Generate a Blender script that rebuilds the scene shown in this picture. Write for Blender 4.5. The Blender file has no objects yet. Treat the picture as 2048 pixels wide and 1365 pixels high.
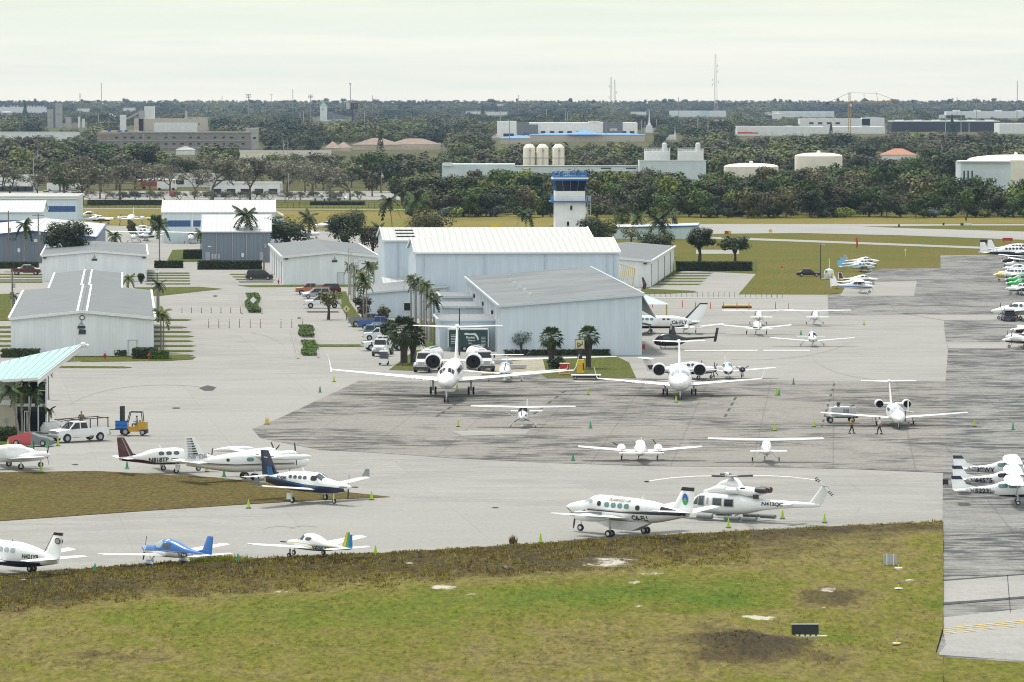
import bpy, bmesh, math, random
import numpy as np
from mathutils import Vector, Matrix
R=math.radians
scene=bpy.context.scene
COL=scene.collection
FL=9216.0; HC=34.5; YH=195.0; PITCH=math.atan((682.5-YH)/FL)
cp,sp=math.cos(PITCH),math.sin(PITCH)
def ray(px,py):
    a=(px-1024); b=-(py-682.5)
    return Vector((a, FL*cp+b*sp, -FL*sp+b*cp))
def P(px,py,z=0.0):
    r=ray(px,py); t=(z-HC)/r.z
    return Vector((r.x*t,r.y*t,z))
def At(px,py,d):
    r=ray(px,py); t=d/r.y
    return Vector((r.x*t,d,HC+r.z*t))
def zat(d,py): return At(1024,py,d).z
def xat(px,py,d): return At(px,py,d).x
def ppm(py): return (py-YH)/HC

# ---------------------------------------------------------------- materials
MATS={}
def newmat(name):
    m=bpy.data.materials.new(name); m.use_nodes=True
    nt=m.node_tree; b=nt.nodes['Principled BSDF']
    return m,nt,b
def N(nt,t,**k):
    n=nt.nodes.new(t)
    for a,v in k.items():
        if a in n.inputs: n.inputs[a].default_value=v
        else: setattr(n,a,v)
    return n
def ramp(nt,stops,interp='LINEAR'):
    n=nt.nodes.new('ShaderNodeValToRGB'); cr=n.color_ramp; cr.interpolation=interp
    while len(cr.elements)<len(stops): cr.elements.new(.5)
    for e,(p,c) in zip(cr.elements,stops):
        e.position=p; e.color=(*c,1) if len(c)==3 else c
    return n
def mat(name,col,rough=.6,metal=0,var=.12,scale=1.5,bump=0,coat=0,space='Object',stretch=(1,1,1)):
    if name in MATS: return MATS[name]
    m,nt,b=newmat(name)
    b.inputs['Roughness'].default_value=rough; b.inputs['Metallic'].default_value=metal
    if coat: b.inputs['Coat Weight'].default_value=coat
    if var>0:
        tc=N(nt,'ShaderNodeTexCoord'); mp=N(nt,'ShaderNodeMapping'); mp.inputs['Scale'].default_value=stretch
        nt.links.new(tc.outputs['Object'],mp.inputs[0])
        no=N(nt,'ShaderNodeTexNoise',Scale=scale,Detail=5.0,Roughness=.65)
        nt.links.new(mp.outputs[0],no.inputs['Vector'])
        r=ramp(nt,[(.3,tuple(c*(1-var) for c in col)),(.7,tuple(min(1,c*(1+var*.6)) for c in col))])
        nt.links.new(no.outputs['Fac'],r.inputs[0]); nt.links.new(r.outputs[0],b.inputs['Base Color'])
        if bump:
            bp=N(nt,'ShaderNodeBump',Strength=bump,Distance=.05); nt.links.new(no.outputs['Fac'],bp.inputs['Height']); nt.links.new(bp.outputs[0],b.inputs['Normal'])
    else: b.inputs['Base Color'].default_value=(*col,1)
    MATS[name]=m; return m
def ribmat(name,col,period=.6,rough=.45,depth=.03,axis='xy',dirt=.1,line=.86,nsc=(1.2,1.2,.12),det=6.0):
    """profiled metal sheeting: ribs every period metres, faint rain streaks"""
    if name in MATS: return MATS[name]
    m,nt,b=newmat(name); L=nt.links.new
    tc=N(nt,'ShaderNodeTexCoord'); sx=N(nt,'ShaderNodeSeparateXYZ'); L(tc.outputs['Object'],sx.inputs[0])
    if axis=='xy': ad=N(nt,'ShaderNodeMath',operation='ADD'); L(sx.outputs[0],ad.inputs[0]); L(sx.outputs[1],ad.inputs[1]); src=ad.outputs[0]
    else: src=sx.outputs['xyz'.index(axis)]
    dv=N(nt,'ShaderNodeMath',operation='DIVIDE'); L(src,dv.inputs[0]); dv.inputs[1].default_value=period
    fr=N(nt,'ShaderNodeMath',operation='FRACT'); L(dv.outputs[0],fr.inputs[0])
    pp=N(nt,'ShaderNodeMath',operation='PINGPONG'); L(fr.outputs[0],pp.inputs[0]); pp.inputs[1].default_value=.5
    mr=N(nt,'ShaderNodeMapRange'); L(pp.outputs[0],mr.inputs[0]); mr.inputs[1].default_value=.02; mr.inputs[2].default_value=.16
    bp=N(nt,'ShaderNodeBump',Strength=.6,Distance=depth); L(mr.outputs[0],bp.inputs['Height']); L(bp.outputs[0],b.inputs['Normal'])
    mp=N(nt,'ShaderNodeMapping'); mp.inputs['Scale'].default_value=nsc; L(tc.outputs['Object'],mp.inputs[0])
    no=N(nt,'ShaderNodeTexNoise',Scale=1.0,Detail=det,Roughness=.7); L(mp.outputs[0],no.inputs['Vector'])
    r=ramp(nt,[(.3,tuple(c*(1-dirt) for c in col)),(.62,col)]); L(no.outputs['Fac'],r.inputs[0])
    mx=N(nt,'ShaderNodeMix',data_type='RGBA',blend_type='MULTIPLY'); mx.inputs[0].default_value=1
    L(r.outputs[0],mx.inputs[6])
    r2=ramp(nt,[(0,(line,)*3),(1,(1,1,1))]); L(mr.outputs[0],r2.inputs[0]); L(r2.outputs[0],mx.inputs[7]); L(mx.outputs[2],b.inputs['Base Color'])
    b.inputs['Roughness'].default_value=rough
    MATS[name]=m; return m
def M(n): return MATS[n]
WHITE=(.8,.81,.8)
mat('paint_white',WHITE,.32,0,.05,.8,coat=.3)
mat('paint_white_dull',(.72,.73,.73),.5,0,.12,.7)
mat('rubber',(.018,.018,.019),.85)
mat('steel',(.42,.43,.44),.35,.7)
mat('dark_metal',(.05,.05,.055),.5,.3)
mat('black_paint',(.012,.012,.015),.35,0,.05,coat=.3)
mat('navy',(.012,.018,.055),.35,0,.08,coat=.3)
mat('blue_paint',(.008,.13,.46),.3,0,.08,coat=.4)
mat('sky_paint',(.16,.42,.66),.35,0,.1)
mat('maroon',(.07,.012,.018),.35,0,.1,coat=.3)
mat('red_paint',(.45,.03,.03),.45)
mat('orange_red',(.7,.07,.03),.5)
mat('green_paint',(.03,.36,.07),.35)
mat('yellow_paint',(.75,.5,.03),.4)
mat('gold_paint',(.62,.45,.08),.4)
mat('tan_paint',(.38,.33,.26),.4)
mat('grey_paint',(.33,.35,.37),.4)
mat('silver',(.45,.47,.49),.3,.5)
mat('cone_green',(.05,.3,.12),.6)
mat('cone_lime',(.38,.58,.02),.6)
mat('dark_glass',(.012,.014,.018),.08,0,0)
mat('grey_glass',(.07,.085,.095),.08,0,0)
mat('green_glass',(.12,.25,.24),.1,0,0)
mat('pale_glass',(.35,.42,.45),.12,0,0)
mat('cover_cloth',(.7,.71,.7),.9,0,.14,2.5,.8)
mat('skin',(.35,.2,.13),.6,0,0)
mat('wood_pole',(.2,.18,.155),.9,0,.3,3)
mat('concrete_pole',(.42,.41,.38),.85)
mat('chrome',(.6,.6,.6),.15,.9,0)
# ---------------------------------------------------------------- mesh builder
class MB:
    def __init__(s): s.v=[]; s.f=[]; s.mi=[]; s.ms=[]; s.cur=0
    def use(s,m):
        if isinstance(m,str): m=MATS[m]
        if m not in s.ms: s.ms.append(m)
        s.cur=s.ms.index(m); return s
    def add(s,vs,fs):
        o=len(s.v); s.v+= [tuple(v) for v in vs]; s.f+=[tuple(i+o for i in f) for f in fs]; s.mi+=[s.cur]*len(fs); return s
    def box(s,c,d,M4=None):
        x,y,z=c; a,b,e=d[0]/2,d[1]/2,d[2]/2
        vs=[Vector((x+i*a,y+j*b,z+k*e)) for i in(-1,1) for j in(-1,1) for k in(-1,1)]
        if M4: vs=[M4@v for v in vs]
        return s.add(vs,[(0,1,3,2),(4,6,7,5),(0,4,5,1),(2,3,7,6),(0,2,6,4),(1,5,7,3)])
    def beam(s,p,q,w,h=None):
        p,q=Vector(p),Vector(q); h=h or w; d=(q-p); 
        if d.length<1e-6: return s
        d.normalize(); u=Vector((0,0,1)) if abs(d.z)<.95 else Vector((1,0,0)); a=d.cross(u).normalized()*w/2; b=a.cross(d).normalized()*h/2
        vs=[p-a-b,p+a-b,p+a+b,p-a+b,q-a-b,q+a-b,q+a+b,q-a+b]
        return s.add(vs,[(0,3,2,1),(4,5,6,7),(0,1,5,4),(1,2,6,5),(2,3,7,6),(3,0,4,7)])
    def tube(s,p,q,r0,r1=None,n=8,cap=True):
        p,q=Vector(p),Vector(q); r1=r0 if r1 is None else r1; d=(q-p).normalized(); u=Vector((0,0,1)) if abs(d.z)<.95 else Vector((1,0,0)); a=d.cross(u).normalized(); b=a.cross(d)
        vs=[]; 
        for c,r in((p,r0),(q,r1)):
            for i in range(n):
                t=2*math.pi*i/n; vs.append(c+a*math.cos(t)*r+b*math.sin(t)*r)
        fs=[(i,(i+1)%n,n+(i+1)%n,n+i) for i in range(n)]
        if cap: fs+=[tuple(range(n))[::-1],tuple(range(n,2*n))]
        return s.add(vs,fs)
    def path(s,pts,rs,n=6):
        for i in range(len(pts)-1): s.tube(pts[i],pts[i+1],rs[i],rs[i+1],n,True)
        return s
    def loft(s,rings,cap=True,closed=True):
        n=len(rings[0]); vs=[v for r in rings for v in r]; fs=[]
        for k in range(len(rings)-1):
            for i in range(n if closed else n-1): fs.append((k*n+i,k*n+(i+1)%n,(k+1)*n+(i+1)%n,(k+1)*n+i))
        if cap: fs+=[tuple(range(n))[::-1],tuple(range((len(rings)-1)*n,len(rings)*n))]
        return s.add(vs,fs)
    def lathe(s,prof,axis='z',o=(0,0,0),n=14,cap=True):
        rings=[]
        for (r,h) in prof:
            ring=[]
            for i in range(n):
                t=2*math.pi*i/n; c,q=math.cos(t)*r,math.sin(t)*r
                ring.append(Vector(o)+Vector({'z':(c,q,h),'x':(h,c,q),'y':(q,h,c)}[axis]))
            rings.append(ring)
        return s.loft(rings,cap)
    def poly(s,pts): return s.add(pts,[tuple(range(len(pts)))])
    def prism(s,pts,off):
        n=len(pts); off=Vector(off); a=[Vector(p) for p in pts]; b=[p+off for p in a]
        return s.add(a+b,[tuple(range(n))[::-1],tuple(range(n,2*n))]+[(i,(i+1)%n,n+(i+1)%n,n+i) for i in range(n)])
    def ball(s,c,r,n=8,m=6,sc=(1,1,1)):
        rings=[]
        for k in range(m+1):
            t=math.pi*k/m; rr=max(.001,math.sin(t)); rings.append([(c[0]+r*sc[0]*rr*math.cos(2*math.pi*i/n),c[1]+r*sc[1]*rr*math.sin(2*math.pi*i/n),c[2]-r*sc[2]*math.cos(t)) for i in range(n)])
        return s.loft(rings)
    def mesh(s,name,smooth=False):
        me=bpy.data.meshes.new(name); me.from_pydata(s.v,[],s.f)
        for m in s.ms: me.materials.append(m)
        if len(s.ms)>1: me.polygons.foreach_set('material_index',s.mi)
        bm=bmesh.new(); bm.from_mesh(me); bmesh.ops.recalc_face_normals(bm,faces=bm.faces)
        bm.to_mesh(me); bm.free()
        if smooth:
            me.polygons.foreach_set('use_smooth',[True]*len(me.polygons)); me.set_sharp_from_angle(angle=R(38))
        me.update(); return me
    def obj(s,name,m=None,parent=None,smooth=False,loc=None,rz=None):
        if m is not None and not s.ms: s.use(m); 
        o=bpy.data.objects.new(name,s.mesh(name,smooth)); COL.objects.link(o)
        if parent: o.parent=parent
        if loc is not None: o.location=loc
        if rz is not None: o.rotation_euler=(0,0,rz)
        return o
def tag(o,label=None,cat=None,group=None,kind=None):
    if label: o['label']=label
    if cat: o['category']=cat
    if group: o['group']=group
    if kind: o['kind']=kind
    return o
def empty(name,loc=(0,0,0),rz=0,label=None,cat=None,group=None,kind=None,sc=None):
    o=bpy.data.objects.new(name,None); COL.objects.link(o); o.location=loc; o.rotation_euler=(0,0,rz); o.empty_display_size=.5
    if sc: o.scale=(sc,)*3
    return tag(o,label,cat,group,kind)
def kids(o): return [c for c in KIDX.get(o.name,())]
def copy_tree(o,parent=None):
    c=o.copy(); COL.objects.link(c)
    if parent: c.parent=parent
    for ch in list(o.children): copy_tree(ch,c)
    return c
def place(o,loc,rz=0,sc=None,label=None,group=None):
    o.location=loc; o.rotation_euler=(0,0,rz)
    if sc: o.scale=(sc,)*3 if not isinstance(sc,tuple) else sc
    if label: o['label']=label
    if group: o['group']=group
    return o
def textmesh(txt,size,bold=.03,italic=0):
    cu=bpy.data.curves.new('t','FONT'); cu.body=txt; cu.size=size; cu.offset=bold*size; cu.align_x='CENTER'; cu.align_y='CENTER'; cu.shear=italic
    ob=bpy.data.objects.new('t',cu); COL.objects.link(ob); bpy.context.view_layer.update()
    me=bpy.data.meshes.new_from_object(ob.evaluated_get(bpy.context.evaluated_depsgraph_get()))
    vs=[tuple(v.co) for v in me.vertices]; fs=[tuple(p.vertices) for p in me.polygons]
    bpy.data.objects.remove(ob); bpy.data.curves.remove(cu); bpy.data.meshes.remove(me)
    return vs,fs
def lettering(txt,size,fn,m,parent,name='lettering',bold=.03,italic=0):
    """flat letters laid onto a surface: fn(u,v) gives the point"""
    vs,fs=textmesh(txt,size,bold,italic); b=MB().use(m); b.add([fn(v[0],v[1]) for v in vs],fs)
    me=bpy.data.meshes.new(name); me.from_pydata(b.v,[],b.f); me.materials.append(MATS[m] if isinstance(m,str) else m)
    o=bpy.data.objects.new(name,me); COL.objects.link(o); o.parent=parent; return o
# ---------------------------------------------------------------- ground materials (world-position noise)
def posnode(nt,sc=(1,1,1)):
    g=N(nt,'ShaderNodeNewGeometry'); mp=N(nt,'ShaderNodeMapping'); mp.inputs['Scale'].default_value=sc
    nt.links.new(g.outputs['Position'],mp.inputs[0]); return mp.outputs[0]
def gnoise(nt,v,scale,detail=5.,rough=.6,dist=0.):
    n=N(nt,'ShaderNodeTexNoise',Scale=scale,Detail=detail,Roughness=rough,Distortion=dist); nt.links.new(v,n.inputs['Vector']); return n.outputs['Fac']
def mixc(nt,f,a,b,bt='MIX'):
    m=N(nt,'ShaderNodeMix',data_type='RGBA',blend_type=bt)
    for i,x in((0,f),(6,a),(7,b)):
        if hasattr(x,'links') or hasattr(x,'is_linked'): nt.links.new(x,m.inputs[i])
        else: m.inputs[i].default_value=x if i==0 else (*x,1)
    return m.outputs[2]
def pavement(name,light,dark,amt,s=.35,joint=0,stain=.5):
    m,nt,b=newmat(name); v=posnode(nt,(.42,1,1)); w=posnode(nt,(1,.8,1))
    a=gnoise(nt,v,s,9.,.74,.35); c=gnoise(nt,w,s*.1,4.,.6,.8); f=gnoise(nt,posnode(nt,(1,.35,1)),2.2,4.,.75)
    def lo(x,lo_,hi):
        r=ramp(nt,[(lo_,(0,0,0)),(hi,(1,1,1))]); nt.links.new(x,r.inputs[0]); return r.outputs[0]
    mul=N(nt,'ShaderNodeMath',operation='MULTIPLY'); nt.links.new(lo(a,.44,.56),mul.inputs[0])
    ad=N(nt,'ShaderNodeMath',operation='ADD'); nt.links.new(lo(c,.42,.57),ad.inputs[0]); ad.inputs[1].default_value=stain
    nt.links.new(ad.outputs[0],mul.inputs[1]); mul.use_clamp=True
    inv=N(nt,'ShaderNodeMath',operation='MULTIPLY',use_clamp=True); nt.links.new(mul.outputs[0],inv.inputs[0]); inv.inputs[1].default_value=amt
    col=mixc(nt,inv.outputs[0],light,dark)
    r=ramp(nt,[(.3,(1-.22*amt,)*3),(.7,(1+.14*amt,)*3)]); nt.links.new(f,r.inputs[0]); col=mixc(nt,1.,col,r.outputs[0],'MULTIPLY')
    if joint:
        g=N(nt,'ShaderNodeNewGeometry'); mp=N(nt,'ShaderNodeMapping'); mp.inputs['Rotation'].default_value=(0,0,R(joint[1])); nt.links.new(g.outputs['Position'],mp.inputs[0])
        br=N(nt,'ShaderNodeTexBrick',Scale=1.0); br.offset=0; br.inputs['Color1'].default_value=(1,1,1,1); br.inputs['Color2'].default_value=(.93,.93,.93,1); br.inputs['Mortar'].default_value=(joint[3],)*3+(1,)
        br.inputs['Mortar Size'].default_value=joint[2]; br.inputs['Brick Width'].default_value=joint[0]; br.inputs['Row Height'].default_value=joint[0]; br.inputs['Mortar Smooth'].default_value=.3
        nt.links.new(mp.outputs[0],br.inputs['Vector']); col=mixc(nt,1.,col,br.outputs[0],'MULTIPLY')
    nt.links.new(col,b.inputs['Base Color']); b.inputs['Roughness'].default_value=.85
    MATS[name]=m; return m
pavement('asphalt_light',(.27,.264,.24),(.185,.18,.162),.45,.2,(14,-7,.05,.86),.25)
pavement('concrete_worn',(.215,.204,.178),(.031,.029,.026),1.0,.5,(7.6,4,.09,.72),.1)
pavement('concrete_dark',(.215,.21,.195),(.03,.031,.033),1.0,.5,(9,2,.09,.72),.3)
pavement('taxiway',(.28,.275,.255),(.2,.198,.185),.5,.1,0,.2)
def grassmat(name,stops,use_attr=False,sc=1.0):
    m,nt,b=newmat(name); v=posnode(nt,(1,.55,1)); L=nt.links.new
    n1=gnoise(nt,v,.05*sc,5.,.6,.5); n2=gnoise(nt,v,.6*sc,6.,.7,.4); n3=gnoise(nt,posnode(nt,(1,.3,1)),2.6,4.,.75,.3)
    md=N(nt,'ShaderNodeMath',operation='MULTIPLY_ADD'); L(n1,md.inputs[0]); md.inputs[1].default_value=.42 if use_attr else .6; 
    m2=N(nt,'ShaderNodeMath',operation='MULTIPLY'); L(n2,m2.inputs[0]); m2.inputs[1].default_value=.44 if use_attr else .4; L(m2.outputs[0],md.inputs[2]); f=md.outputs[0]
    if use_attr:
        at=N(nt,'ShaderNodeAttribute'); at.attribute_name='dry'
        a2=N(nt,'ShaderNodeMath',operation='ADD'); L(f,a2.inputs[0]); s2=N(nt,'ShaderNodeMath',operation='MULTIPLY_ADD'); L(at.outputs['Fac'],s2.inputs[0]); s2.inputs[1].default_value=.85; s2.inputs[2].default_value=-.35
        L(s2.outputs[0],a2.inputs[1]); f=a2.outputs[0]
    r=ramp(nt,stops); L(f,r.inputs[0])
    r3=ramp(nt,[(.3,(.5,.49,.44)),(.48,(.96,.96,.94)),(.68,(1.5,1.46,1.33))]); L(n3,r3.inputs[0]); col=mixc(nt,1.,r.outputs[0],r3.outputs[0],'MULTIPLY')
    if use_attr:
        at=N(nt,'ShaderNodeAttribute'); at.attribute_name='sand'
        md=N(nt,'ShaderNodeMath',operation='MULTIPLY_ADD'); L(gnoise(nt,posnode(nt,(.6,.25,1)),1.5,5.,.75,.5),md.inputs[0]); md.inputs[1].default_value=2.4; L(at.outputs['Fac'],md.inputs[2])
        rr=ramp(nt,[(.78,(0,0,0)),(.9,(1,1,1))]); dv=N(nt,'ShaderNodeMath',operation='MULTIPLY'); L(md.outputs[0],dv.inputs[0]); dv.inputs[1].default_value=.42; L(dv.outputs[0],rr.inputs[0])
        col=mixc(nt,rr.outputs[0],col,(.42,.39,.33))
    L(col,b.inputs['Base Color']); b.inputs['Roughness'].default_value=.95; b.inputs['Specular IOR Level'].default_value=.1
    bp=N(nt,'ShaderNodeBump',Strength=1.,Distance=.12); L(n3,bp.inputs['Height']); L(bp.outputs[0],b.inputs['Normal'])
    MATS[name]=m; return m
GREEN=(.075,.115,.012); OLIVE=(.115,.115,.022); YEL=(.18,.155,.045); BROWN=(.10,.075,.035); DBR=(.06,.047,.026)
grassmat('grass_near',[(.12,(.06,.10,.007)),(.3,(.09,.112,.01)),(.46,(.118,.114,.018)),(.56,(.145,.122,.04)),(.64,(.1,.083,.026)),(.75,(.066,.051,.022)),(.95,(.045,.035,.018))],True)
grassmat('grass_island',[(.3,(.085,.085,.012)),(.5,(.09,.07,.02)),(.7,(.06,.045,.016))])
grassmat('grass_lawn',[(.3,(.05,.075,.01)),(.5,(.075,.09,.016)),(.7,(.1,.09,.028))])
grassmat('grass_field',[(.3,(.09,.11,.015)),(.48,(.16,.14,.035)),(.7,(.22,.165,.055))],sc=.5)
grassmat('grass_mid',[(.34,(.06,.105,.006)),(.47,(.095,.095,.014)),(.6,(.12,.098,.026))],sc=.8)
grassmat('ground_far',[(.3,(.05,.065,.02)),(.5,(.08,.08,.035)),(.7,(.12,.1,.05))],sc=.3)
def sheet(name,pts,m,z,kind='structure'):
    """flat ground marking or surface; pts are map positions given through P()"""
    from mathutils.geometry import tessellate_polygon
    tr=tessellate_polygon([[Vector((x,y,0)) for x,y in pts]]); vs=[P(x,y,z) for x,y in pts]; fs=[]
    for t in tr:
        a,b_,c=(vs[i] for i in t); fs.append(tuple(t) if (b_-a).cross(c-a).z>0 else tuple(t)[::-1])
    me=bpy.data.meshes.new(name); me.from_pydata(vs,[],fs); me.materials.append(MATS[m]); o=bpy.data.objects.new(name,me); COL.objects.link(o); o['kind']=kind; return o
# base ground reaching the horizon
b=MB().use('ground_far'); b.add([(-6000,150,-.02),(6000,150,-.02),(9000,20000,-.02),(-9000,20000,-.02)],[(0,1,2,3)]); tag(b.obj('ground'),kind='structure')
sheet('grass_infield',[(-200,520),(-200,404),(700,404),(2300,436),(2300,620),(1290,640)],'grass_mid',.0)
sheet('grass_strip_beyond_runway',[(-200,459),(-200,414),(820,424),(1000,430),(1400,437),(2300,437),(2300,447),(1400,449),(1370,462),(1000,470)],'grass_field',.012)
E1=[(-150,1166),(0,1153),(120,1144),(260,1132),(420,1122),(600,1115),(760,1108),(900,1100),(1070,1089),(1300,1074),(1500,1063),(1700,1053),(1887,1045)]
sheet('apron',[(-200,1185),(1905,1060),(1910,762),(1910,700),(1905,660),(1895,600),(1655,590),(1290,589),(1240,500),(1100,474),(760,468),(560,456),(196,451),(-200,451)],'asphalt_light',.02)
sheet('road',[(-200,447),(-200,443.5),(820,443.5),(820,447)],'asphalt_light',.03) if False else None
sheet('runway',[(1370,452),(1400,448.5),(2300,448.5),(2300,451),(1900,451.5),(1725,453.5),(1800,456.5),(2048,463.5),(2300,469),(2300,492),(2048,480),(1800,471),(1600,466.5),(1430,468),(1370,472)],'taxiway',.03)
sheet('taxi_path',[(1420,474),(1600,480),(1990,495),(2300,508),(2300,512),(1990,499),(1600,484),(1420,478)],'taxiway',.03)
sheet('path_stub',[(1392,500),(1478,500),(1478,508),(1392,508)],'taxiway',.03)
sheet('hangar_pad',[(1270,590),(1300,576),(1365,541),(1352,541),(1500,544),(1512,548),(1478,588),(1476,591)],'asphalt_light',.035)
# worn concrete fields
sheet('worn_concrete_apron',[(505,858),(560,836),(718,762),(900,764),(1005,742),(1180,748),(1270,757),(1640,762),(1892,762),(1892,946),(1700,938),(1500,934),(1300,932),(1100,926),(900,916),(760,906),(640,900),(520,876)],'concrete_worn',.045)
sheet('worn_concrete_ramp',[(1881,511),(2300,508),(2300,1345),(2048,1327),(1870,1315),(1886,1265),(1885,1045),(1886,946),(1891,946),(1891,762),(1896,700),(1890,672),(1887,630),(1824,630),(1657,631),(1655,591),(1690,586),(1695,560),(1760,538),(1881,537)],'concrete_dark',.04)
sheet('smooth_lane',[(1824,630),(2300,630),(2300,641),(1887,641)],'asphalt_light',.06)
sheet('smooth_lane_near',[(1894,685),(2300,685),(2300,697),(1896,697)],'asphalt_light',.06)
sheet('stand_pad',[(1695,567),(1834,562),(1828,592),(1680,592)],'asphalt_light',.06)
sheet('repaired_slab',[(905,863),(1062,858),(1052,868),(925,872)],'asphalt_light',.06)
sheet('crossing_slab',[(1886,1162),(2300,1130),(2300,1178),(1886,1205)],'taxiway',.055)
sheet('ramp_corner_patch',[(1888,1235),(2300,1190),(2300,1335),(2048,1322),(1876,1310),(1892,1290),(1886,1262)],'taxiway',.05)
mat('line_yellow',(.55,.42,.12),.8,0,.35,2.5); mat('line_white',(.6,.6,.57),.8,0,.25,1.5); mat('tar',(.04,.04,.042),.9,0,.3,1)
for k,(y0,w) in enumerate(((1256.5,1.3),(1260,1.3))):
    sheet('taxi_line',[(1886,y0),(2300,y0-41),(2300,y0-41+w),(1886,y0+w)],'line_yellow',.07)
for r in range(2):
    for i in range(9):
        x=1888+i*40; y=1264.5+r*3-.1*(x-1888)
        sheet('taxi_dash',[(x,y),(x+24,y-2.4),(x+24,y-1.2),(x,y+1.2)],'line_yellow',.07)
for (x0,y0,x1,y1,w) in [(1886,1160,2300,1128,2.2),(1886,1206,2300,1172,4),(2014,1150,2020,1225,1.5)]:
    sheet('joint_seal',[(x0,y0),(x1,y1),(x1,y1+w),(x0,y0+w)] if abs(x1-x0)>50 else [(x0,y0),(x0+w,y0),(x1+w,y1),(x1,y1)],'tar',.072)
for pts in ([(965,563+140),(970,563+140),(970,704),(965,704)],):
    pass
sheet('white_line',[(1369,700.5),(1515,700.2),(1515,702),(1369,702.2)],'line_white',.07)
sheet('white_line',[(1527,700.2),(1620,700),(1620,701.8),(1527,702)],'line_white',.07)
sheet('white_line',[(657,720),(659.5,720),(665,745),(661.5,745)],'line_white',.07)
sheet('white_line',[(1150,897-140+6),(1390,761),(1390,761.8),(1150,763.8)],'line_white',.07)
# dark dashes on the worn apron
for (x0,y0,x1,y1,n,wd) in [(923,798,866,836,5,5.5),(1130,780,1060,832,5,5),(1470,793,1445,838,4,5),(1667,766,1640,858,9,4)]:
    for i in range(n):
        t=(i+.15)/n; u=(i+.6)/n; xa,ya,xb,yb=x0+(x1-x0)*t,y0+(y1-y0)*t,x0+(x1-x0)*u,y0+(y1-y0)*u
        sheet('lane_dash',[(xa,ya),(xa+wd,ya),(xb+wd,yb),(xb,yb)],'tar',.072)
# tyre marks, drain covers
for (x,y,w,h) in [(167,871-0,16,1),(415,776,34,5),(1985,626,10,1),(1630,1008,26,1.2),(352,816,20,1),(150,929,14,1),(990,1050-35,16,1),(430,592,10,1.4),(598,638-2,9,1.3)]:
    sheet('drain_cover',[(x-w/2,y),(x,y-h),(x+w/2,y-h*.3),(x+w*.3,y+h),(x-w*.2,y+h)],'tar',.065)
# grass islands
sheet('grass_wedge',[(-200,943),(0,945),(190,942),(300,948),(430,955),(560,969),(700,985),(782,994),(640,1000),(500,1008),(330,1019),(200,1028),(0,1042),(-200,1056)],'grass_island',.06)
sheet('grass_lawn_front',[(960,752),(1002,722),(1230,712),(1258,725),(1272,756),(1180,757),(1095,757),(1080,748)],'grass_lawn',.06)
sheet('lawn_curb',[(1003,718),(1230,712),(1235,714),(1003,721)],'line_white',.075)
sheet('sandy_bed',[(965,748),(975,728),(1085,716),(1092,744),(1070,750)],'ramp_sand' if 'ramp_sand' in MATS else mat('ramp_sand',(.3,.27,.2),.95,0,.4,.8).name,.07)
for pts in ([(150,700),(392,714),(385,719),(330,722),(120,724)],[(110,732),(245,733),(265,735),(250,736.5),(100,736)],[(270,575),(400,574),(446,578),(400,583),(320,592),(275,592)],
            [(345,500),(420,498),(420,524),(333,524)],[(475,571),(560,570),(760,570),(760,574),(500,574.5)],[(655,583),(692,583),(700,605),(735,655),(705,655),(680,610)],
            [(1283,577),(1388,582),(1395,585),(1330,588),(1280,588)],[(1350,520),(1515,520),(1512,548),(1352,541)],[(778,740),(830,700),(870,700),(880,735),(850,742)],
            [(613,692-3),(740,689),(740,694),(620,694)],[(840,640),(900,650),(900,700),(850,700)],[(0,588),(22,588),(22,640),(-60,640),(-60,588)],[(85,865),(130,863),(140,868),(100,885),(60,890),(-60,890),(-60,870)],
            [(-60,563),(85,563),(85,566),(-60,566)]):
    sheet('grass_patch',pts,'grass_lawn',.065)
for i in range(8):   # strips between the bays of the near T-hangar
    y=[640,655,664,673,682.5,692,702,711][i]; x1=[385,375,385,389,388,392,391,388][i]
    sheet('grass_strip',[(300,y-1.8),(x1-12,y-1.8),(x1,y),(x1-12,y+1.8),(300,y+1.8)],'grass_lawn',.07)
    sheet('grass_strip',[(-60,y-2.2),(24,y-2.2),(24,y+1.8),(-60,y+1.8)],'grass_lawn',.07)
for i,y in enumerate((546.5,551,556.5,562,568)): sheet('grass_strip',[(292,y-1.1),(376+i,y-1.1),(381,y),(376+i,y+1.1),(292,y+1.1)],'grass_lawn',.07)
for i,y in enumerate((549,554,559,564)): sheet('grass_strip',[(459+i*6,y-1),(546,y-1),(546,y+1),(461+i*6,y+1)],'grass_lawn',.07)
for i,y in enumerate((549,554.5,560)): sheet('grass_strip',[(-60,y-1.1),(84,y-1.1),(84,y+1.1),(-60,y+1.1)],'grass_lawn',.07)
for i,y in enumerate((547,552,557.5,563,569)): sheet('grass_strip',[(1352-i*10,y-1.4),(1428-i*6,y-1.2),(1420-i*6,y+1.2),(1340-i*10,y+1.2)],'grass_lawn',.07)
sheet('parking_island',[(613,622.5),(676,622.5),(678,625),(615,625)],'grass_lawn',.07)
sheet('footpath',[(830,735),(842,700),(832,690),(845,690),(858,702),(852,735)],'taxiway',.08)
mat('kerb',(.45,.44,.41),.9)
# planted median kerbs
for (x0,y0,x1,y1) in ((582,660,596,718),(628,660,637,716),(480,592,484,628),(521,592,524,628)):
    a,c=P(x0,y0,.05),P(x1,y1,.05); b=MB().use('taxiway'); b.beam(a+Vector((0,0,.06)),c+Vector((0,0,.06)),.18,.13); tag(b.obj('median_kerb'),kind='structure')
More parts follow.
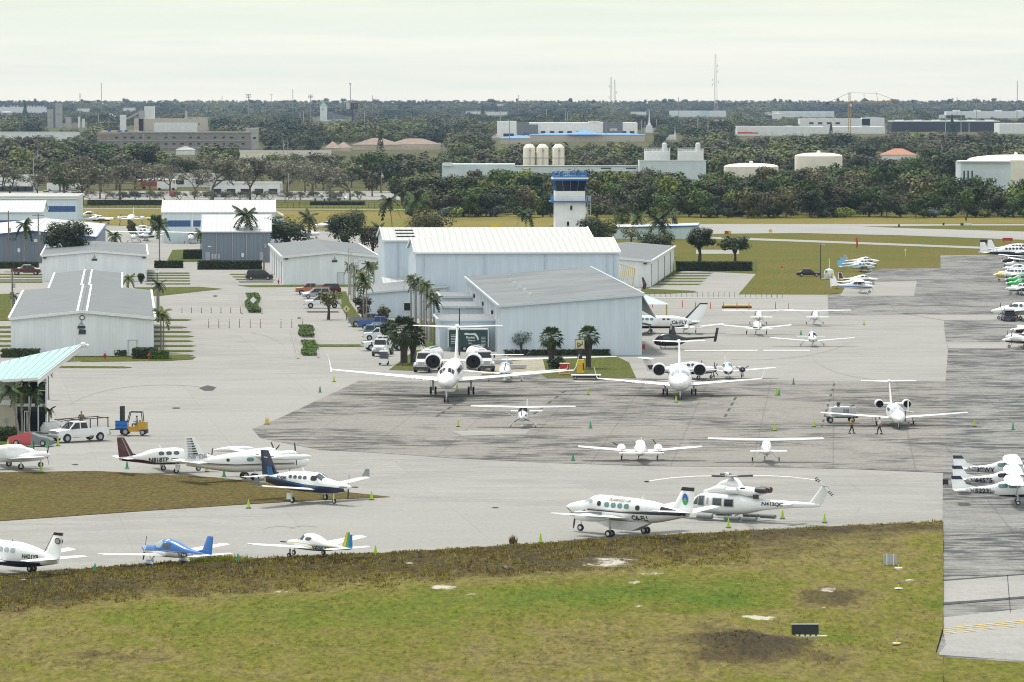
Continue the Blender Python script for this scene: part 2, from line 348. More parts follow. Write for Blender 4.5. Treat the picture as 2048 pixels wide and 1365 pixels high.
# ---------------------------------------------------------------- foreground grass with relief
from mathutils import noise as mn
def ex(px):
    for i in range(len(E1)-1):
        if E1[i][0]<=px<=E1[i+1][0]:
            t=(px-E1[i][0])/(E1[i+1][0]-E1[i][0]); return E1[i][1]+(E1[i+1][1]-E1[i][1])*t
    return E1[0][1] if px<E1[0][0] else E1[-1][1]
def g2(px,py,cx,cy,sx,sy): return math.exp(-((px-cx)/sx)**2-((py-cy)/sy)**2)
SANDS=[(1215,1130,70,14,1),(1300,1150,90,8,.75),(885,1180,40,5,1.15),(1270,1172,35,5,.8),(1110,1186,30,3,.8),(850,1160,60,9,.45),(560,1188,26,4,.9),(1515,1241,48,5,1.2),(1660,1195,50,8,.7),(1640,1222,40,5,.7),(1820,1168,22,3,1.1),
       (1797,1144,10,3,1),(1798,1183,12,3,1),(580,1316,26,3,.7),(680,1316,18,2,.7),(790,1305,22,3,.6),(60,1318,8,2,1.2),(300,1190,60,8,.5),(1630,1277,60,3,.5),(1210,1150,16,3,.9),(820,1135,16,4,.8),(1880,1280,7,60,.3)]
_r=random.Random(5)
SANDS+=[(_r.uniform(0,1500),1100+_r.uniform(20,120),_r.uniform(8,26),_r.uniform(1.5,4),_r.uniform(.5,.85)) for _ in range(26)]
def dryf(px,py):
    e=ex(px); d=0.5
    d+= .36*math.exp(-((py-e-34)/42)**2)*(1 if px<1150 else max(0,1-(px-1150)/900)*.9)
    d+= .3*math.exp(-((py-e-10)/12)**2)
    nz=mn.noise((px*.011,py*.05,2))+.5*mn.noise((px*.04,py*.15,8)); d+=.13*nz; px=px+60*mn.noise((px*.012,py*.06,4)); py=py+9*mn.noise((px*.01,py*.04,6))
    d-= .33*g2(px,py,1230,1190,380,34)+.2*g2(px,py,500,1230,500,40)+.28*g2(px,py,1660,1275,90,26)+.3*g2(px,py,1450,1212,80,16)
    d+= .45*g2(px,py,1500,1300,110,24)+.35*g2(px,py,1660,1200,80,18)+.2*g2(px,py,250,1320,120,14)+.3*g2(px,py,60,1190,200,26)+.25*g2(px,py,1560,1310,150,30)
    d-= .25*g2(px,py,1860,1160,18,90)
    return d
def hgt(px,py):
    e=ex(px); t=max(0,min(1,(py-e)/14)); w=P(px,py)
    h=.10*t+.18*t*mn.noise((w.x*.25,w.y*.12,0))+.1*t*mn.noise((w.x*.9,w.y*.5,3))
    h+=t*(.55*g2(px,py,1640,1190,110,16)+.7*g2(px,py,1480,1300,120,22)+.35*g2(px,py,300,1165,420,16)+.3*g2(px,py,900,1125,200,14))
    return h
xs=list(range(-120,1888,6))+[1886]; rows=90
vs=[];fs=[];dr=[];sa=[]
for i,x in enumerate(xs):
    e=ex(x)
    for j in range(rows+1):
        u=j/rows; y=e+(1480-e)*(u**1.5)
        xx=x
        if x>1780 and y>1045: 
            lim=1886 if y<1262 else (1886-(y-1262)*.3 if y<1316 else 1886)
            xx=min(x,1780+(x-1780)*(lim-1780)/106)
        p=P(xx,y); p.z=.07+hgt(xx,y); vs.append(p)
        dr.append(dryf(xx,y)); sa.append(max([s[4]*g2(xx,y,*s[:4]) for s in SANDS]))
n=rows+1
for i in range(len(xs)-1):
    for j in range(rows): fs.append((i*n+j,(i+1)*n+j,(i+1)*n+j+1,i*n+j+1))
me=bpy.data.meshes.new('grass_foreground'); me.from_pydata(vs,[],fs); me.materials.append(M('grass_near'))
for nm,arr in(('dry',dr),('sand',sa)):
    a=me.attributes.new(nm,'FLOAT','POINT'); a.data.foreach_set('value',arr)
me.polygons.foreach_set('use_smooth',[True]*len(me.polygons))
o=bpy.data.objects.new('grass_foreground',me); COL.objects.link(o); o['kind']='structure'
# right lower corner below the ramp
vs=[];fs=[];dr=[];k=0
xs2=list(range(1872,2110,8))
for i,x in enumerate(xs2):
    for j in range(20):
        y=1316+(x-1872)*.065+j*8; p=P(x,y); p.z=.075+(.1 if j>1 else .0)+.1*mn.noise((p.x*.4,p.y*.2,0))*(j>0); vs.append(p); dr.append(dryf(1800,y))
for i in range(len(xs2)-1):
    for j in range(19): fs.append((i*20+j,(i+1)*20+j,(i+1)*20+j+1,i*20+j+1))
me=bpy.data.meshes.new('grass_corner'); me.from_pydata(vs,[],fs); me.materials.append(M('grass_near')); a=me.attributes.new('dry','FLOAT','POINT'); a.data.foreach_set('value',dr)
a=me.attributes.new('sand','FLOAT','POINT')
o=bpy.data.objects.new('grass_corner',me); COL.objects.link(o); o['kind']='structure'
# grass blades
def blades(name,spots,m):
    vs=[];fs=[];dr=[]
    for (p,h,d) in spots:
        for q in range(3):
            a=random.uniform(0,6.28); w=random.uniform(.03,.07); l=random.uniform(.5,1.1)*h; dx,dy=math.cos(a),math.sin(a); b0=p+Vector((random.uniform(-.15,.15),random.uniform(-.15,.15),0))
            k=len(vs); lean=Vector((random.uniform(-.35,.35)*l,random.uniform(-.35,.35)*l,l))
            vs+= [b0-Vector((dx,dy,0))*w,b0+Vector((dx,dy,0))*w,b0+lean]; fs.append((k,k+1,k+2)); dr+=[d]*3
    me=bpy.data.meshes.new(name); me.from_pydata(vs,[],fs); me.materials.append(M(m)); a=me.attributes.new('dry','FLOAT','POINT'); a.data.foreach_set('value',dr); me.attributes.new('sand','FLOAT','POINT')
    o=bpy.data.objects.new(name,me); COL.objects.link(o); return tag(o,'dry and green blades of rough grass on the near verge','grass',kind='stuff')
random.seed(4); sp_=[]
for i in range(13000):
    x=random.uniform(-20,1884); e=ex(x); y=e+2+(1375-e)*random.random()**.9
    if y>1262 and x>1868: continue
    d=dryf(x,y)+random.uniform(-.25,.15)
    w_=P(x,y)
    if mn.noise((w_.x*.35,w_.y*.12,5))<-.05 or y>1345: continue
    if max([s[4]*g2(x,y,*s[:4]) for s in SANDS])>.45: continue
    p=P(x,y); p.z=.05+hgt(x,y); sp_.append((p,random.uniform(.05,.15)*(1.5 if d>.75 else 1),d+random.uniform(-.2,.1)))
for i in range(16000):
    x=random.uniform(-20,1500); e=ex(x); y=e+4+95*random.random()**1.2; d=dryf(x,y)
    if d<.6 or max([s[4]*g2(x,y,*s[:4]) for s in SANDS])>.4: continue
    p=P(x,y); p.z=.05+hgt(x,y); c_=mn.noise((p.x*.5,p.y*.2,1)); sp_.append((p,random.uniform(.08,.26)*(1+.9*c_),random.choice((.42,.5,.62,.75,.9))+.15*c_))
for i in range(5000):
    x=random.uniform(-20,1884); e=ex(x); cl=.5+.5*mn.noise((x*.02,0,7)); 
    
    if cl<.42 and random.random()<.75: continue
    p=P(x,e+random.uniform(-1.2,10)); p.z=.07; sp_.append((p,random.uniform(.06,.3)*(.2+1.5*cl*cl)*random.uniform(.5,1.3),random.uniform(.3,.9)))
for i in range(60): 
    p=P(1026+random.uniform(-4,4),1088+random.uniform(-1,2)); sp_.append((p,random.uniform(.4,.8),.9))
for i in range(500): 
    p=P(445+random.gauss(0,26),1124+random.uniform(-3,3)); sp_.append((p,random.uniform(.3,.6),.3))
m=M('grass_near').copy(); m.name='grass_blade'; MATS['grass_blade']=m
bb=m.node_tree.nodes['Principled BSDF']; lk=bb.inputs['Base Color'].links[0].from_socket; nt=m.node_tree; nt.links.new(mixc(nt,1.,lk,(2.7,2.55,2.2),'MULTIPLY'),bb.inputs['Base Color'])  # blade colour brightened in place of the light that upright blades miss
blades('grass_blades',sp_,'grass_blade')

# tyre arcs and cracks on the pale apron
mat('tyre_mark',(.17,.17,.16),.9,0,.25,1)
for (cx,cy,rx,ry,a0,a1) in [(560,1062,34,9,150,330),(610,1060,30,8,160,320),(1665,1000,60,40,-60,40),(700,1020,260,30,200,260),(330,830,200,60,200,290),(1780,700,160,60,100,190),(1500,660,220,60,20,100),(430,700,140,40,300,380)]:
    pts=[(cx+rx*math.cos(R(a0+(a1-a0)*i/24)),cy+ry*math.sin(R(a0+(a1-a0)*i/24))) for i in range(25)]
    sheet('tyre_mark',pts+[(x,y+.55) for x,y in pts[::-1]],'tyre_mark',.033)
# ---------------------------------------------------------------- hangars and sheds
ribmat('wall_blue',(.56,.64,.71),.45,dirt=.14,line=.95,depth=.01)
ribmat('wall_white',(.76,.8,.82),.45,dirt=.14,line=.95,depth=.01)
ribmat('wall_white_end',(.7,.73,.73),.9,dirt=.06,line=.92)
ribmat('wall_grey',(.16,.2,.25),.9,dirt=.1,line=.85)
ribmat('wall_pale',(.6,.7,.73),.6,dirt=.04,line=.95)
ribmat('band_blue',(.03,.085,.24),.6,dirt=.06)
ribmat('roof_white',(.5,.505,.48),1.0,axis='x',dirt=.12,line=.8)
ribmat('roof_white2',(.53,.54,.53),1.0,axis='x',dirt=.1,line=.82)
ribmat('roof_grey',(.125,.138,.145),.9,axis='y',dirt=.3,line=.85,nsc=(.25,.25,1))
ribmat('roof_grey_x',(.19,.205,.21),.9,axis='x',dirt=.14,line=.9)
ribmat('roof_panels',(.14,.155,.158),1.3,axis='y',dirt=.5,line=.78,nsc=(.03,.11,1),det=3.)
mat('trim_white',(.72,.74,.74),.5,0,.05); mat('trim_blue',(.5,.57,.62),.5,0,.05); mat('recess',(.025,.027,.03),.7)
mat('stucco_cream',(.55,.48,.38),.9,0,.12,.5); mat('stucco_white',(.76,.77,.75),.85,0,.12,.3); mat('stucco_grey',(.42,.41,.38),.9,0,.2,.3); mat('door_white',(.6,.63,.64),.5)
mat('concrete_raw',(.27,.25,.23),.9,0,.35,.35,stretch=(1,1,3)); mat('tank_cream',(.8,.74,.62),.8,0,.1,.3); mat('plaster_blue',(.6,.68,.69),.85,0,.12,.2); mat('tile_roof',(.42,.2,.12),.8,0,.2,.6); mat('tile_brown',(.27,.2,.16),.9,0,.25,.3)
mat('glass_far',(.03,.04,.05),.2,0,0); mat('steel_white',(.6,.62,.62),.5); mat('tower_blue',(.02,.16,.42),.4,0,.06); mat('yellow_dull',(.5,.4,.15),.6)
def width_to(o,a,frx,by):
    r=ray(frx,by); K=r.x/r.y; return (K*o.y-o.x)/(math.cos(a)-K*math.sin(a))
def shed(name,label,flx,by,frx,rot,depth,ey,ry,typ='front',rp=.5,wall='wall_white',roof='roof_grey',trim='trim_white',eyr=None,cat='hangar',oh=.25,fl=None,w=None,ths=.14,ez=None,rz_=None,group=None,z0=0):
    a=R(rot); o=fl if fl is not None else P(flx,by); w=w or width_to(o,a,frx,by)
    e=ez if ez is not None else zat(o.y,ey); er=zat(o.y,eyr) if eyr else e
    e0=empty(name,(o.x,o.y,z0),a,label,cat,group)
    if typ=='side': rg=rz_ if rz_ is not None else zat(o.y+depth/2,ry)
    elif typ=='front': rg=rz_ if rz_ is not None else zat(o.y,ry)
    b=MB().use(wall)
    if typ=='side': sec=[(0,0),(0,e),(depth/2,rg),(depth,e),(depth,0)]; b.prism([(0,y,z) for y,z in sec],(w,0,0))
    elif typ=='front': sec=[(0,0),(w,0),(w,er),(w*rp,rg),(0,e)]; b.prism([(x,0,z) for x,z in sec],(0,depth,0))
    else: sec=[(0,0),(w,0),(w,er),(0,e)]; b.prism([(x,0,z) for x,z in sec],(0,depth,0))
    b.obj('wall',parent=e0)
    b=MB().use(roof); k=.02
    def slab(p,q,r_,s_): 
        pts=[Vector(v) for v in(p,q,r_,s_)]; n=(pts[1]-pts[0]).cross(pts[3]-pts[0]).normalized(); 
        if n.z<0: n=-n
        pts=[v+n*k for v in pts]; b.prism(pts,n*ths)
    t=MB().use(trim)
    if typ=='side':
        s=(rg-e)/(depth/2)
        slab((-oh,-oh,e-s*oh),(w+oh,-oh,e-s*oh),(w+oh,depth/2,rg),(-oh,depth/2,rg)); slab((-oh,depth/2,rg),(w+oh,depth/2,rg),(w+oh,depth+oh,e-s*oh),(-oh,depth+oh,e-s*oh))
        for x in(-oh,w+oh):
            t.beam((x,-oh,e-s*oh+.1),(x,depth/2,rg+.12),.16,.3); t.beam((x,depth+oh,e-s*oh+.1),(x,depth/2,rg+.12),.16,.3)
        t.beam((-oh,-oh-.09,e-s*oh+.03),(w+oh,-oh-.09,e-s*oh+.03),.16,.22)
    elif typ=='front':
        s=(rg-e)/(w*rp); s2=(rg-er)/(w*(1-rp))
        slab((-oh,-oh,e-s*oh),(w*rp,-oh,rg),(w*rp,depth+oh,rg),(-oh,depth+oh,e-s*oh)); slab((w*rp,-oh,rg),(w+oh,-oh,er-s2*oh),(w+oh,depth+oh,er-s2*oh),(w*rp,depth+oh,rg))
        t.beam((-oh,-oh-.09,e-s*oh+.0),(w*rp,-oh-.09,rg+.05),.16,.36); t.beam((w+oh,-oh-.09,er-s2*oh+.0),(w*rp,-oh-.09,rg+.05),.16,.36)
        for x,zz in((-oh,e-s*oh),(w+oh,er-s2*oh)): t.beam((x,-oh,zz+.1),(x,depth+oh,zz+.1),.3,.26)
    else:
        s=(er-e)/w
        slab((-oh,-oh,e-s*oh),(w+oh,-oh,er+s*oh),(w+oh,depth+oh,er+s*oh),(-oh,depth+oh,e-s*oh))
        t.beam((-oh,-oh-.09,e-s*oh+.02),(w+oh,-oh-.09,er+s*oh+.02),.16,.3)
        for x,zz in((-oh,e-s*oh),(w+oh,er+s*oh)): t.beam((x,-oh,zz+.1),(x,depth+oh,zz+.1),.22,.3)
    b.obj('roof',parent=e0); t.obj('fascia',parent=e0)
    return e0,w,e,er,(rg if typ!='mono' else er)
def wallbox(par,name,m,c,d): return MB().use(m).box(c,d).obj(name,parent=par)
def wallsign(par,x,z,m='dark_metal'):
    b=MB().use(m); b.box((x,-.06,z-.25),(1.0,.06,.38)); b.use('grey_paint'); b.prism([(x-.35,-.09,z+.05),(x+.35,-.09,z+.05),(x+.1,-.09,z+.4),(x,-.09,z+.75),(x-.1,-.09,z+.4)],(0,.05,0)); b.obj('emblem_sign',parent=par)
def flood(par,x,y,z): 
    b=MB().use('dark_metal'); b.box((x,y-.2,z),(.6,.35,.22)); b.use('pale_glass'); b.box((x,y-.2,z-.13),(.5,.28,.03)); b.obj('floodlight',parent=par)
# near T-hangar with split roof strips
h,w,e,er,rg=shed('t_hangar','nearest white T-hangar with wide grey roof and twin white ridge strips, at left',22,714,307,4.8,87,638,625)
s=(rg-e)/(w/2)
for k in(-.62,.62):
    b=MB().use('trim_white'); b.beam((w/2+k,-.2,rg-abs(k)*s+.22),(w/2+k,87,rg-abs(k)*s+.22),.28,.1); b.obj('ridge_strip',parent=h)
wallsign(h,w/2-.1,e-.9); b=MB().use('dark_metal'); b.lathe([(.36,-.1),(.36,-.02)],'y',(w/2,0,rg-.75),16); b.use('trim_white'); b.lathe([(.24,-.13),(.24,-.1)],'y',(w/2,0,rg-.75),16); b.obj('round_vent',parent=h)
b=MB().use('dark_metal'); b.prism([(w/2-.5,-.1,e-2.1),(w/2+.45,-.1,e-2.1),(w/2+.5,-.1,e-1.5),(w/2-.4,-.1,e-1.4)],(0,.08,0)); b.obj('wall_lamp',parent=h)
b=MB().use('trim_white'); b.box((w*.853,-.03,1.05),(.95,.05,2.1)); b.obj('door',parent=h); b=MB().use('trim_blue'); b.box((w*.853,-.05,2.18),(1.3,.08,.1)); b.box((w*.853-.6,-.05,1.08),(.08,.08,2.2)); b.box((w*.853+.6,-.05,1.08),(.08,.08,2.2)); b.obj('door_frame',parent=h)
for i in range(7):
    b=MB().use('door_white'); b.box((w+.03,6+i*12.4,2.1),(.06,11.4,4.1)); b.obj('bay_door',parent=h)
h2,w2,e2,er2,rg2=shed('t_hangar','narrower grey roofed T-hangar section with twin white ridge strips, behind the nearest',None,577,None,4.8,63,0,0,fl=At(100,577,709)*1+Vector((0,0,-At(100,577,709).z)),w=10.8,ez=4.95,rz_=5.45)
for k in(-.6,.6):
    b=MB().use('trim_white'); b.beam((w2/2+k,-.2,rg2+.16),(w2/2+k,63,rg2+.16),.28,.1); b.obj('ridge_strip',parent=h2)
h3,w3,e3,er3,rg3=shed('t_hangar','white T-hangar with light grey roof just beyond the ridge striped ones',84.6,564,293.4,4.8,60,512,504)
wallsign(h3,w3/2,e3-.5); flood(h3,.5,0,e3-.4); flood(h3,w3-.5,0,e3-.4)
h4,w4,e4,er4,rg4=shed('t_hangar','white T-hangar with pale roof and small front door, left of the blue hangars',566.4,570,757,4.9,74,515,506,rp=.54)
wallsign(h4,w4*.54,e4-.5); flood(h4,.6,0,e4-.3)
b=MB().use('door_white'); b.box((10.6,-.04,1.1),(1.05,.06,2.2)); b.obj('door',parent=h4); b=MB().use('grey_paint'); b.box((10.6,-.06,2.25),(1.3,.05,.06)); b.box((10,-.06,1.1),(.06,.05,2.2)); b.box((11.2,-.06,1.1),(.06,.05,2.2)); b.obj('door_frame',parent=h4)
for i in range(5):
    b=MB().use('recess'); b.box((-.02,8+i*13,2.0),(.06,.7,4.0)); b.obj('door_gap',parent=h4)
h5,w5,e5,er5,rg5=shed('t_hangar','white T-hangar with dark door gaps along its side, right of the blue hangars',None,575,None,-5,82,0,0,fl=P(1302,575)-Vector((18,-1.6,0)),w=18,ez=4.75,rz_=5.5)
flood(h5,w5-1,0,4.3)
for i,yy in enumerate((3,24,46,68)):
    b=MB().use('recess'); b.box((w5+.02,yy,2.1),(.06,.9,4.1)); b.obj('door_gap',parent=h5)
# the three blue maintenance hangars
b1,w,e,er,rg=shed('maintenance_hangar','rearmost pale blue hangar with white roof and three roof vents',769,0,0,4,25,482,457,'side',wall='wall_blue',roof='roof_white',fl=Vector((xat(769,480,755),755,0)),w=34.2)
for i in range(3): wallbox(b1,'roof_vent','dark_metal',(3.6,9.3-i*3.1,e+(rg-e)*(9.3-i*3.1)/12.5+.22),(3.0,.9,.14))
wallbox(b1,'gutter_pipe','trim_blue',(2.2,-.12,e/2),(.14,.14,e))
b=MB().use('roof_white'); b.prism([(-.5,-8,3.9),(9,-8,3.9),(9,0,4.9),(-.5,0,4.9)],(0,0,.15)); b.use('wall_white'); b.box((4.3,-4,1.9),(9,7.8,3.8)); b.obj('annex',parent=b1)
b2,w,e,er,rg=shed('maintenance_hangar','long pale blue hangar with white ribbed roof, middle one of the blue hangars',832,0,0,4,25,506.6,477.6,'side',wall='wall_blue',roof='roof_white',fl=Vector((xat(832,506,722),722,0)),w=31.9)
for x in(1.2,10.9,20.3,30.1,31.2): wallbox(b2,'downspout','trim_blue',(x,-.1,e/2),(.14,.14,e))
b3,w,e,er,rg=shed('maintenance_hangar','large pale blue hangar with grey sloping roof behind the parked jets',1000.4,712,1284,3.2,98,613,0,'mono',wall='wall_blue',roof='roof_panels',eyr=591,trim='trim_blue')
for i in range(5):
    y=20+i*12.5; x=5.2; wallbox(b3,'roof_vent','trim_white',(x,y,e+(er-e)*x/w+.35),(.35,.35,.5))
for i in range(24): 
    b=MB().use('trim_white'); b.box((-.06,2+i*4,e/2),(.1,.22,e)); b.obj('wall_rib',parent=b3)
for i in range(3):
    y=18+i*26; b=MB().use('dark_metal'); b.lathe([(.32,-.25),(.32,.05)],'x',(-.05,y,e-1.6),10); b.obj('wall_fan',parent=b3)
b=MB().use('roof_white'); b.prism([(w+.3,2,er-.35),(w+2.0,2,er-3.2),(w+2.0,38,er-3.2),(w+.3,38,er-.35)],(0.05,0,.12)); b.obj('side_awning',parent=b3)
b4,w,e,er,rg=shed('workshop','low pale blue workshop with grey roof and one dark window beside the tall palms',731,636,893,3.4,31,587,0,'mono',wall='wall_blue',roof='roof_grey_x',eyr=574,trim='trim_blue',cat='workshop')
b=MB().use('dark_glass'); b.box((6.6,-.05,1.7),(1.1,.06,1.2)); b.obj('window',parent=b4); b=MB().use('trim_white'); 
for c,d in (((6.6,-.07,2.35),(1.4,.1,.1)),((6.6,-.07,1.05),(1.4,.1,.1)),((5.98,-.07,1.7),(.1,.1,1.4)),((7.22,-.07,1.7),(.1,.1,1.4))): b.box(c,d)
b.obj('window_frame',parent=b4)
for nm,x0,x1,d,zl,zr,dep,adj in (('nearest and widest',879,994,627,4.15,4.95,14,'')
    ,('middle',884,969,660,4.45,4.9,14,''),('farthest and smallest',884,946,692,4.5,4.9,14,'')):
    X0=xat(x0,640,d); X1=xat(x1,640,d)
    q=shed('lean_to_shed',nm+' of the three low blue lean-to sheds stepped along the hangar side',0,0,0,3.2,dep,0,0,'mono',wall='wall_blue',roof='roof_grey_x',trim='trim_blue',fl=Vector((X0,d,0)),w=X1-X0,ez=zl,eyr=None,cat='shed',group='lean-to sheds beside the big blue hangar')
# blue banded white hangars at the back
b6,w,e,er,rg=shed('banded_hangar','large white roofed hangar with dark blue band, behind the grey walled hangar',325,486.5,549.5,3,28,425,402,'side',wall='wall_pale',roof='roof_white2')
z0,z1=zat(1089,454.5),zat(1089,442)
wallbox(b6,'blue_band','band_blue',((383.5-325)/9216*1089/2+.2,-.03,(z0+z1)/2),((383.5-325)/9216*1089-.9,.05,z1-z0)); wallbox(b6,'blue_band','band_blue',(16.5,-.03,(z0+z1)/2),(18.4,.05,z1-z0))
for x in(.3,7.1): wallbox(b6,'post','trim_white',(x,-.09,e/2),(.3,.1,e))
b=MB().use('roof_white2'); b.prism([(w+.3,4,e-.2),(w+2.2,4,e-1.2),(w+2.2,22,e-1.2),(w+.3,22,e-.2)],(0,0,.12)); b.use('wall_pale'); b.box((w+1.2,13,2.9),(2.,18,5.7)); b.obj('annex',parent=b6)
b7,w,e,er,rg=shed('grey_hangar','hangar with white roof and blue grey ribbed walls behind a clipped hedge',404,525,541,3,30,464.6,431,'side',wall='wall_grey',roof='roof_white2',trim='grey_paint')
for x in(3.0,6.4,9.3,14): wallbox(b7,'downspout','grey_paint',(x,-.1,e/2),(.12,.12,e))
for x,w_ in((1.2,.9),(12.5,.9)): wallbox(b7,'door','grey_paint',(x,-.04,1.05),(w_,.06,2.1))
for x in(2.2,2.8,3.5): wallbox(b7,'meter_box','silver',(x,-.14,1.2),(.4,.2,1.1))
wallbox(b7,'wall_notice','trim_white',(8.5,-.04,1.5),(.5,.04,.8)); wallbox(b7,'wall_notice','trim_white',(1.6,-.04,3.3),(.7,.04,.2))
b8,w,e,er,rg=shed('grey_hangar','wide pale roofed hangar with blue grey walls at the left edge',-70,526,192,3.9,100,476,463.8,'front',wall='wall_grey',roof='roof_white2',trim='band_blue')
wallbox(b8,'wall_notice','trim_white',(11.2,-.04,2.6),(.55,.04,.8)); wallbox(b8,'wall_notice','trim_white',(14.7,-.04,4.6),(.7,.04,.6))
for x in(9.2,10.3): flood(b8,x,0,4.95)
b=MB().use('trim_white'); b.beam((w/2,-.2,rg+.2),(w/2,100,rg+.2),.45,.12); b.obj('ridge_strip',parent=b8)
b9,w,e,er,rg=shed('banded_hangar','white roofed hangar with blue band at the far left behind the grey hangar',-150,482,85,3,26,425,402.8,'side',wall='wall_pale',roof='roof_white2')
wallbox(b9,'blue_band','band_blue',(w/2,-.03,zat(1108,444.5)),(w-1,.05,.7))
b10,w,e,er,rg=shed('banded_hangar','tall flat fronted white hangar with wide blue panel near the infield grass',-170,456,154,3,40,397,0,'mono',wall='wall_pale',roof='stucco_grey',eyr=397.5,oh=.4,ths=.5)
wallbox(b10,'blue_band','band_blue',(w-4.0,-.04,zat(1218,419)),(7.2,.06,(424.6-413)/9216*1218))
b11,w,e,er,rg=shed('small_hangar','low white building with blue edged roof behind the leafy trees right of the tower',1228,478,1395,-3,22,456,0,'mono',wall='wall_pale',roof='roof_white2',trim='tower_blue',eyr=452,cat='shed')
# ---------------------------------------------------------------- control tower
T0=P(1139,490); d=T0.y; t=empty('control_tower',T0,R(3),'white air traffic control tower with blue trimmed glass cab','control tower')
def tz(py): return zat(d,py)
k=d/9216
hw=30*k; zc_=tz(400)
b=MB().use('stucco_white'); b.box((0,0,tz(403)/2),(2*hw,2*hw,tz(403))); b.obj('shaft',parent=t)
b=MB().use('stucco_white'); b.box((-.05,0,(tz(382)+tz(402))/2),(2*hw-.1,2*hw-.1,tz(382)-tz(402))); b.obj('cab_base',parent=t)
b=MB().use('tower_blue'); b.box((-.1,0,tz(403)),(2*hw+2.0,2*hw+2.0,.32)); b.obj('balcony',parent=t)
b=MB().use('dark_glass'); zb,zt=tz(382),tz(361); r0,r1=hw-.25,hw+.32
b.loft([[(-r0,-r0,zb),(r0,-r0,zb),(r0,r0,zb),(-r0,r0,zb)],[(-r1,-r1,zt),(r1,-r1,zt),(r1,r1,zt),(-r1,r1,zt)]]); b.obj('cab_glass',parent=t)
for i in range(5):
    u=-1+i*.5
    b=MB().use('tower_blue'); b.beam((u*r0,-r0-.03,zb),(u*r1,-r1-.03,zt),.1,.1); b.obj('mullion',parent=t)
    b=MB().use('tower_blue'); b.beam((-r0-.03,u*r0,zb),(-r1-.03,u*r1,zt),.1,.1); b.obj('mullion',parent=t)
b=MB().use('tower_blue'); b.box((0,0,tz(359.5)),(2*r1+.35,2*r1+.35,.34)); b.use('stucco_white'); b.box((0,0,tz(356.5)),(2*r1+.6,2*r1+.6,.36)); b.use('tower_blue'); b.box((0,0,tz(353.5)),(2*r1+.3,2*r1+.3,.3)); b.obj('cab_roof',parent=t)
b=MB().use('tower_blue'); zr=tz(354)
for u in [i/8 for i in range(-8,9)]:
    for q in((u*r1,-r1),(u*r1,r1),(r1,u*r1),(-r1,u*r1)): b.box((q[0],q[1],zr+.6),(.06,.06,1.1))
for z in(.45,.8,1.15):
    for sgn in(-1,1): b.box((0,sgn*r1,zr+z),(2*r1,.06,.07)); b.box((sgn*r1,0,zr+z),(.06,2*r1,.07))
b.obj('roof_railing',parent=t)
random.seed(9)
for i in range(14):
    x,y=random.uniform(-r1+.3,r1-.3),random.uniform(-r1+.3,r1-.3); b=MB().use(random.choice(['tower_blue','dark_metal','steel_white']))
    if i<7: b.tube((x,y,zr),(x,y,zr+random.uniform(1.2,2.3)),.05,.03,5)
    else: b.box((x,y,zr+.6),(.5,.5,random.uniform(.5,1.1)))
    b.obj('antenna' if i<7 else 'roof_equipment',parent=t)
for x in(-r1+.1,r1-.9,-.6,1.2): MB().use('steel_white').tube((x,-r1+.3,zr),(x,-r1+.3,zr+2.8),.035,.02,5).obj('antenna',parent=t)
MB().use('orange_red').box((-.1,0,zr+1.7),(.7,.4,.3)).obj('beacon',parent=t)
b=MB().use('steel_white'); z=tz(403)+.1
for u in [i/6 for i in range(-6,7)]: b.box((u*(hw+.9),-hw-.9,z+.55),(.04,.04,1.1)); b.box((hw+.9,u*(hw+.9),z+.55),(.04,.04,1.1))
for zz in(.55,1.08): b.box((0,-hw-.9,z+zz),(2*hw+1.8,.04,.05)); b.box((hw+.9,0,z+zz),(.04,2*hw+1.8,.05))
b.obj('balcony_railing',parent=t)
MB().use('tower_blue').box((-hw-.6,-.6,z+.7),(.7,.8,1.4)).obj('equipment_cabinet',parent=t); MB().use('tower_blue').box((hw+.5,-.8,z+.6),(.6,.8,1.2)).obj('equipment_cabinet',parent=t)
for px_,py_ in((1140.5,415),(1134,447)): 
    b=MB().use('dark_glass'); b.box(((px_-1139)*k,-hw-.02,tz(py_)),(.5,.06,.95)); b.obj('window',parent=t); MB().use('stucco_grey').box(((px_-1139)*k,-hw-.06,tz(py_)-.55),(.7,.12,.08)).obj('window_sill',parent=t)
b=MB().use('steel_white'); 
for x in(hw+.75,hw+1.45):
    for y in(-.5,.3): b.beam((x,y,0),(x,y,tz(391)),.09)
for i in range(9): 
    z=1+i*1.45; b.beam((hw+.75,-.5,z),(hw+1.45,-.5,z),.08); b.beam((hw+.75,.3,z),(hw+1.45,.3,z),.08); b.beam((hw+.75,-.5,z),(hw+.75,.3,z),.08)
b.obj('stair_frame',parent=t); MB().use('stucco_white').box((hw+.25,0,tz(421)),(.5,1.2,1.6)).obj('stair_bay',parent=t)
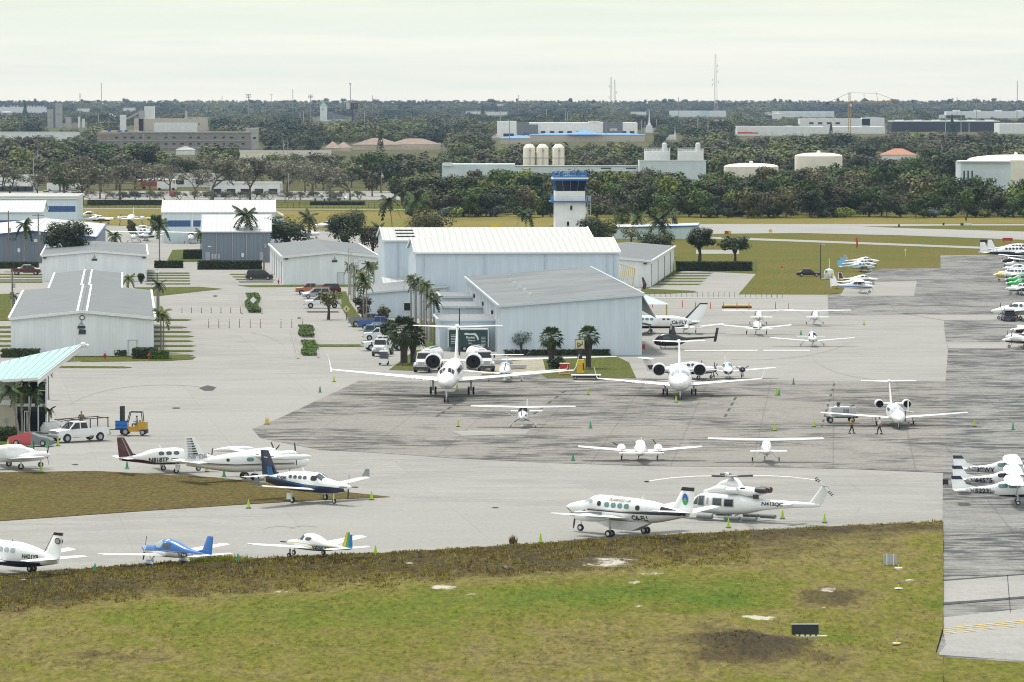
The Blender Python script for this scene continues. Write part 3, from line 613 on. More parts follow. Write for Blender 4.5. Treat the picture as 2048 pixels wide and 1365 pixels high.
# ---------------------------------------------------------------- terminal building at the left edge
tt=empty('terminal_building',P(60,866),0,'cream terminal building with rising pale teal metal roof and tall glass front','terminal building')
O=P(60,866); O.z=0
def loc(v): return Vector(v)-O
mat('teal_roof',(.36,.58,.54),.4,.1,.05,.6); mat('teal_seam',(.2,.36,.34),.5,0,0); mat('terminal_wall',(.5,.46,.36),.85,0,.1,.6)
B=At(75,758,468); T_=At(164,688,486); L2=At(-60,766,468); TL=At(-60,738,486); Bx=At(0,762,468)
roof_pts=[loc(B),loc(T_),loc(TL),loc(L2)]
b=MB().use('teal_roof'); b.add([p for p in roof_pts]+[p-Vector((0,0,.12)) for p in roof_pts],[(0,1,2,3),(4,7,6,5),(0,4,5,1),(1,5,6,2),(2,6,7,3),(3,7,4,0)]); b.obj('roof',parent=tt)
for i in range(12):
    u=i/11.; p=roof_pts[0].lerp(roof_pts[3],u); q=roof_pts[1].lerp(roof_pts[2],u)
    b=MB().use('teal_seam'); b.beam(p+Vector((0,0,.06)),q+Vector((0,0,.06)),.045,.04); b.obj('roof_seam',parent=tt)
b=MB().use('trim_white'); b.prism([roof_pts[0]-Vector((0,0,.0)),roof_pts[1],roof_pts[1]-Vector((.3,0,.75)),roof_pts[0]-Vector((0,0,.5))],(.14,0,0)); b.beam(roof_pts[0],roof_pts[3],.14,.3); b.obj('fascia',parent=tt)
b=MB().use('trim_white'); rp_=roof_pts[1]; b.ball((rp_.x+.15,rp_.y-.3,rp_.z-.1),.32); b.ball((rp_.x+.6,rp_.y-.3,rp_.z-.2),.22); b.beam((rp_.x-.8,rp_.y,rp_.z-1.9),(rp_.x-.8,rp_.y,rp_.z+.6),.05); b.beam((rp_.x-1.3,rp_.y,rp_.z-1.9),(rp_.x-.1,rp_.y,rp_.z-1.9),.05); b.obj('roof_camera',parent=tt)
sc_=1/ppm(866); X=lambda px:(px-60)*sc_
gx0,gx1=X(33),X(92.5); gh=5.35
b=MB().use('terminal_wall'); b.prism([(gx0-22,.3,0),(gx1,.3,0),(gx1,.3,5.5),(gx0-22,.3,4.6)],(0,.4,0)); b.prism([(gx0-22,.72,0),(gx1-1.8,.72,0),(gx1-1.8,.72,5.4),(gx0-22,.72,4.6)],(0,13,0)); b.obj('wall',parent=tt)
b=MB().use('dark_glass'); b.box(((gx0+gx1)/2,.26,gh/2),(gx1-gx0,.1,gh)); b.obj('glass_front',parent=tt)
for px_ in(33,43.5,58.5,76.5,92): MB().use('trim_white').box((X(px_),.18,gh/2),(.14,.18,gh)).obj('mullion',parent=tt)
for z,hh in((.05,.12),(2.85,.3),(gh,.2),(4.35,.1)): MB().use('trim_white').box(((gx0+gx1)/2,.17,z),(gx1-gx0,.15,hh)).obj('transom',parent=tt)
b=MB().use('trim_white'); 
for x in(X(49),X(54),X(59)): b.box((x,.1,1.1),(.09,.1,2.2))
b.box((X(54),.1,2.2),(.6,.1,.1)); b.obj('entrance_door',parent=tt)
b=MB().use('terminal_wall'); b.box((X(5),-.2,1.9),(2.8,1.4,3.9)); b.box((X(-30),-.3,1.9),(2.8,1.4,3.9)); b.use('trim_white'); b.box((X(-2),-.8,3.2),(3.3,.6,.5)); b.prism([(X(-40),-1.0,4.2),(X(34),-1.0,4.2),(X(30),.4,4.9),(X(-40),.4,4.9)],(0,0,.15)); b.obj('side_wing',parent=tt)
MB().use('grey_paint').box((X(14),-.95,1.4),(.35,.25,.4)).obj('letter_box',parent=tt); MB().use('grey_paint').box((X(15),-.95,.6),(.08,.1,1.2)).obj('pole',parent=tt)
tag(MB().use('grey_paint').box((0,0,.04),(9,3.2,.08)).obj('paved_terrace',loc=P(85,872,.03),rz=R(-20)),kind='structure')
# ---------------------------------------------------------------- vegetation
def leafmat(name,c0,c1,c2,transl=.15,rough=.75):
    m,nt,b=newmat(name); L=nt.links.new
    oi=N(nt,'ShaderNodeObjectInfo'); at=N(nt,'ShaderNodeAttribute'); at.attribute_name='tone'
    no=gnoise(nt,posnode(nt),.5,3.,.6)
    ad=N(nt,'ShaderNodeMath',operation='MULTIPLY_ADD'); L(oi.outputs['Random'],ad.inputs[0]); ad.inputs[1].default_value=.3
    a2=N(nt,'ShaderNodeMath',operation='MULTIPLY_ADD'); L(at.outputs['Fac'],a2.inputs[0]); a2.inputs[1].default_value=.5; L(ad.outputs[0],a2.inputs[2])
    a3=N(nt,'ShaderNodeMath',operation='MULTIPLY_ADD'); L(no,a3.inputs[0]); a3.inputs[1].default_value=.5; a3.inputs[2].default_value=-.15; L(a3.outputs[0],ad.inputs[2])
    r=ramp(nt,[(.15,c0),(.5,c1),(.85,c2)]); L(a2.outputs[0],r.inputs[0]); L(r.outputs[0],b.inputs['Base Color'])
    b.inputs['Roughness'].default_value=rough; b.inputs['Specular IOR Level'].default_value=.25
    MATS[name]=m
def dk(c,f): return tuple(x*f for x in c)
for nm,c in (('leaf_dark',(.032,.046,.016)),('leaf_green',(.055,.085,.02)),('leaf_lime',(.12,.15,.025)),('leaf_olive',(.085,.082,.03)),('leaf_brown',(.07,.062,.036)),('leaf_blue',(.085,.11,.095)),('leaf_twig',(.15,.145,.10)),('leaf_gold',(.14,.11,.025)),('palm_green',(.04,.062,.018)),('palm_yellow',(.085,.105,.022)),('hedge_green',(.035,.05,.018)),('hedge_light',(.05,.085,.015))):
    leafmat(nm,dk(c,.35),c,dk(c,2.1))
mat('bark',(.13,.11,.09),.95,0,.3,4); mat('palm_bark',(.24,.22,.19),.95,0,.25,3); mat('dark_bark',(.06,.05,.04),.95,0,.3,4)
def quads_mesh(name,C,Nn,S,tone,m,asp=1.0):
    """leaf clumps: centres C, normals Nn, sizes S (numpy)"""
    n=len(C); Nn=Nn/np.maximum(1e-6,np.linalg.norm(Nn,axis=1))[:,None]
    r=np.random.normal(size=(n,3)); A=np.cross(Nn,r); A/=np.maximum(1e-6,np.linalg.norm(A,axis=1))[:,None]; B=np.cross(Nn,A)
    S=S[:,None]; v=np.empty((n,4,3)); j=np.random.uniform(.6,1.15,(n,4,1))
    v[:,0]=C-A*S*j[:,0]; v[:,1]=C-B*S*asp*j[:,1]; v[:,2]=C+A*S*j[:,2]; v[:,3]=C+B*S*asp*j[:,3]
    me=bpy.data.meshes.new(name); me.vertices.add(n*4); me.vertices.foreach_set('co',v.reshape(-1).astype(np.float32)); me.loops.add(n*4); me.loops.foreach_set('vertex_index',np.arange(n*4,dtype=np.int32)); me.polygons.add(n); me.polygons.foreach_set('loop_start',np.arange(0,n*4,4,dtype=np.int32)); me.polygons.foreach_set('loop_total',np.full(n,4,dtype=np.int32))
    a=me.attributes.new('tone','FLOAT','POINT'); a.data.foreach_set('value',np.repeat(tone,4).astype(np.float32)); me.materials.append(MATS[m]); me.update(calc_edges=True); return me
NR=[.38,.35]
def crown_pts(w,h,zb,nl,n,s,flat=.8,seed=0):
    np.random.seed(seed); random.seed(seed); C=[];NN=[];T=[]
    lobes=[(0,0,zb+h*.5,w*.36,h*.42)]
    for i in range(nl):
        a=i*2.4+random.uniform(-.5,.5); rr=w*random.uniform(.16,.34); z=zb+h*random.uniform(.28,.8); lr=w*random.uniform(.13,.23)
        lobes.append((rr*math.cos(a),rr*math.sin(a),z,lr,lr*flat*random.uniform(.7,1.0)))
    tot=sum(l[3]**2 for l in lobes)
    for l in lobes:
        k=int(n*l[3]**2/tot)+2; d=np.random.normal(size=(k,3)); d/=np.linalg.norm(d,axis=1)[:,None]; rad=np.random.uniform(.62,1.08,(k,1))
        C.append(np.array(l[:3])+d*rad*np.array([l[3],l[3],l[4]])); NN.append(d+np.random.normal(size=(k,3))*NR[0]+np.array([0,0,NR[1]])); T.append(np.full(k,random.uniform(.2,.8))+np.random.uniform(-.25,.25,k))
    C=np.concatenate(C); NN=np.concatenate(NN); T=np.clip(np.concatenate(T),0,1); S=np.random.uniform(.6,1.3,len(C))*s
    ok=C[:,2]>zb*.75; return C[ok],NN[ok],S[ok],T[ok]
def trunk_mesh(h,r,sp,nb,m='bark',seed=0,top=.75):
    random.seed(seed); b=MB().use(m); b.path([(0,0,0),(.05*h*.3,0,h*.3),(0,.03*h,h*.5)],[r*1.25,r*.85,r*.7],7)
    for i in range(nb):
        a=i*6.283/nb+random.uniform(-.4,.4); q=random.uniform(.5,1)*sp; z=h*random.uniform(.7,1)*1.1
        b.path([(0,.02*h,h*random.uniform(.3,.48)),(q*.45*math.cos(a),q*.45*math.sin(a),h*.68),(q*math.cos(a),q*math.sin(a),z)],[r*.5,r*.32,r*.1],5)
    return b.mesh('trunk',True)
def bare_mesh(h,w,seed,m='leaf_twig',depth=5):
    random.seed(seed); b=MB().use('bark'); tips=[]
    def grow(p,d,l,r,k):
        q=p+d*l; b.tube(p,q,r,r*.68,4 if k>2 else 3,False)
        if k==0: tips.append(q); return
        for i in range(3 if k>1 else 3):
            n=Vector((random.gauss(0,1),random.gauss(0,1),random.gauss(.15,.6))).normalized(); grow(q,(d*.72+n*.62).normalized(),l*random.uniform(.68,.86),r*.64,k-1)
    grow(Vector((0,0,0)),Vector((0,0,1)),h*.27,h*.028,depth)
    zmax=max(t.z for t in tips); s=h/zmax
    return b.mesh('trunk'),tips
# --- individual trees of the wood: shared meshes
def crown_variant(i,kind,n,s):
    fl={'round':(10,8.2,1.6,9,.85),'wide':(13,7.5,2.2,12,.7),'tall':(7.5,10,1.5,8,1.1),'low':(8,4.2,.3,7,.8)}[kind]
    return crown_pts(fl[0],fl[1],fl[2],fl[3],n,s,fl[4],seed=i)
CROWN={}; KINDS=['round','wide','tall','low']; LM_=['leaf_dark','leaf_green','leaf_lime','leaf_olive','leaf_brown','leaf_blue','leaf_gold']
def get_crown(kind,v,m):
    k=(kind,v,m)
    if k not in CROWN:
        if (kind,v) not in CROWN: CROWN[(kind,v)]=quads_mesh('crown',*[crown_variant(v*7+KINDS.index(kind),kind,1100 if kind!='low' else 700,.42)[j] for j in (0,1,2,3)],m)
        me=CROWN[(kind,v)].copy(); me.materials[0]=MATS[m]; CROWN[k]=me
    return CROWN[k]
TRUNK={k:trunk_mesh(h,.28,sp,5,'bark',i) for i,(k,h,sp) in enumerate((('round',6,2.6),('wide',6,3.8),('tall',7,1.8),('low',2.2,2.)))}
def tree(name,label,loc,kind,m,v=0,sc=1.,group=None,rz=0,scz=None,cat='tree'):
    e=empty(name,loc,rz,label,cat,group); e.scale=(sc,sc,scz or sc)
    c=bpy.data.objects.new('crown',get_crown(kind,v,m)); COL.objects.link(c); c.parent=e
    t=bpy.data.objects.new('trunk',TRUNK[kind]); COL.objects.link(t); t.parent=e; return e
BARE=[]
for i in range(4):
    random.seed(30+i); np.random.seed(30+i); tm,tips=bare_mesh(9,9,50+i); C=np.array([t+Vector((random.gauss(0,.35),random.gauss(0,.35),random.gauss(0,.3))) for t in tips for _ in range(6)])
    BARE.append((tm,quads_mesh('crown',C,np.random.normal(size=C.shape),np.random.uniform(.05,.15,len(C)),np.random.uniform(0,1,len(C)),'leaf_twig',3.2)))
def bare(label,loc,v=0,sc=1.,rz=0,group=None,m=None):
    e=empty('bare_tree',loc,rz,label,'tree',group); e.scale=(sc*1.3,sc*1.3,sc); t=bpy.data.objects.new('trunk',BARE[v][0]); c=bpy.data.objects.new('crown',BARE[v][1]); 
    for o in(t,c): COL.objects.link(o); o.parent=e
    return e
ADJ={'leaf_dark':'dark green','leaf_green':'green','leaf_lime':'bright lime green','leaf_olive':'olive','leaf_brown':'brownish','leaf_blue':'blue grey','leaf_gold':'golden green'}
KN={'round':'rounded','wide':'spreading','tall':'tall narrow','low':'low shrubby'}
def blocked(x,yb,hm,wm):
    """would a crown here hide a landmark the photo shows?"""
    s=(yb-YH)/HC; yt=yb-hm*s; x0,x1=x-wm*s*.5,x+wm*s*.5
    for (a,b_,c,d_,by) in FARRECT:
        if x1<a+2 or x0>b_-2: continue
        if yb>by-1 and yt<d_-(11 if d_>315 else 3): return True
        if by>=yb>by-6 : return True
    return False
FARR_EXTRA=[]
def wood(seed,n,y0,y1,x0,x1,hs,mats,kinds,grp,word,dens=None):
    random.seed(seed); out=0; tries=0
    while out<n and tries<n*14:
        tries+=1; y=y0+(y1-y0)*((out+random.random())/n); x=random.uniform(x0,x1); kd=random.choice(kinds); m=random.choice(mats); sc=random.uniform(*hs); hh=(9.5 if kd!='low' else 4.6)*sc
        if kd=='tall': hh=11*sc
        if blocked(x,y,hh,(10 if kd!='wide' else 12)*sc*.85): continue
        v=random.randrange(3); p=P(x,y); TREES.append((p,kd,m,v,sc,x,y,grp,word)); out+=1
TREES=[]
def tower_clear(x): return False
dm=['leaf_dark']*5+['leaf_green']*5+['leaf_olive']*3+['leaf_brown']*2+['leaf_lime']
FARRECT_SAVE=None
# ---------------------------------------------------------------- buildings, masts and poles beyond the airfield
FARRECT=[]
def keep(x0,x1,y0,y1,by): FARRECT.append((x0,x1,y0,y1,by))
def block(name,label,x0,x1,yt,yb,m,depth=20,vis=None,cat='building',group=None,yv=None,rz=0):
    """box building: front base on the ground line yb (map row), top at row yt"""
    o=P(x0,yb); w=xat(x1,yb,o.y)-o.x; h=zat(o.y,yt); e=empty(name,(o.x,o.y,0),rz,label,cat,group)
    b=MB().use(m); b.box((w/2,depth/2,h/2),(w,depth,h)); b.obj('wall',parent=e)
    keep(x0,x1,yt,yv or yb,yb); return e,w,h,o.y
def hips(par,x0,x1,y0,y1,z,rh,m,name='roof',ov=.6):
    b=MB().use(m); x0-=ov;x1+=ov;y0-=ov;y1+=ov; dy=(y1-y0)/2; ix=min(dy,(x1-x0)/2-.1)
    b.add([(x0,y0,z),(x1,y0,z),(x1,y1,z),(x0,y1,z),(x0+ix,y0+dy,z+rh),(x1-ix,y0+dy,z+rh)],[(0,1,5,4),(1,2,5),(2,3,4,5),(3,0,4),(0,3,2,1)]); return b.obj(name,parent=par)
def wins(par,w,z,n,ww,wh,m='glass_far',x0=0,y=-.05,name='window'):
    for i in range(n): MB().use(m).box((x0+(i+.5)*w/n,y,z),(ww,.1,wh)).obj(name,parent=par)
# onx warehouse
e,w,h,D=block('warehouse','long white warehouse with grey end panels and big white lower case letters',1034,1275,246,271,'stucco_white',60)
k=D/9216
def zz(py,D_=None): return zat(D_ or D,py)
MB().use('stucco_white').box((19*k+50*k*0+ (1275-1034)*k*.0+ (1192-1034)*k-22*k,8,h+.5),(24*k,16,1.6)).obj('parapet',parent=e)
mat('slate',(.16,.18,.18),.8)
MB().use('slate').box((((1211+1240)/2-1034)*k,-.4,h/2+.4),((1240-1201)*k,.8,h+.8)).obj('grey_panel',parent=e); MB().use('slate').box(((1046-1034)*k,-.4,h/2+.2),(24*k,.8,h+.4)).obj('grey_panel',parent=e); MB().use('slate').box(((1067-1034)*k,-.35,h/2-.8),(18*k,.6,h-1.6)).obj('grey_panel',parent=e)
lettering('onx',3.9,lambda u,v:(((1226.5)-1034)*k+u*1.1,-.9,zz(259)+v),'trim_white',e,'shop_sign',bold=.03)
for x in(1086,1104,1121.5,1139,1157,1174,1248,1264): MB().use('recess').box(((x-1034)*k,-.06,zz(265)),(9*k,.12,2.2)).obj('dock_door',parent=e)
e,w,h,D=block('warehouse','white tilt-up building beside the highway, left of the warehouse with grey panels',994,1033,243,275,'stucco_white',30); MB().use('recess').box((10,-.06,2),(9,.1,2.5)).obj('dock_door',parent=e)
e,w,h,D=block('commercial_building','low building with bright blue hipped roof in front of the white warehouse',1060,1290,270,284,'stucco_cream',26); mat('bright_blue_roof',(.1,.3,.6),.5,0,.08,.2)
hips(e,0,w,0,26,h,1.2,'bright_blue_roof'); hips(e,w*.33,w*.62,-3,20,h+.2,3.2,'bright_blue_roof','roof_hip')
e,w,h,D=block('commercial_building','blue roofed low building at the left end of the blue hipped roofs',1000,1062,277,288,'stucco_cream',14); hips(e,0,w,0,14,h,1.6,'bright_blue_roof')
# orange and white store, long white roofs at right
e,w,h,D=block('store','white box store with orange red band at its left end',1474,1620,253,272,'stucco_white',30); MB().use('orange_red').box((w*.11,-.06,zz(266,D)),(w*.2,.12,1.6)).obj('orange_band',parent=e); MB().use('orange_red').box((w*.25,-.06,zz(266.5,D)),(w*.08,.12,1.2)).obj('orange_band',parent=e)
e,w,h,D=block('warehouse','long low white flat roofed building right of the orange banded store',1540,1770,254,268,'stucco_white',50); wins(e,w,h+.6,3,7,1.2,'stucco_grey',y=8,name='roof_unit')
e,w,h,D=block('warehouse','white arched roof market building below the crane tower',1600,1740,238,256,'stucco_white',40); wins(e,w*.5,h*.5,4,5,2.4,x0=w*.1)
e,w,h,D=block('store','white cube shaped store with small dark lettering',1724,1769,236,256,'stucco_white',20)
MB().use('stucco_grey').box((w*.5,5,h+.5),(w*.6,4,1)).obj('roof_unit',parent=e)
e,w,h,D=block('warehouse','very long dark charcoal fronted building with white roof units',1783,1999,244,264,'recess',50); MB().use('stucco_white').box((w/2,25,h+.4),(w,49,1)).obj('roof',parent=e); wins(e,w,h+1.4,6,9,1,'stucco_white',y=14,name='roof_unit')
e,w,h,D=block('warehouse','pale grey sloping roof building at the right edge beyond the charcoal one',1999,2120,247,268,'stucco_white',50)
e,w,h,D=block('office_block','distant pale blue office strip with mirrored centre, behind the spire',1340,1452,222,234,'stucco_white',30); MB().use('plaster_blue').box((w*.62,-.2,h/2),(w*.16,.4,h)).obj('glass_centre',parent=e)
e,w,h,D=block('office_block','distant white office strip left of the crane',1546,1668,223,235,'stucco_white',30); wins(e,w,h*.5,6,9,2.5,'plaster_blue')
e,w,h,D=block('office_block','distant white office strip at the far right with stepped roofline',1892,2060,223,237,'stucco_white',30); wins(e,w,h+1,4,12,2,'stucco_white',y=6,name='roof_unit')
for i,(a,b_,c) in enumerate(((932,962,224),(972,1014,225),(1262,1292,225),(155,178,218),(247,270,217),(1880,1930,231))):
    block('low_building',['small white building in the distant trees above the highway','thin white roof in the distant trees near the highway','thin white roof in distant trees left of the spire','thin white roof far behind the concrete silos','thin white roof behind the cement plant','thin white roof above the charcoal building'][i],a,b_,c,c+6,'stucco_white',12)
# white multi gabled hotel at far left
e,w,h,D=block('hotel','distant row of white houses with zigzag gables at the far left',-10,92,215,226,'stucco_white',14); b=MB().use('slate'); b.box((w/2,7,h+1.6),(w,13,3.2)); b.obj('roof',parent=e)
for x in(7,22,28,35,57,62,68,75,80,86):
    X_=(x+10)*D/9216; b=MB().use('stucco_white'); b.prism([(X_-2.6,-.4,h+.1),(X_+2.6,-.4,h+.1),(X_,-.4,h+4.4)],(0,.5,0)); b.obj('gable',parent=e)
# concrete silo towers
for i,(x0,x1,yt,yb,l) in enumerate(((95,106,219,256,'short left silo tower of bare concrete beside the tallest one'),(111,124,207,256,'tallest square silo tower of bare concrete at the left'),(131,142,235,256,'small white plant tower right of the concrete silos'),(106.5,110.5,219,256,'thin dark lift shaft between the two concrete silo towers'))):
    e,w,h,D=block('silo_tower',l,x0,x1,yt,yb,'stucco_grey' if i!=3 else 'slate',5 if i<3 else 3,cat='silo')
    MB().use('slate').box((w/2,1.2,h+.6),(w*.5,1.5,1.2)).obj('top_house',parent=e)
    if i<2: MB().use('slate').box((w/2,-.05,h*.55),(w*.7,.1,.4)).obj('louvre',parent=e); MB().use('slate').box((w*.52,-.05,h/2),(.2,.1,h)).obj('joint',parent=e)
for i,(x0,x1,yt) in enumerate(((156,160,234),(164.5,169,238))): block('silo_tower',['slender pale chimney stack left of its twin beyond the small plant','stubby pale chimney stack right of its twin beyond the small plant'][i],x0,x1,yt,256,'stucco_white',3,cat='silo')
# cement plant
e,w,h,D=block('cement_plant','pale cement works with tall block tower, conveyor and square silo',268,412,238,262,'stucco_cream',30,cat='factory')
k=D/9216; q=lambda x:(x-268)*k
MB().use('stucco_white').box((q(298.5),6,zz(213,D)/2),(20*k,9,zz(213,D))).obj('tower_block',parent=e); MB().use('stucco_grey').box((q(283),4,zz(222,D)/2),(11*k,8,zz(222,D))).obj('tower_wing',parent=e)
b=MB().use('stucco_grey'); b.beam((q(253),2,zz(238,D)),(q(279),4,zz(225,D)),1.2,1.6); b.obj('conveyor',parent=e)
MB().use('stucco_white').box((q(246),2,zz(230,D)/2),(12*k,6,zz(230,D))).obj('silo',parent=e)
MB().use('stucco_cream').box((q(372),3,zz(222,D)/2),(2.,3,zz(222,D))).obj('lift_frame',parent=e); MB().use('slate').box((q(380),8,zz(214,D)/2+3),(4.,4,zz(214,D)-4)).obj('lift_tower',parent=e)
b=MB().use('stucco_grey'); b.beam((q(375),3,zz(236,D)),(q(418),3,zz(235.5,D)),.8,1.); b.obj('conveyor',parent=e)
for x in(336,352,362,398): MB().use('slate').box((q(x),-.05,h*.55),(1.6,.1,2.2)).obj('opening',parent=e)
keep(240,312,213,262,262)
e,w,h,D=block('warehouse','white block wall in front of the cement works',308,394,246,265,'stucco_white',6); lettering('BLOCKS',1.2,lambda u,v:(w*.68+u,-.05,h*.62+v),'slate',e,'sign_letters') if False else None
# unfinished grey apartment building
e,w,h,D=block('unfinished_building','long unfinished grey concrete block with two rows of dark window openings',194,500,264,302,'concrete_raw',18,yv=287)
k=D/9216
for i,x in enumerate([210,233,250,265,281,298,315,332,348,364,381,397,413,430,447,463,486]):
    for j,y in enumerate((275.5,288)):
        if (x*3+j)%7: MB().use('recess').box(((x-194)*k,-.05,zz(y,D)),((5.5 if i%3 else 7.5)*k,.1,1.1)).obj('window',parent=e)
for y in(266,282,295): MB().use('stucco_grey').box((w/2,-.2,zz(y,D)),(w,.4,.35)).obj('floor_slab',parent=e)
mat('sheathing',(.45,.3,.12),.8); MB().use('sheathing').box(((218-194)*k,-.25,zz(267.5,D)),(44*k,.2,1.4)).obj('timber_sheathing',parent=e)
random.seed(3)
for i in range(22):
    x=203+i*3.4; MB().use(random.choice(['yellow_paint','steel_white','stucco_grey','blue_paint','steel_white'])).box(((x-194)*k,4,h+.45),(random.uniform(.6,1.6),1.5,random.uniform(.5,1.2))).obj('stacked_material',parent=e)
e,w,h,D=block('unfinished_building','grey concrete end tower of the unfinished block',491,515,257,300,'stucco_grey',14); wins(e,w,h*.55,2,1.8,1.4,'recess')
for p in [(-10,155,265,276,'long white flat roof among dark trees at the left edge'),(-10,66,352,386,'pale grey flat roofed shop left of the utility poles'),(301,497,349,365,'cream walled shop with white parapet behind bare trees'),(480,660,303,322,'beige flat roofed warehouse behind the two tall poles'),(420,560,366,385,'low pale roofed shed behind the bare trees')]:
    e,w,h,D=block('shop' if 'shop' in p[4] else 'low_building',p[4],p[0],p[1],p[2],p[3]+10,'stucco_white' if p[0]!=480 else 'tank_cream',18,yv=p[3]-6)
    MB().use('stucco_white').box((w/2,0,h+.1),(w+.6,.5,.7)).obj('parapet',parent=e); wins(e,w,h*.4,5,3,1.8)
e,w,h,D=block('shop','yellow walled shop beside the red truck behind bare trees',272,345,361,378,'yellow_dull',14); hips(e,0,w,0,14,h,.9,'stucco_grey')
e,w,h,D=block('house','small white cottage with hipped roof in front of the unfinished block',352,388,300,310,'stucco_white',9); hips(e,0,w,0,9,h,2,'stucco_grey')
# brown tile roof complex in the middle
for i,(x0,x1,yt,yb) in enumerate(((705,880,290,300),(650,700,297,303))):
    e,w,h,D=block('villa',['wide brown tiled roof behind the dark conical tree','small brown tiled roof left of the conical tree'][i],x0,x1,yt,yb,'stucco_cream',26); hips(e,0,w*.55,0,26,h,4.4,'tile_brown'); hips(e,w*.4,w,4,28,h+.2,3.8,'tile_brown','roof_hip'); keep(x0,x1,yt-9,yb,yb)
e,w,h,D=block('villa','salmon tiled hipped roof house right of the water utility dome',1765,1832,310,320,'stucco_white',14); hips(e,0,w,0,14,h,3.4,'tile_roof'); keep(1765,1832,300,318,320)
# water plant: tanks, domes, blue walls
def tank(label,cx,wpx,yt,yb,m='stucco_cream',dome=0,by=None,name='storage_tank'):
    o=P(cx,by or yb); r=wpx/2*o.y/9216; h=zat(o.y,yt); e=empty(name,(o.x,o.y+r,0),0,label,'tank')
    if dome: MB().use(m).lathe([(r,0),(r,h),(r*.995,h+.02)]+[(r*math.cos(t)*.995,h+dome*math.sin(t)) for t in (.3,.6,.9,1.2,1.5)],n=40).obj('shell',parent=e,smooth=True)
    else: MB().use(m).lathe([(r,0),(r,h),(r*.98,h+.1),(r*.3,h+.12)],n=32).obj('shell',parent=e,smooth=True)
    keep(cx-wpx/2,cx+wpx/2,yt-dome*9216/o.y,yb,by or yb); return e,r,h,o.y
for i,cx in enumerate((1058.5,1085,1117)):
    e,r,h,D=tank(['leftmost','middle','rightmost'][i]+' of the three cream cylindrical silo tanks with conical tops',cx,24,296,326,'tank_cream',by=372)
    MB().use('tank_cream').lathe([(r,h+.02),(r*.55,h+1.3),(r*.2,h+1.45),(.01,h+1.5)],n=24).obj('cone_top',parent=e,smooth=True)
    b=MB().use('stucco_grey'); b.beam((0,-r-.12,2),(0,-r-.12,h),.1); b.beam((.5,-r-.12,2),(.5,-r-.12,h),.1); b.ball((.3,-r,h*.93),.4); b.obj('ladder',parent=e); MB().use('stucco_grey').lathe([(r+.06,h*.72),(r+.06,h*.74)],n=24).obj('hoop',parent=e)
for i,(cx) in enumerate((1315,1382)):
    e,r,h,D=tank(['left','right'][i]+' white round aeration tank with railing and vent on the pale blue wall',cx,52,303,324,'stucco_white',by=386); mat('tank_white',(.62,.65,.66),.7)
    b=MB().use('steel_white'); 
    for a in range(20):
        t=a/20*6.283; b.beam((r*math.cos(t),r*math.sin(t),h),(r*math.cos(t),r*math.sin(t),h+1.1),.1)
        t2=(a+1)/20*6.283
        for z in(.55,1.1): b.beam((r*math.cos(t),r*math.sin(t),h+z),(r*math.cos(t2),r*math.sin(t2),h+z),.09)
    b.obj('railing',parent=e); b=MB().use('steel_white'); b.lathe([(.9,h),(.9,h+2.6),(.6,h+3.0),(.3,h+3.1)],o=(r*.55,-r*.3,0),n=12); b.obj('vent_tower',parent=e)
    if i==0: MB().use('dark_metal').tube((-r*.6,-r*.5,h),(-r*.6,-r*.5,h+3.2),.07).obj('antenna',parent=e)
e,w,h,D=block('water_plant','pale blue windowless plant wall below the two round tanks',1279,1412,322,391,'plaster_blue',20,yv=352,cat='plant building'); MB().use('trim_white').box((w/2,0,h+.1),(w+.3,.4,.3)).obj('coping',parent=e)
e,w,h,D=block('water_plant','long low pale blue plant building with slotted vents, behind the control tower',1030,1279,333,389,'plaster_blue',22,yv=349,cat='plant building'); MB().use('stucco_grey').box((w/2,0,h+.1),(w,.5,.3)).obj('coping',parent=e)
for x in(1212,1262): MB().use('recess').box(((x-1030)*D/9216,-.06,zz(337,D)),(3.6,.1,.4)).obj('vent_slot',parent=e)
MB().use('stucco_cream').box(((1237-1030)*D/9216,-.4,zz(352,D)),(80*D/9216,.8,3.4)).obj('stone_panel',parent=e)
e,w,h,D=block('water_plant','pale plant building end with white top, left of the three silo tanks',884,1030,329,378,'plaster_blue',22,yv=340,cat='plant building'); MB().use('stucco_white').box((w*.08,-.3,h),(w*.12,.6,1.4)).obj('parapet',parent=e)
for i,(cx,wp,yt,yb,by,l) in enumerate(((1640,96,313,326,386,'cream domed reservoir half hidden by trees, right of the tall pole'),(1505,110,334,342,386,'low cream domed reservoir behind the dark trees'),(2042,196,321,332,390,'largest cream domed reservoir at the right edge'))):
    e,r,h,D=tank(l,cx,wp,yt,yb,'tank_cream',dome=1.2+.6*(i==2),by=by,name='reservoir'); MB().use('trim_white').lathe([(.7,h+1.2+.6*(i==2)-.1),(.7,h+1.8+.6*(i==2)),(.1,h+2+.6*(i==2))],n=12).obj('hatch',parent=e)
e,w,h,D=block('water_plant','pale blue building with three tall dark slot windows in front of the largest reservoir',1921,2021,325,396,'plaster_blue',18,yv=360,cat='plant building'); MB().use('stucco_white').box((w/2,6,h+.25),(w+.4,14,.5)).obj('coping',parent=e)
for x in(1928,1936,1944): MB().use('recess').box(((x-1921)*D/9216,-.05,zz(353,D)),(.5,.1,3.8)).obj('slot_window',parent=e)
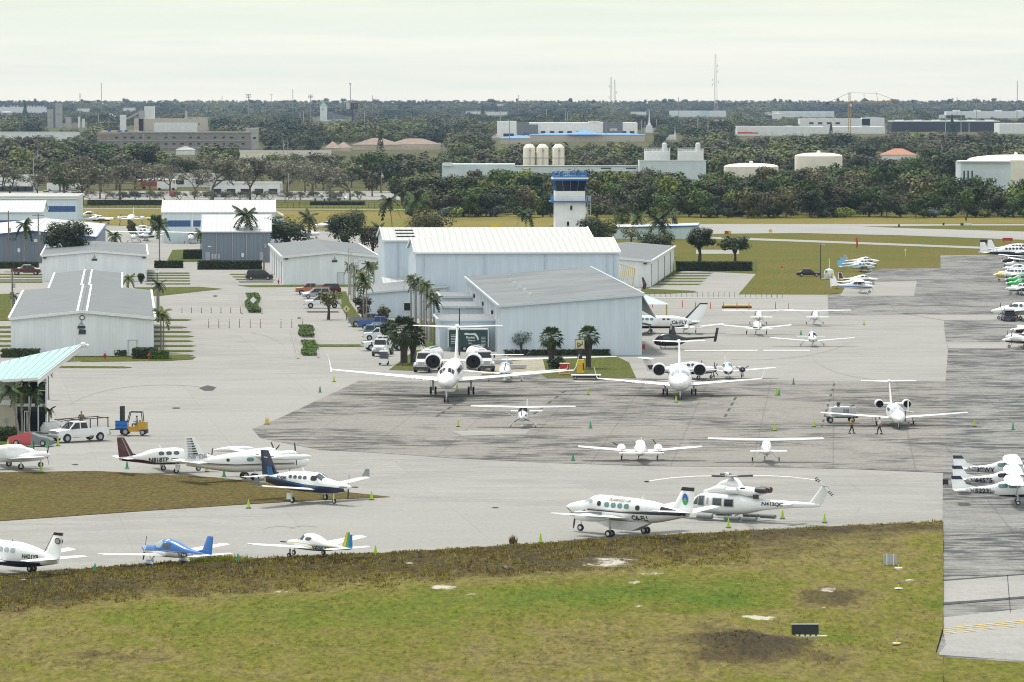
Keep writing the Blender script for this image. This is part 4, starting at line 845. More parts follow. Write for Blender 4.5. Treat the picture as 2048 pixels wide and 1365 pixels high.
# church with copper spire, white spires
e,w,h,D=block('church','distant white church with pale green spire and long sloping roof',640,654,213,243,'stucco_white',8,cat='church'); k=D/9216; mat('copper',(.3,.48,.42),.7)
b=MB().use('copper'); b.loft([[(-.2,-.2,h),(w+.2,-.2,h),(w+.2,8,h),(-.2,8,h)],[(w/2-.3,3,h+6),(w/2+.3,3,h+6),(w/2+.3,5,h+6),(w/2-.3,5,h+6)]]); b.obj('spire',parent=e)
b=MB().use('slate'); b.prism([(w,0,zz(224,D)),(w+46*k,0,zz(236,D)),(w+46*k,0,zz(238,D)),(w,0,zz(240,D))],(0,14,0)); b.use('stucco_white'); b.prism([(w,.5,0),(w+30*k,.5,0),(w+30*k,.5,zz(234,D)),(w,.5,zz(226,D))],(0,14,0)); b.obj('nave',parent=e)
MB().use('slate').box((w*.4,-.05,zz(219,D)),(1.6,.1,2)).obj('belfry_window',parent=e); keep(628,704,205,242,243)
for i,(cx,yt,yb,wd,l) in enumerate(((1298.5,219,266,12,'tall slender white church steeple among the power poles'),(1350,252,280,5,'shorter white steeple right of the tall slender one'))):
    o=P(cx,yb); e=empty('steeple',(o.x,o.y,0),0,l,'steeple'); k=o.y/9216; hb=zat(o.y,yt+(yb-yt)*.68); ht=zat(o.y,yt); r=wd/2*k
    MB().use('trim_white').box((0,0,hb/2),(2*r,2*r,hb)).obj('tower_base',parent=e); MB().use('trim_white').lathe([(r*.55,hb),(r*.5,hb+2),(r*.32,hb+2.2),(.06,ht)],n=8).obj('spire',parent=e); keep(cx-6,cx+6,yt,yb,yb)
    MB().use('trim_white').box((-r*3.5 if i else 0,4,2),(r*(7 if i else 3),6,4)).obj('hall',parent=e)
# lattice masts
def lattice(name,label,cx,yt,D,r0,r1,n,m,yb=None,cat='mast',z0=0,guys=0,dish=()):
    x=xat(cx,204,D); h=zat(D,yt); e=empty(name,(x,D,z0),0,label,cat); b=MB().use(m); nseg=n
    for i in range(3):
        a=i*2.0944
        for k in range(nseg):
            t0,t1=k/nseg,(k+1)/nseg; ra,rb=r0+(r1-r0)*t0,r0+(r1-r0)*t1; th=max(.12,D/9216*.42)
            b.beam((ra*math.cos(a),ra*math.sin(a),h*t0),(rb*math.cos(a),rb*math.sin(a),h*t1),th)
            a2=a+2.0944; b.beam((ra*math.cos(a),ra*math.sin(a),h*t0),(rb*math.cos(a2),rb*math.sin(a2),h*t1),th*.55); b.beam((rb*math.cos(a),rb*math.sin(a),h*t1),(rb*math.cos(a2),rb*math.sin(a2),h*t1),th*.55)
    b.obj('lattice',parent=e)
    for (t,s) in dish: MB().use('steel').lathe([(.1,-.2),(1.6,0),(1.6,.6),(.1,.7)],'x',(s*(r0+(r1-r0)*t+1.6),0,h*t),10).obj('dish',parent=e)
    return e,h,x
mat('mast_grey',(.3,.29,.27),.7,0,0); mat('mast_pale',(.55,.5,.45),.7,0,0)
lattice('radio_mast','tall tapering lattice radio mast with dishes at the right','1'and 1430.5,108,6000,3.6,.8,24,'mast_pale',dish=((.83,1),(.75,1),(.63,-1),(.6,1),(.56,-1)))
lattice('radio_mast','left one of the two short leaning lattice masts','1'and 1222,155,6500,2.2,.7,12,'mast_grey',dish=((.8,-1),(.55,-1),(.4,-1)))
lattice('radio_mast','right one of the two short leaning lattice masts','1'and 1229,160,6500,2.4,.7,12,'mast_grey',dish=((.7,1),(.45,1)))
lattice('radio_mast','thin guyed lattice mast at the far right horizon','1'and 2034.5,162,7000,1.4,.2,12,'mast_grey')
lattice('radio_mast','thin needle mast above the concrete silos','1'and 203,166,7000,.5,.2,8,'mast_grey'); lattice('radio_mast','short antenna mast with clustered panels right of the concrete silos','1'and 160,187,5500,.7,.5,6,'mast_grey')
lattice('radio_mast','thin dark needle mast left of the stadium lamps','1'and 585.5,179,6000,.5,.3,8,'mast_grey')
for i,(x,yt) in enumerate(((1036.5,190),(1357,194),(745,191),(1914,195),(1953,196),(444,192))): lattice('radio_mast',['small needle mast above the tree line near the warehouse','tiny needle mast left of the tall tapering mast','tiny mast with a round top right of the tall sign pole','small lollipop mast on the right horizon','tiny mast on the right horizon beside the lollipop one','tiny needle mast above trees left of the stadium lamps'][i],x,yt,6500,.35,.3,4,'mast_grey')
# flood light masts, sign pole
def floodmast(label,cx,yt,yb,n=4,rows=3):
    o=P(cx,yb); h=zat(o.y,yt); e=empty('floodlight_mast',(o.x,o.y,0),0,label,'floodlight mast'); MB().use('mast_grey').tube((0,0,0),(0,0,h),.55,.35,6).obj('pole',parent=e)
    for r in range(rows):
        MB().use('mast_grey').beam((-2.6,0,h-.4-r*1.6),(2.6,0,h-.4-r*1.6),.3).obj('crossbar',parent=e)
        for i in range(n): MB().use('mast_grey').box((-2.4+i*4.8/(n-1),-.3,h-.2-r*1.6),(.8,.5,.8)).obj('lamp_head',parent=e)
floodmast('left tall stadium floodlight mast above the cement works trees',497,189,256); floodmast('right tall stadium floodlight mast beside the church spire',621.5,190,256); floodmast('small distant floodlight mast between the two tall ones',543,189,225,3,2); floodmast('short floodlight mast on the left, below the stadium masts',502,217,250,3,2)
o=P(705,265); h=zat(o.y,168); e=empty('sign_pole',(o.x,o.y,0),0,'tall dark double pole sign tower with square boards and lamp on top','sign tower'); k=o.y/9216
MB().use('dark_metal').tube((0,0,0),(0,0,zat(o.y,208)),1.0,.9,8).obj('pole',parent=e); MB().use('mast_grey').tube((-4.2*k,0,zat(o.y,210)),(-4.2*k,0,h),.45,.3,6).obj('mast',parent=e)
for x,m,yy in((-9,'mast_pale',212),(0,'dark_metal',213),(7.5,'dark_metal',213)): MB().use(m).box((x*k,-.5,zat(o.y,yy)),(7*k,.5,13*k)).obj('sign_board',parent=e)
MB().use('red_paint').box((7.5*k,-.85,zat(o.y,211)),(4*k,.1,4*k)).obj('sign_panel',parent=e); MB().use('red_paint').box((7*k,-.85,zat(o.y,219.5)),(6*k,.1,2*k)).obj('sign_panel',parent=e)
for x in(-5.5,-3): MB().use('mast_grey').box((x*k,0,h),(1.6*k,1,1.2)).obj('lamp_head',parent=e)
# construction crane
D=4200; x=xat(1699,208,D); e=empty('tower_crane',(x,D,0),0,'orange tower crane with long jib above the distant trees','crane'); mat('crane_orange',(.45,.27,.1),.6,0,0); k=D/9216
def latbeam(b,p,q,w,n,m='crane_orange'):
    b.use(m); p,q=Vector(p),Vector(q); d=(q-p); up=Vector((0,0,1)) if abs(d.normalized().z)<.9 else Vector((1,0,0)); s_=d.cross(up).normalized()*w/2; u_=s_.cross(d).normalized()*w/2
    for a in(-1,1):
        for c in(-1,1): b.beam(p+s_*a+u_*c,q+s_*a+u_*c,.35)
    for i in range(n): b.beam(p+d*(i/n)+s_+u_,p+d*((i+1)/n)+s_-u_,.25); b.beam(p+d*(i/n)-s_+u_,p+d*((i+1)/n)-s_-u_,.25)
ht=zat(D,186); hj=zat(D,206)
b=MB(); latbeam(b,(0,0,0),(0,0,hj),2.2,14); b.obj('mast',parent=e); b=MB(); latbeam(b,(0,0,hj),(0,0,ht),1.3,4); b.obj('apex',parent=e)
b=MB(); latbeam(b,(0,0,hj),(96*k,0,zat(D,203)),1.3,30); b.obj('jib',parent=e); b=MB(); latbeam(b,(0,0,hj),(-46*k,0,zat(D,206)),1.3,8); b.obj('counter_jib',parent=e)
b=MB().use('dark_metal'); b.beam((0,0,ht),(-44*k,0,zat(D,206)),.25); b.beam((0,0,ht),(54*k,0,zat(D,187)),.25); b.beam((54*k,0,zat(D,187)),(95*k,0,zat(D,202)),.25); b.beam((54*k,0,zat(D,187)),(56*k,0,zat(D,203)),.3); b.beam((29*k,0,zat(D,187)),(29*k,0,zat(D,203)),.25); b.obj('tie_rods',parent=e)
MB().use('dark_metal').box((-44*k,0,zat(D,207)),(5*k,2,5*k)).obj('counterweight',parent=e); MB().use('steel_white').box((1,-2,zat(D,211)),(2.,2,2.4)).obj('cab',parent=e)
b=MB().use('slate'); b.prism([(28*k,0,zat(D,203)),(42*k,0,zat(D,203)),(30*k,0,zat(D,196))],(0,1,0)); b.obj('hoist_housing',parent=e)
# utility poles and wires
POLES=[(75,300,352,1),(82,308,352,0),(67,318,390,0),(260,292,340,1),(409,295,322,0),(567,280,335,1),(576,282,335,0),(735,295,332,0),(887,290,330,1),(894,296,330,0),(903,294,330,0),(1454,277,338,1),(1667,279,315,0),(1283,240,268,0),(1290,243,268,0),(1313,239,262,0),(1328,250,270,0),(1212,236,295,2),(1131,223,260,0),(1135,225,260,0),
 (1093,218,250,0),(1395,238,276,0),(1434,252,278,0),(1451,256,280,0),(1613,268,283,0),(1630,270,284,0),(1716,270,295,0),(1723,271,295,0),(1747,273,290,0),(1776,269,295,1),(1802,280,290,0),(1837,276,300,0),(1883,290,322,1),(1916,276,312,0),(1544,265,280,0),(1805,238,262,0),(1891,230,265,1),(1938,245,265,0),(1416,235,275,0),(1488,246,262,0),(1922,222,270,0),
 (52,232,266,0),(79,235,262,0),(197,230,266,0),(600,224,262,0),(607,223,262,0),(637,235,270,2),(668,232,270,0),(679,232,268,2),(729,222,268,0),(792,230,262,1),(884,236,262,0),(924,222,266,0),(936,228,266,0),(1001,220,262,0),(1019,242,300,2),(982,230,250,0),(287,238,320,2),(149,348,388,0),(577,348,400,0),(1018-20,280,310,0),(1170,300,330,0)]
LM=[(107,'concrete silos'),(330,'cement works'),(497,'left stadium mast'),(621,'right stadium mast'),(705,'tall sign tower'),(760,'conical tree'),(1085,'three silo tanks'),(1139,'control tower'),(1226,'warehouse lettering'),(1300,'white steeple'),(1348,'round aeration tanks'),(1454,'tall pole by the reservoirs'),(1545,'orange banded store'),(1640,'domed reservoir'),(1700,'tower crane'),(1798,'salmon roofed house'),(1890,'charcoal fronted building'),(1988,'largest reservoir'),(45,'zigzag gabled houses'),(230,'unfinished concrete block'),(890,'blue plant building end'),(1000,'blue hipped roofs')]
def near_lm(x):
    c=min(LM,key=lambda q:abs(q[0]-x)); dx=x-c[0]
    return ('left of the ' if dx<-12 else 'right of the ' if dx>12 else 'in line with ')+c[1]
USED=set()
for i,(x,yt,yb,t_) in enumerate(POLES):
    o=P(x,yb); h=zat(o.y,yt); e=empty('utility_pole',(o.x,o.y,0),0,['slim','stout','grey','pale','weathered','thin','plain'][(i*3+i//7)%7]+(' concrete pole with crossarm ' if t_==1 else ' dark lattice pole ' if t_==2 else ' utility pole ')+near_lm(x)+(', tops out high' if h>18 else ', low one'),'utility pole')
    for sfx in ('',', nearer one',', rearmost'):
        if e['label']+sfx not in USED: e['label']=e['label']+sfx; break
    USED.add(e['label'])
    r=max(.16,o.y/9216*.9); MB().use('concrete_pole' if t_!=2 else 'mast_grey').tube((0,0,0),(0,0,h),r*1.1,r*.8,6).obj('shaft',parent=e)
    if t_==1: MB().use('wood_pole').beam((-1.6,0,h-1.),(1.6,0,h-1.),.25).obj('crossarm',parent=e); MB().use('steel').tube((.5,-.3,h-3.2),(.5,-.3,h-2.),.35,.35,8).obj('transformer',parent=e)
def wire(label,pts,D0,D1,sag=.8):
    b=MB().use('mast_grey'); n=10
    for (xa,ya),(xb,yb) in zip(pts,pts[1:]):
        prev=None
        for i in range(n+1):
            t=i/n; p=At(xa+(xb-xa)*t,ya+(yb-ya)*t,D0+(D1-D0)*t); p.z-=sag*4*t*(1-t)
            if prev is not None: b.tube(prev,p,.07*D0/2200,None,4,False)
            prev=p
    tag(b.obj('power_line'),label,'power line')
wire('sagging power line across the trees at the left',[(-20,316),(67,316),(260,311),(409,316),(575,320)],P(260,340).y,P(260,340).y)
wire('upper power line from the left poles to the two tall poles',[(82,307),(260,293),(567,292)],P(260,338).y,P(260,338).y); wire('power line running from the middle pole to the three slim poles',[(735,322),(887,312),(1060,320)],P(887,330).y,P(887,330).y)
wire('power line behind the round tanks at right',[(1454,320),(1600,318),(1780,316)],P(1454,338).y,P(1454,338).y); wire('looping distribution line in the right distance',[(1723,272),(1776,270),(1837,284)],P(1776,295).y,P(1776,295).y)
# ---------------------------------------------------------------- woods (placed after the far buildings so they leave the views open)
G1='trees of the wooded belt beyond the runway'
wood(11,60,437,430,812,2080,(.6,1.0),dm,['round','tall','low','round'],G1,'wood front edge')
wood(12,52,430,416,800,2080,(.8,1.2),dm,['round','wide','round','tall'],G1,'wood second row')
wood(13,46,416,402,800,2080,(.8,1.2),dm+['leaf_gold','leaf_lime'],['round','wide'],G1,'mid wood')
wood(14,40,402,385,800,2080,(.8,1.2),dm,['round','wide'],G1,'wood back row')
wood(18,44,437,433,812,2080,(.5,.85),['leaf_blue','leaf_dark','leaf_green','leaf_green','leaf_lime'],['low'],G1,'wood foot')
wood(15,26,395,350,120,830,(.85,1.3),['leaf_dark','leaf_green','leaf_brown','leaf_dark'],['round','wide'],'trees around the shops beyond the road','beyond the road')
wood(16,26,350,318,-20,1000,(.9,1.5),['leaf_dark','leaf_dark','leaf_green','leaf_brown','leaf_lime'],['wide','round'],'trees below the unfinished block','below the grey block')
wood(17,16,385,350,1420,2080,(.9,1.35),dm,['wide'],G1,'far wood')
for (p,kd,m,v,sc,x,y,grp,word) in TREES: tree('shrub' if kd=='low' else 'woodland_tree',f'{ADJ[m]} {KN[kd]} {"shrub" if kd=="low" else "tree"}, {word}, {near_lm(x).replace("by the reservoirs","").replace("bright lime","lime")}',p,kd,m,v,sc,grp,rz=(x*7.3)%6.28,cat='shrub' if kd=='low' else 'tree')
GB='bare winter trees along the road'
random.seed(77)
for i,(x,y,s) in enumerate([(20,405,1.5),(75,400,1.1),(165,410,1.75),(200,398,1.3),(240,403,1.5),(300,392,1.3),(340,388,1.2),(425,402,1.8),(390,395,1.2),(500,400,1.7),(535,392,1.3),(575,394,1.6),(625,392,1.5),(660,398,1.4),(610,385,1.4),(560,375,1.3),(480,375,1.3),(270,380,1.3),(120,385,1.2),(700,400,1.1),(1010,396,1.2),(1300,402,1.3)]):
    bare(f'{["leafless grey","twiggy brown","wide bare","fine branched leafless"][i%4]} tree near the road, {near_lm(x)}',P(x,y),i%4,s,rz=i*1.3,group=GB)
GS='small bare street trees in a row along the field fence'
for i in range(20):
    x=150+i*30; bare('small bare street tree by the field fence, '+near_lm(x),P(x,407+random.uniform(-1,1.5)),(i+1)%4,.5,rz=i,group=GS)
# palms inside the wood and conical conifers
def conifer(label,x,yt,yb):
    o=P(x,yb); h=zat(o.y,yt); np.random.seed(int(x)); n=420; t=np.random.random(n)**.8; a=np.random.uniform(0,6.28,n); r=(1-t)*h*.2*np.random.uniform(.7,1.1,n)+.1
    C=np.stack([r*np.cos(a),r*np.sin(a),h*(.1+.9*t)],1); e=empty('conifer',(o.x,o.y,0),0,label,'tree'); c=bpy.data.objects.new('crown',quads_mesh('crown',C,np.stack([np.cos(a),np.sin(a),np.full(n,.5)],1),np.random.uniform(.3,.6,n)*h/14,np.random.random(n),'leaf_dark')); COL.objects.link(c); c.parent=e
    MB().use('bark').tube((0,0,0),(0,0,h*.9),.2,.05,5).obj('trunk',parent=e)
conifer('dark conical conifer standing in front of the brown tiled roof',761,260,308); conifer('dark double topped conifer left of the crane base',1662,245,276); conifer('dark slim conifer in front of the charcoal building',1904,230,278); conifer('distant conifer at the left of the concrete silos',50,203,240); conifer('distant dark conifer behind the sign tower',965,208,236)
# the far-off wood that reads as one mass
def mass(name,label,rows,seed,per,s_,hsc=1.,xlo=-30,dk=1.):
    np.random.seed(seed); random.seed(seed); Cs=[];Ns=[];Ss=[];Ts=[]; protos=[crown_pts(11,8.5,.6,7,per,s_,.8,seed=900+i) for i in range(6)]; cnt=0
    for (y,dx,hlo,hhi) in rows:
        x=xlo+random.random()*dx
        while x<2080:
            x+=dx*random.uniform(.55,1.3); yy=y+random.uniform(-.35,.35)*(1 if y<240 else 2.5); sc=hlo+(hhi*1.15-hlo*.7)*random.random()**1.8*.9-(.25*hlo if random.random()<.3 else 0)
            if blocked(x,yy,9*sc,11*sc): continue
            p=P(x,yy); C,Nn,S,T=random.choice(protos); a=random.uniform(0,6.28); ca,sa_=math.cos(a),math.sin(a); Rm=np.array([[ca,-sa_,0],[sa_,ca,0],[0,0,1]])
            Cs.append((C@Rm.T)*sc*np.array([1,1,random.uniform(.8,1.2)])+np.array([p.x,p.y,0])); Ns.append(Nn@Rm.T); Ss.append(S*sc); Ts.append(np.clip((T-.5)*.3+random.gauss(.5,.17)+1.1*mn.noise((x*.008,y*.05,seed)),0,1)*dk); cnt+=1
    me=quads_mesh(name,np.concatenate(Cs),np.concatenate(Ns),np.concatenate(Ss),np.concatenate(Ts),'leaf_mass'); o=bpy.data.objects.new(name,me); COL.objects.link(o); tag(o,label,'wood',kind='stuff'); return cnt
m,nt,b=newmat('leaf_mass'); at=N(nt,'ShaderNodeAttribute'); at.attribute_name='tone'; r=ramp(nt,[(0,(.022,.032,.014)),(.2,(.04,.055,.018)),(.34,(.055,.075,.022)),(.46,(.105,.092,.062)),(.56,(.12,.105,.075)),(.66,(.06,.085,.024)),(.8,(.10,.125,.03)),(.92,(.17,.19,.05)),(1,(.12,.13,.06))]); nt.links.new(at.outputs['Fac'],r.inputs[0]); nt.links.new(r.outputs[0],b.inputs['Base Color']); b.inputs['Roughness'].default_value=.9; MATS['leaf_mass']=m
rows=[]; y=404.
while y>205.6:
    s=(y-YH)/HC; rows.append((y,max(9,8.5*s*.9 if y<350 else 9*s), .7 if y>300 else .9,1.35 if y>300 else 1.5)); y-= max(.8,(y-YH)*.027)
rows=[q for q in rows]
nr=len(rows); k1=[q for q in rows if q[0]>300]; k2=[q for q in rows if 240<q[0]<=300]; k3=[q for q in rows if q[0]<=240]
cu=mass('wood_undergrowth','dense dark undergrowth filling the wooded belt beyond the runway',[(y,16,.35,.75) for y in (434,429,423,417,410,403,396,389,382)],15,260,.5,xlo=805,dk=.45)
NR[:]=[.16,.8]
c1=mass('wood','continuous woodland of mixed green and brown trees beyond the airfield',[(a,b_,c,d_) for a,b_,c,d_ in k1 if a<372],5,300,.62)
c2=mass('distant_wood','hazy blue green tree cover around the distant warehouses and highway',k2,6,260,.62)
c3=mass('horizon_wood','hazy blue tree line on the horizon',[(a,b_,1.1,1.9) for a,b_,c,d_ in k3],7,130,.95)
print('TREES',len(TREES),c1,c2,c3,nr)
# near trees with their own shapes
def neartree(label,x,yb,yt,wpx,m,seed,n=2600,shape=.8,clear=.25,s=.24,trunk=True):
    o=P(x,yb); h=zat(o.y,yt); w=wpx*o.y/9216; e=empty('broadleaf_tree',(o.x,o.y,0),0,label,'tree')
    C,Nn,S,T=crown_pts(w*1.05,h*(1-clear),h*clear,13,n,s,shape,seed); c=bpy.data.objects.new('crown',quads_mesh('crown',C,Nn,S,T,m)); COL.objects.link(c); c.parent=e
    t=bpy.data.objects.new('trunk',trunk_mesh(h*.85,.045*h,w*.36,6,'dark_bark',seed)); COL.objects.link(t); t.parent=e
neartree('big dark rounded tree behind the second white T-hangar at left',139,548,434,106,'leaf_dark',1,4200); neartree('dark open crowned tree left of the middle T-hangar',572,520,424,98,'leaf_dark',2,3000); neartree('large dark tree behind the middle T-hangar',690,520,416,100,'leaf_dark',3,3600)
neartree('smaller dark tree at the right shoulder of the large dark one',745,520,447,58,'leaf_brown',4,1500); neartree('wide low olive brown bushy tree behind the rearmost blue hangar',856,478,420,112,'leaf_olive',5,3200,clear=.05); neartree('dark bushy tree at the foot of the control tower',1192,498,431,96,'leaf_dark',6,3200,clear=.1)
neartree('dark low hedge like tree left of the two umbrella trees',1312,515,462,92,'leaf_dark',7,2600,clear=.1); neartree('tall dark round tree above the clipped hedge, left of the umbrella shaped one',1399,528,450,64,'leaf_dark',8,2300,clear=.35); neartree('umbrella shaped dark tree with forked trunk above the hedge end',1470,527,469,74,'leaf_dark',9,1900,.65,clear=.4)
neartree('dark tree in front of the grey left hangar roof with bare gaps',60+20,470,424,40,'leaf_dark',10,500) if False else None
neartree('narrow columnar dark tree left of the blue banded hangar',311,470,426,22,'leaf_green',11,1100,1.3,.1); neartree('grey green bush in front of the parked white twin at left',263,476,436,20,'leaf_olive',12,900,1.2,.1)
neartree('small half bare tree on the parking island',657,640,575,54,'leaf_olive',13,650,clear=.3,s=.17); neartree('round olive tree in front of the low workshop',766,655,606,30,'leaf_olive',14,1100,clear=.15,s=.2)
neartree('leafy grey green shrub tree in front of the big blue wall',1042,712,657,56,'leaf_blue',15,520,.7,.3,.13); neartree('dark shrub beside the low workshop palms',778,690,634,40,'leaf_dark',16,1200,1.,.1)
neartree('small dark shrub at the foot of the control tower, left side',1102,475,452,60,'leaf_dark',17,900,.6,.0); neartree('pale twiggy shrub in front of the blue edged roof',1262,485,450,50,'leaf_olive',18,500,.7,.1,.2)
neartree('dark rounded shrub beside the left T-hangar palms',282,568,544,14,'leaf_dark',19,500,1.,.05); neartree('brown twiggy bush under the tall thin palms',725,640,585,42,'leaf_brown',20,900,1,.0,.18); neartree('bushy dark undergrowth below the left cabbage palm',1112,738,712,40,'leaf_dark',21,800,.8,.0,.16)
# hedges
def hedge(label,x0,x1,yt,yb,dep,m='hedge_green',seed=0,rz=0,name='hedge'):
    o=P(x0,yb); w=(x1-x0)*o.y/9216; h=zat(o.y,yt); np.random.seed(seed+40); n=int(260*w*(h+dep)/4)+200; u=np.random.random((n,3)); f=np.random.random(n)
    C=np.stack([u[:,0]*w,u[:,1]*dep,u[:,2]*h],1); top=f<dep/(dep+h)*.9; C[top,2]=h*np.random.uniform(.93,1.03,top.sum()); fr=~top; C[fr,1]=np.random.uniform(-.05,.1,fr.sum())
    Nn=np.where(top[:,None],np.array([0,0,1.]),np.array([0,-1.,.2]))+np.random.normal(size=(n,3))*.5; e=empty(name,(o.x,o.y,0),rz,label,'hedge')
    c=bpy.data.objects.new('foliage',quads_mesh('foliage',C,Nn,np.random.uniform(.1,.2,n),np.random.random(n),m)); COL.objects.link(c); c.parent=e
    MB().use('dark_bark').box((w/2,dep/2+.1,h*.46),(w*.97,max(.3,dep-.25),h*.86)).obj('branches',parent=e)
hedge('long clipped dark hedge in front of the grey walled hangar with white roof',395,524,523,540,3); hedge('dark hedge behind the maroon pickup at the left edge',-20,76,525.5,538,2.5,seed=1); hedge('short dark hedge left of the grass corner, by the tall palm',308,366,523,537,2.5,seed=2); hedge('long clipped hedge under the two umbrella trees',1352,1505,525,543,3,seed=3)
hedge('low dark hedge along the foot of the big blue hangar',1007,1221,700.5,712,1.6,seed=4); hedge('low dark hedge at the left foot of the nearest T-hangar',3,78,700,716,2,seed=5); hedge('wide dark hedge at the right foot of the nearest T-hangar',264,312,699,719,4,seed=6); hedge('lighter green bush at the right end of the T-hangar hedge',300,336,704,720,3,'hedge_light',7); hedge('small clipped shrub beside the T-hangar door',228,252,701,713,1.2,seed=8); hedge('tiny round shrub with red flowers by the T-hangar wall',203,214,702,713,1.,seed=9)
hedge('dark hedge at the near left corner beside the terminal',-20,33,859,884,3,seed=10); hedge('short dark hedge beside the grass corner at the back left',366,403,501,519,3,seed=11)
def shrubrow(label,x0,x1,yt,yb,seed): 
    o=P(x0,yb); w=(x1-x0)*o.y/9216; dep=P(x0,yt).y-o.y; np.random.seed(seed); n=int(90*w*dep); u=np.random.random((n,2)); h=.45+.12*np.sin(u[:,1]*14+seed)
    shx=P(x0,yt).x-o.x; C=np.stack([u[:,0]*w+shx*u[:,1]+.25*np.sin(u[:,1]*9+seed),u[:,1]*dep,h*np.random.uniform(.5,1.05,n)],1); me=quads_mesh('foliage',C,np.random.normal(size=(n,3))*.5+np.array([0,-.2,1]),np.random.uniform(.08,.18,n),np.random.random(n),'hedge_light'); e=empty('median_shrubs',(o.x,o.y,0),0,label,'shrub bed'); c=bpy.data.objects.new('foliage',me); COL.objects.link(c); c.parent=e
shrubrow('clipped green shrub bed under the diamond sign on the median',493,519,592,627,1); shrubrow('green shrub bed at the far end of the second median',600,626,656,676,2); shrubrow('green shrub bed at the near end of the second median',606,634,685,713,3)
# ---------------------------------------------------------------- palms
def frond(b,o,a,L,droop,rise,lw,n=9,kind='feather'):
    d=Vector((math.cos(a),math.sin(a),0)); s=Vector((-d.y,d.x,0)); prev=None
    for i in range(n+1):
        t=i/n; p=o+d*L*(t-.12*t*t)+Vector((0,0,rise*L*t-droop*L*t*t))
        if prev is not None:
            b.tube(prev,p,.035*(1.3-t),.035*(1.2-t),3,False)
            w=lw*math.sin(math.pi*min(1,t*.9+.1))**.6*(1 if t<.95 else .6); m_=(prev+p)/2
            for sg in(-1,1):
                e=m_+s*sg*w+d*w*.45+Vector((0,0,-w*(.35+.5*t)))
                b.add([prev,p+(p-prev)*.1,e+(p-prev)*.45,e],[(0,1,2,3)])
        prev=p
def palm_meshes(seed,nf,L,lw,droop,m,fan=False):
    random.seed(seed); b=MB().use(m); o=Vector((0,0,0))
    if not fan:
        for i in range(nf):
            t=i/nf; frond(b,o,i*2.4+random.uniform(-.2,.2),L*random.uniform(.85,1.08),droop*(.55+.9*t)*random.uniform(.85,1.15),1.0-1.35*t,lw)
        b.tube((0,0,-.5),(0,0,.5),.2,.06,6)
    else:
        for i in range(nf):
            t=i/nf; a=i*2.4; el=1.35-2.2*t; d=Vector((math.cos(a)*math.cos(el),math.sin(a)*math.cos(el),math.sin(el))); c=o+d*L*.55; b.tube(o,c,.03,.02,3,False); u=d.cross(Vector((0,0,1.01))).normalized(); v=u.cross(d)
            for k in range(9):
                ang=-1.25+k*2.5/8; q=(d*math.cos(ang)+u*math.sin(ang)); e=c+q*L*.5+Vector((0,0,-.18*L*(.4+t))); w=v*.03+u*math.cos(ang)*.05-d*math.sin(ang)*.05; b.add([c,c+q*L*.28+w*1.6,e,c+q*L*.28-w*1.6],[(0,1,2,3)])
    me=b.mesh('fronds'); a_=me.attributes.new('tone','FLOAT','POINT'); np.random.seed(seed); k=len(me.vertices); tn=np.repeat(np.random.random(k//4+1),4)[:k]; a_.data.foreach_set('value',tn.astype(np.float32)); return me
PM={('coco',0):palm_meshes(1,17,3.6,.75,.75,'palm_green'),('coco',1):palm_meshes(2,15,3.6,.8,.85,'palm_green'),('areca',0):palm_meshes(3,14,2.6,.55,.8,'palm_green'),('areca',1):palm_meshes(4,13,2.6,.55,.8,'palm_yellow'),('cab',0):palm_meshes(5,46,2.1,0,0,'palm_green',True),('cab',1):palm_meshes(6,40,2.1,0,0,'palm_green',True)}
def palm(label,x,yb,yt,wpx,kind='coco',v=0,tr=.16,lean=0,group=None,boots=False,crop=1.):
    o=P(x,yb); k=o.y/9216; top=zat(o.y,yt); sc={'coco':3.3,'areca':2.3,'cab':2.0}[kind]; s=wpx*k/2/sc; h=max(1.,top-{'coco':1.7,'areca':1.3,'cab':1.7}[kind]*s); e=empty('palm_tree',(o.x,o.y,0),x%6.28 if not lean else 0,label,'palm tree',group)
    b=MB().use('palm_bark'); n=7; pts=[(lean*(i/n)**1.6,0,h*i/n) for i in range(n+1)]
    b.path(pts,[tr*(1.35 if i==0 else (1.0-.35*i/n)) for i in range(n+1)],7)
    if boots: 
        b.use('dark_bark'); b.lathe([(tr*1.2,0),(tr*1.15,h*.45),(tr*1.6,h*.62),(tr*1.7,h*.8),(tr*.9,h)],n=8)
    b.obj('trunk',parent=e,smooth=True); c=bpy.data.objects.new('fronds',PM[(kind,v)]); COL.objects.link(c); c.parent=e; c.location=(lean,0,h); c.scale=(s,)*3; return e
palm('tall royal palm before the left grey hangar',49,527,438,44,v=1); palm('tall royal palm right of the left T-hangar row, by the parked planes',319,525,436,54); palm('tallest royal palm before the grey walled hangar',493,524,414,62,tr=.18); palm('palm with a dense crown between the two dark trees',617,512,421,50,v=1); palm('drooping palm beyond the T-hangar roof by the apron',229,486,461,38,v=1); palm('small palm at the corner of the grey walled hangar',402,506,456,36)
palm('tall leaning palm behind the blue hangars, left one',785,468,388,52,v=1,lean=-1); palm('windswept palm behind the blue hangars, right one',824,468,382,66,v=0,lean=1.2); palm('bushy palm behind the middle blue hangar roof',1052,478,417,44,v=1); palm('small palm tuft behind the tree shoulder left of the blue hangar',757,480,445,34)
palm('rounded cabbage palm right of the control tower',1244,468,417,38,'cab',0,.2,boots=True); palm('feathery palm before the blue edged roof',1318,480,424,66,v=0); palm('second feathery palm right of the roof peak',1345,474,418,40,v=1); palm('palm tuft between the cabbage palm and the feathery one',1275,474,424,44,'coco',1)
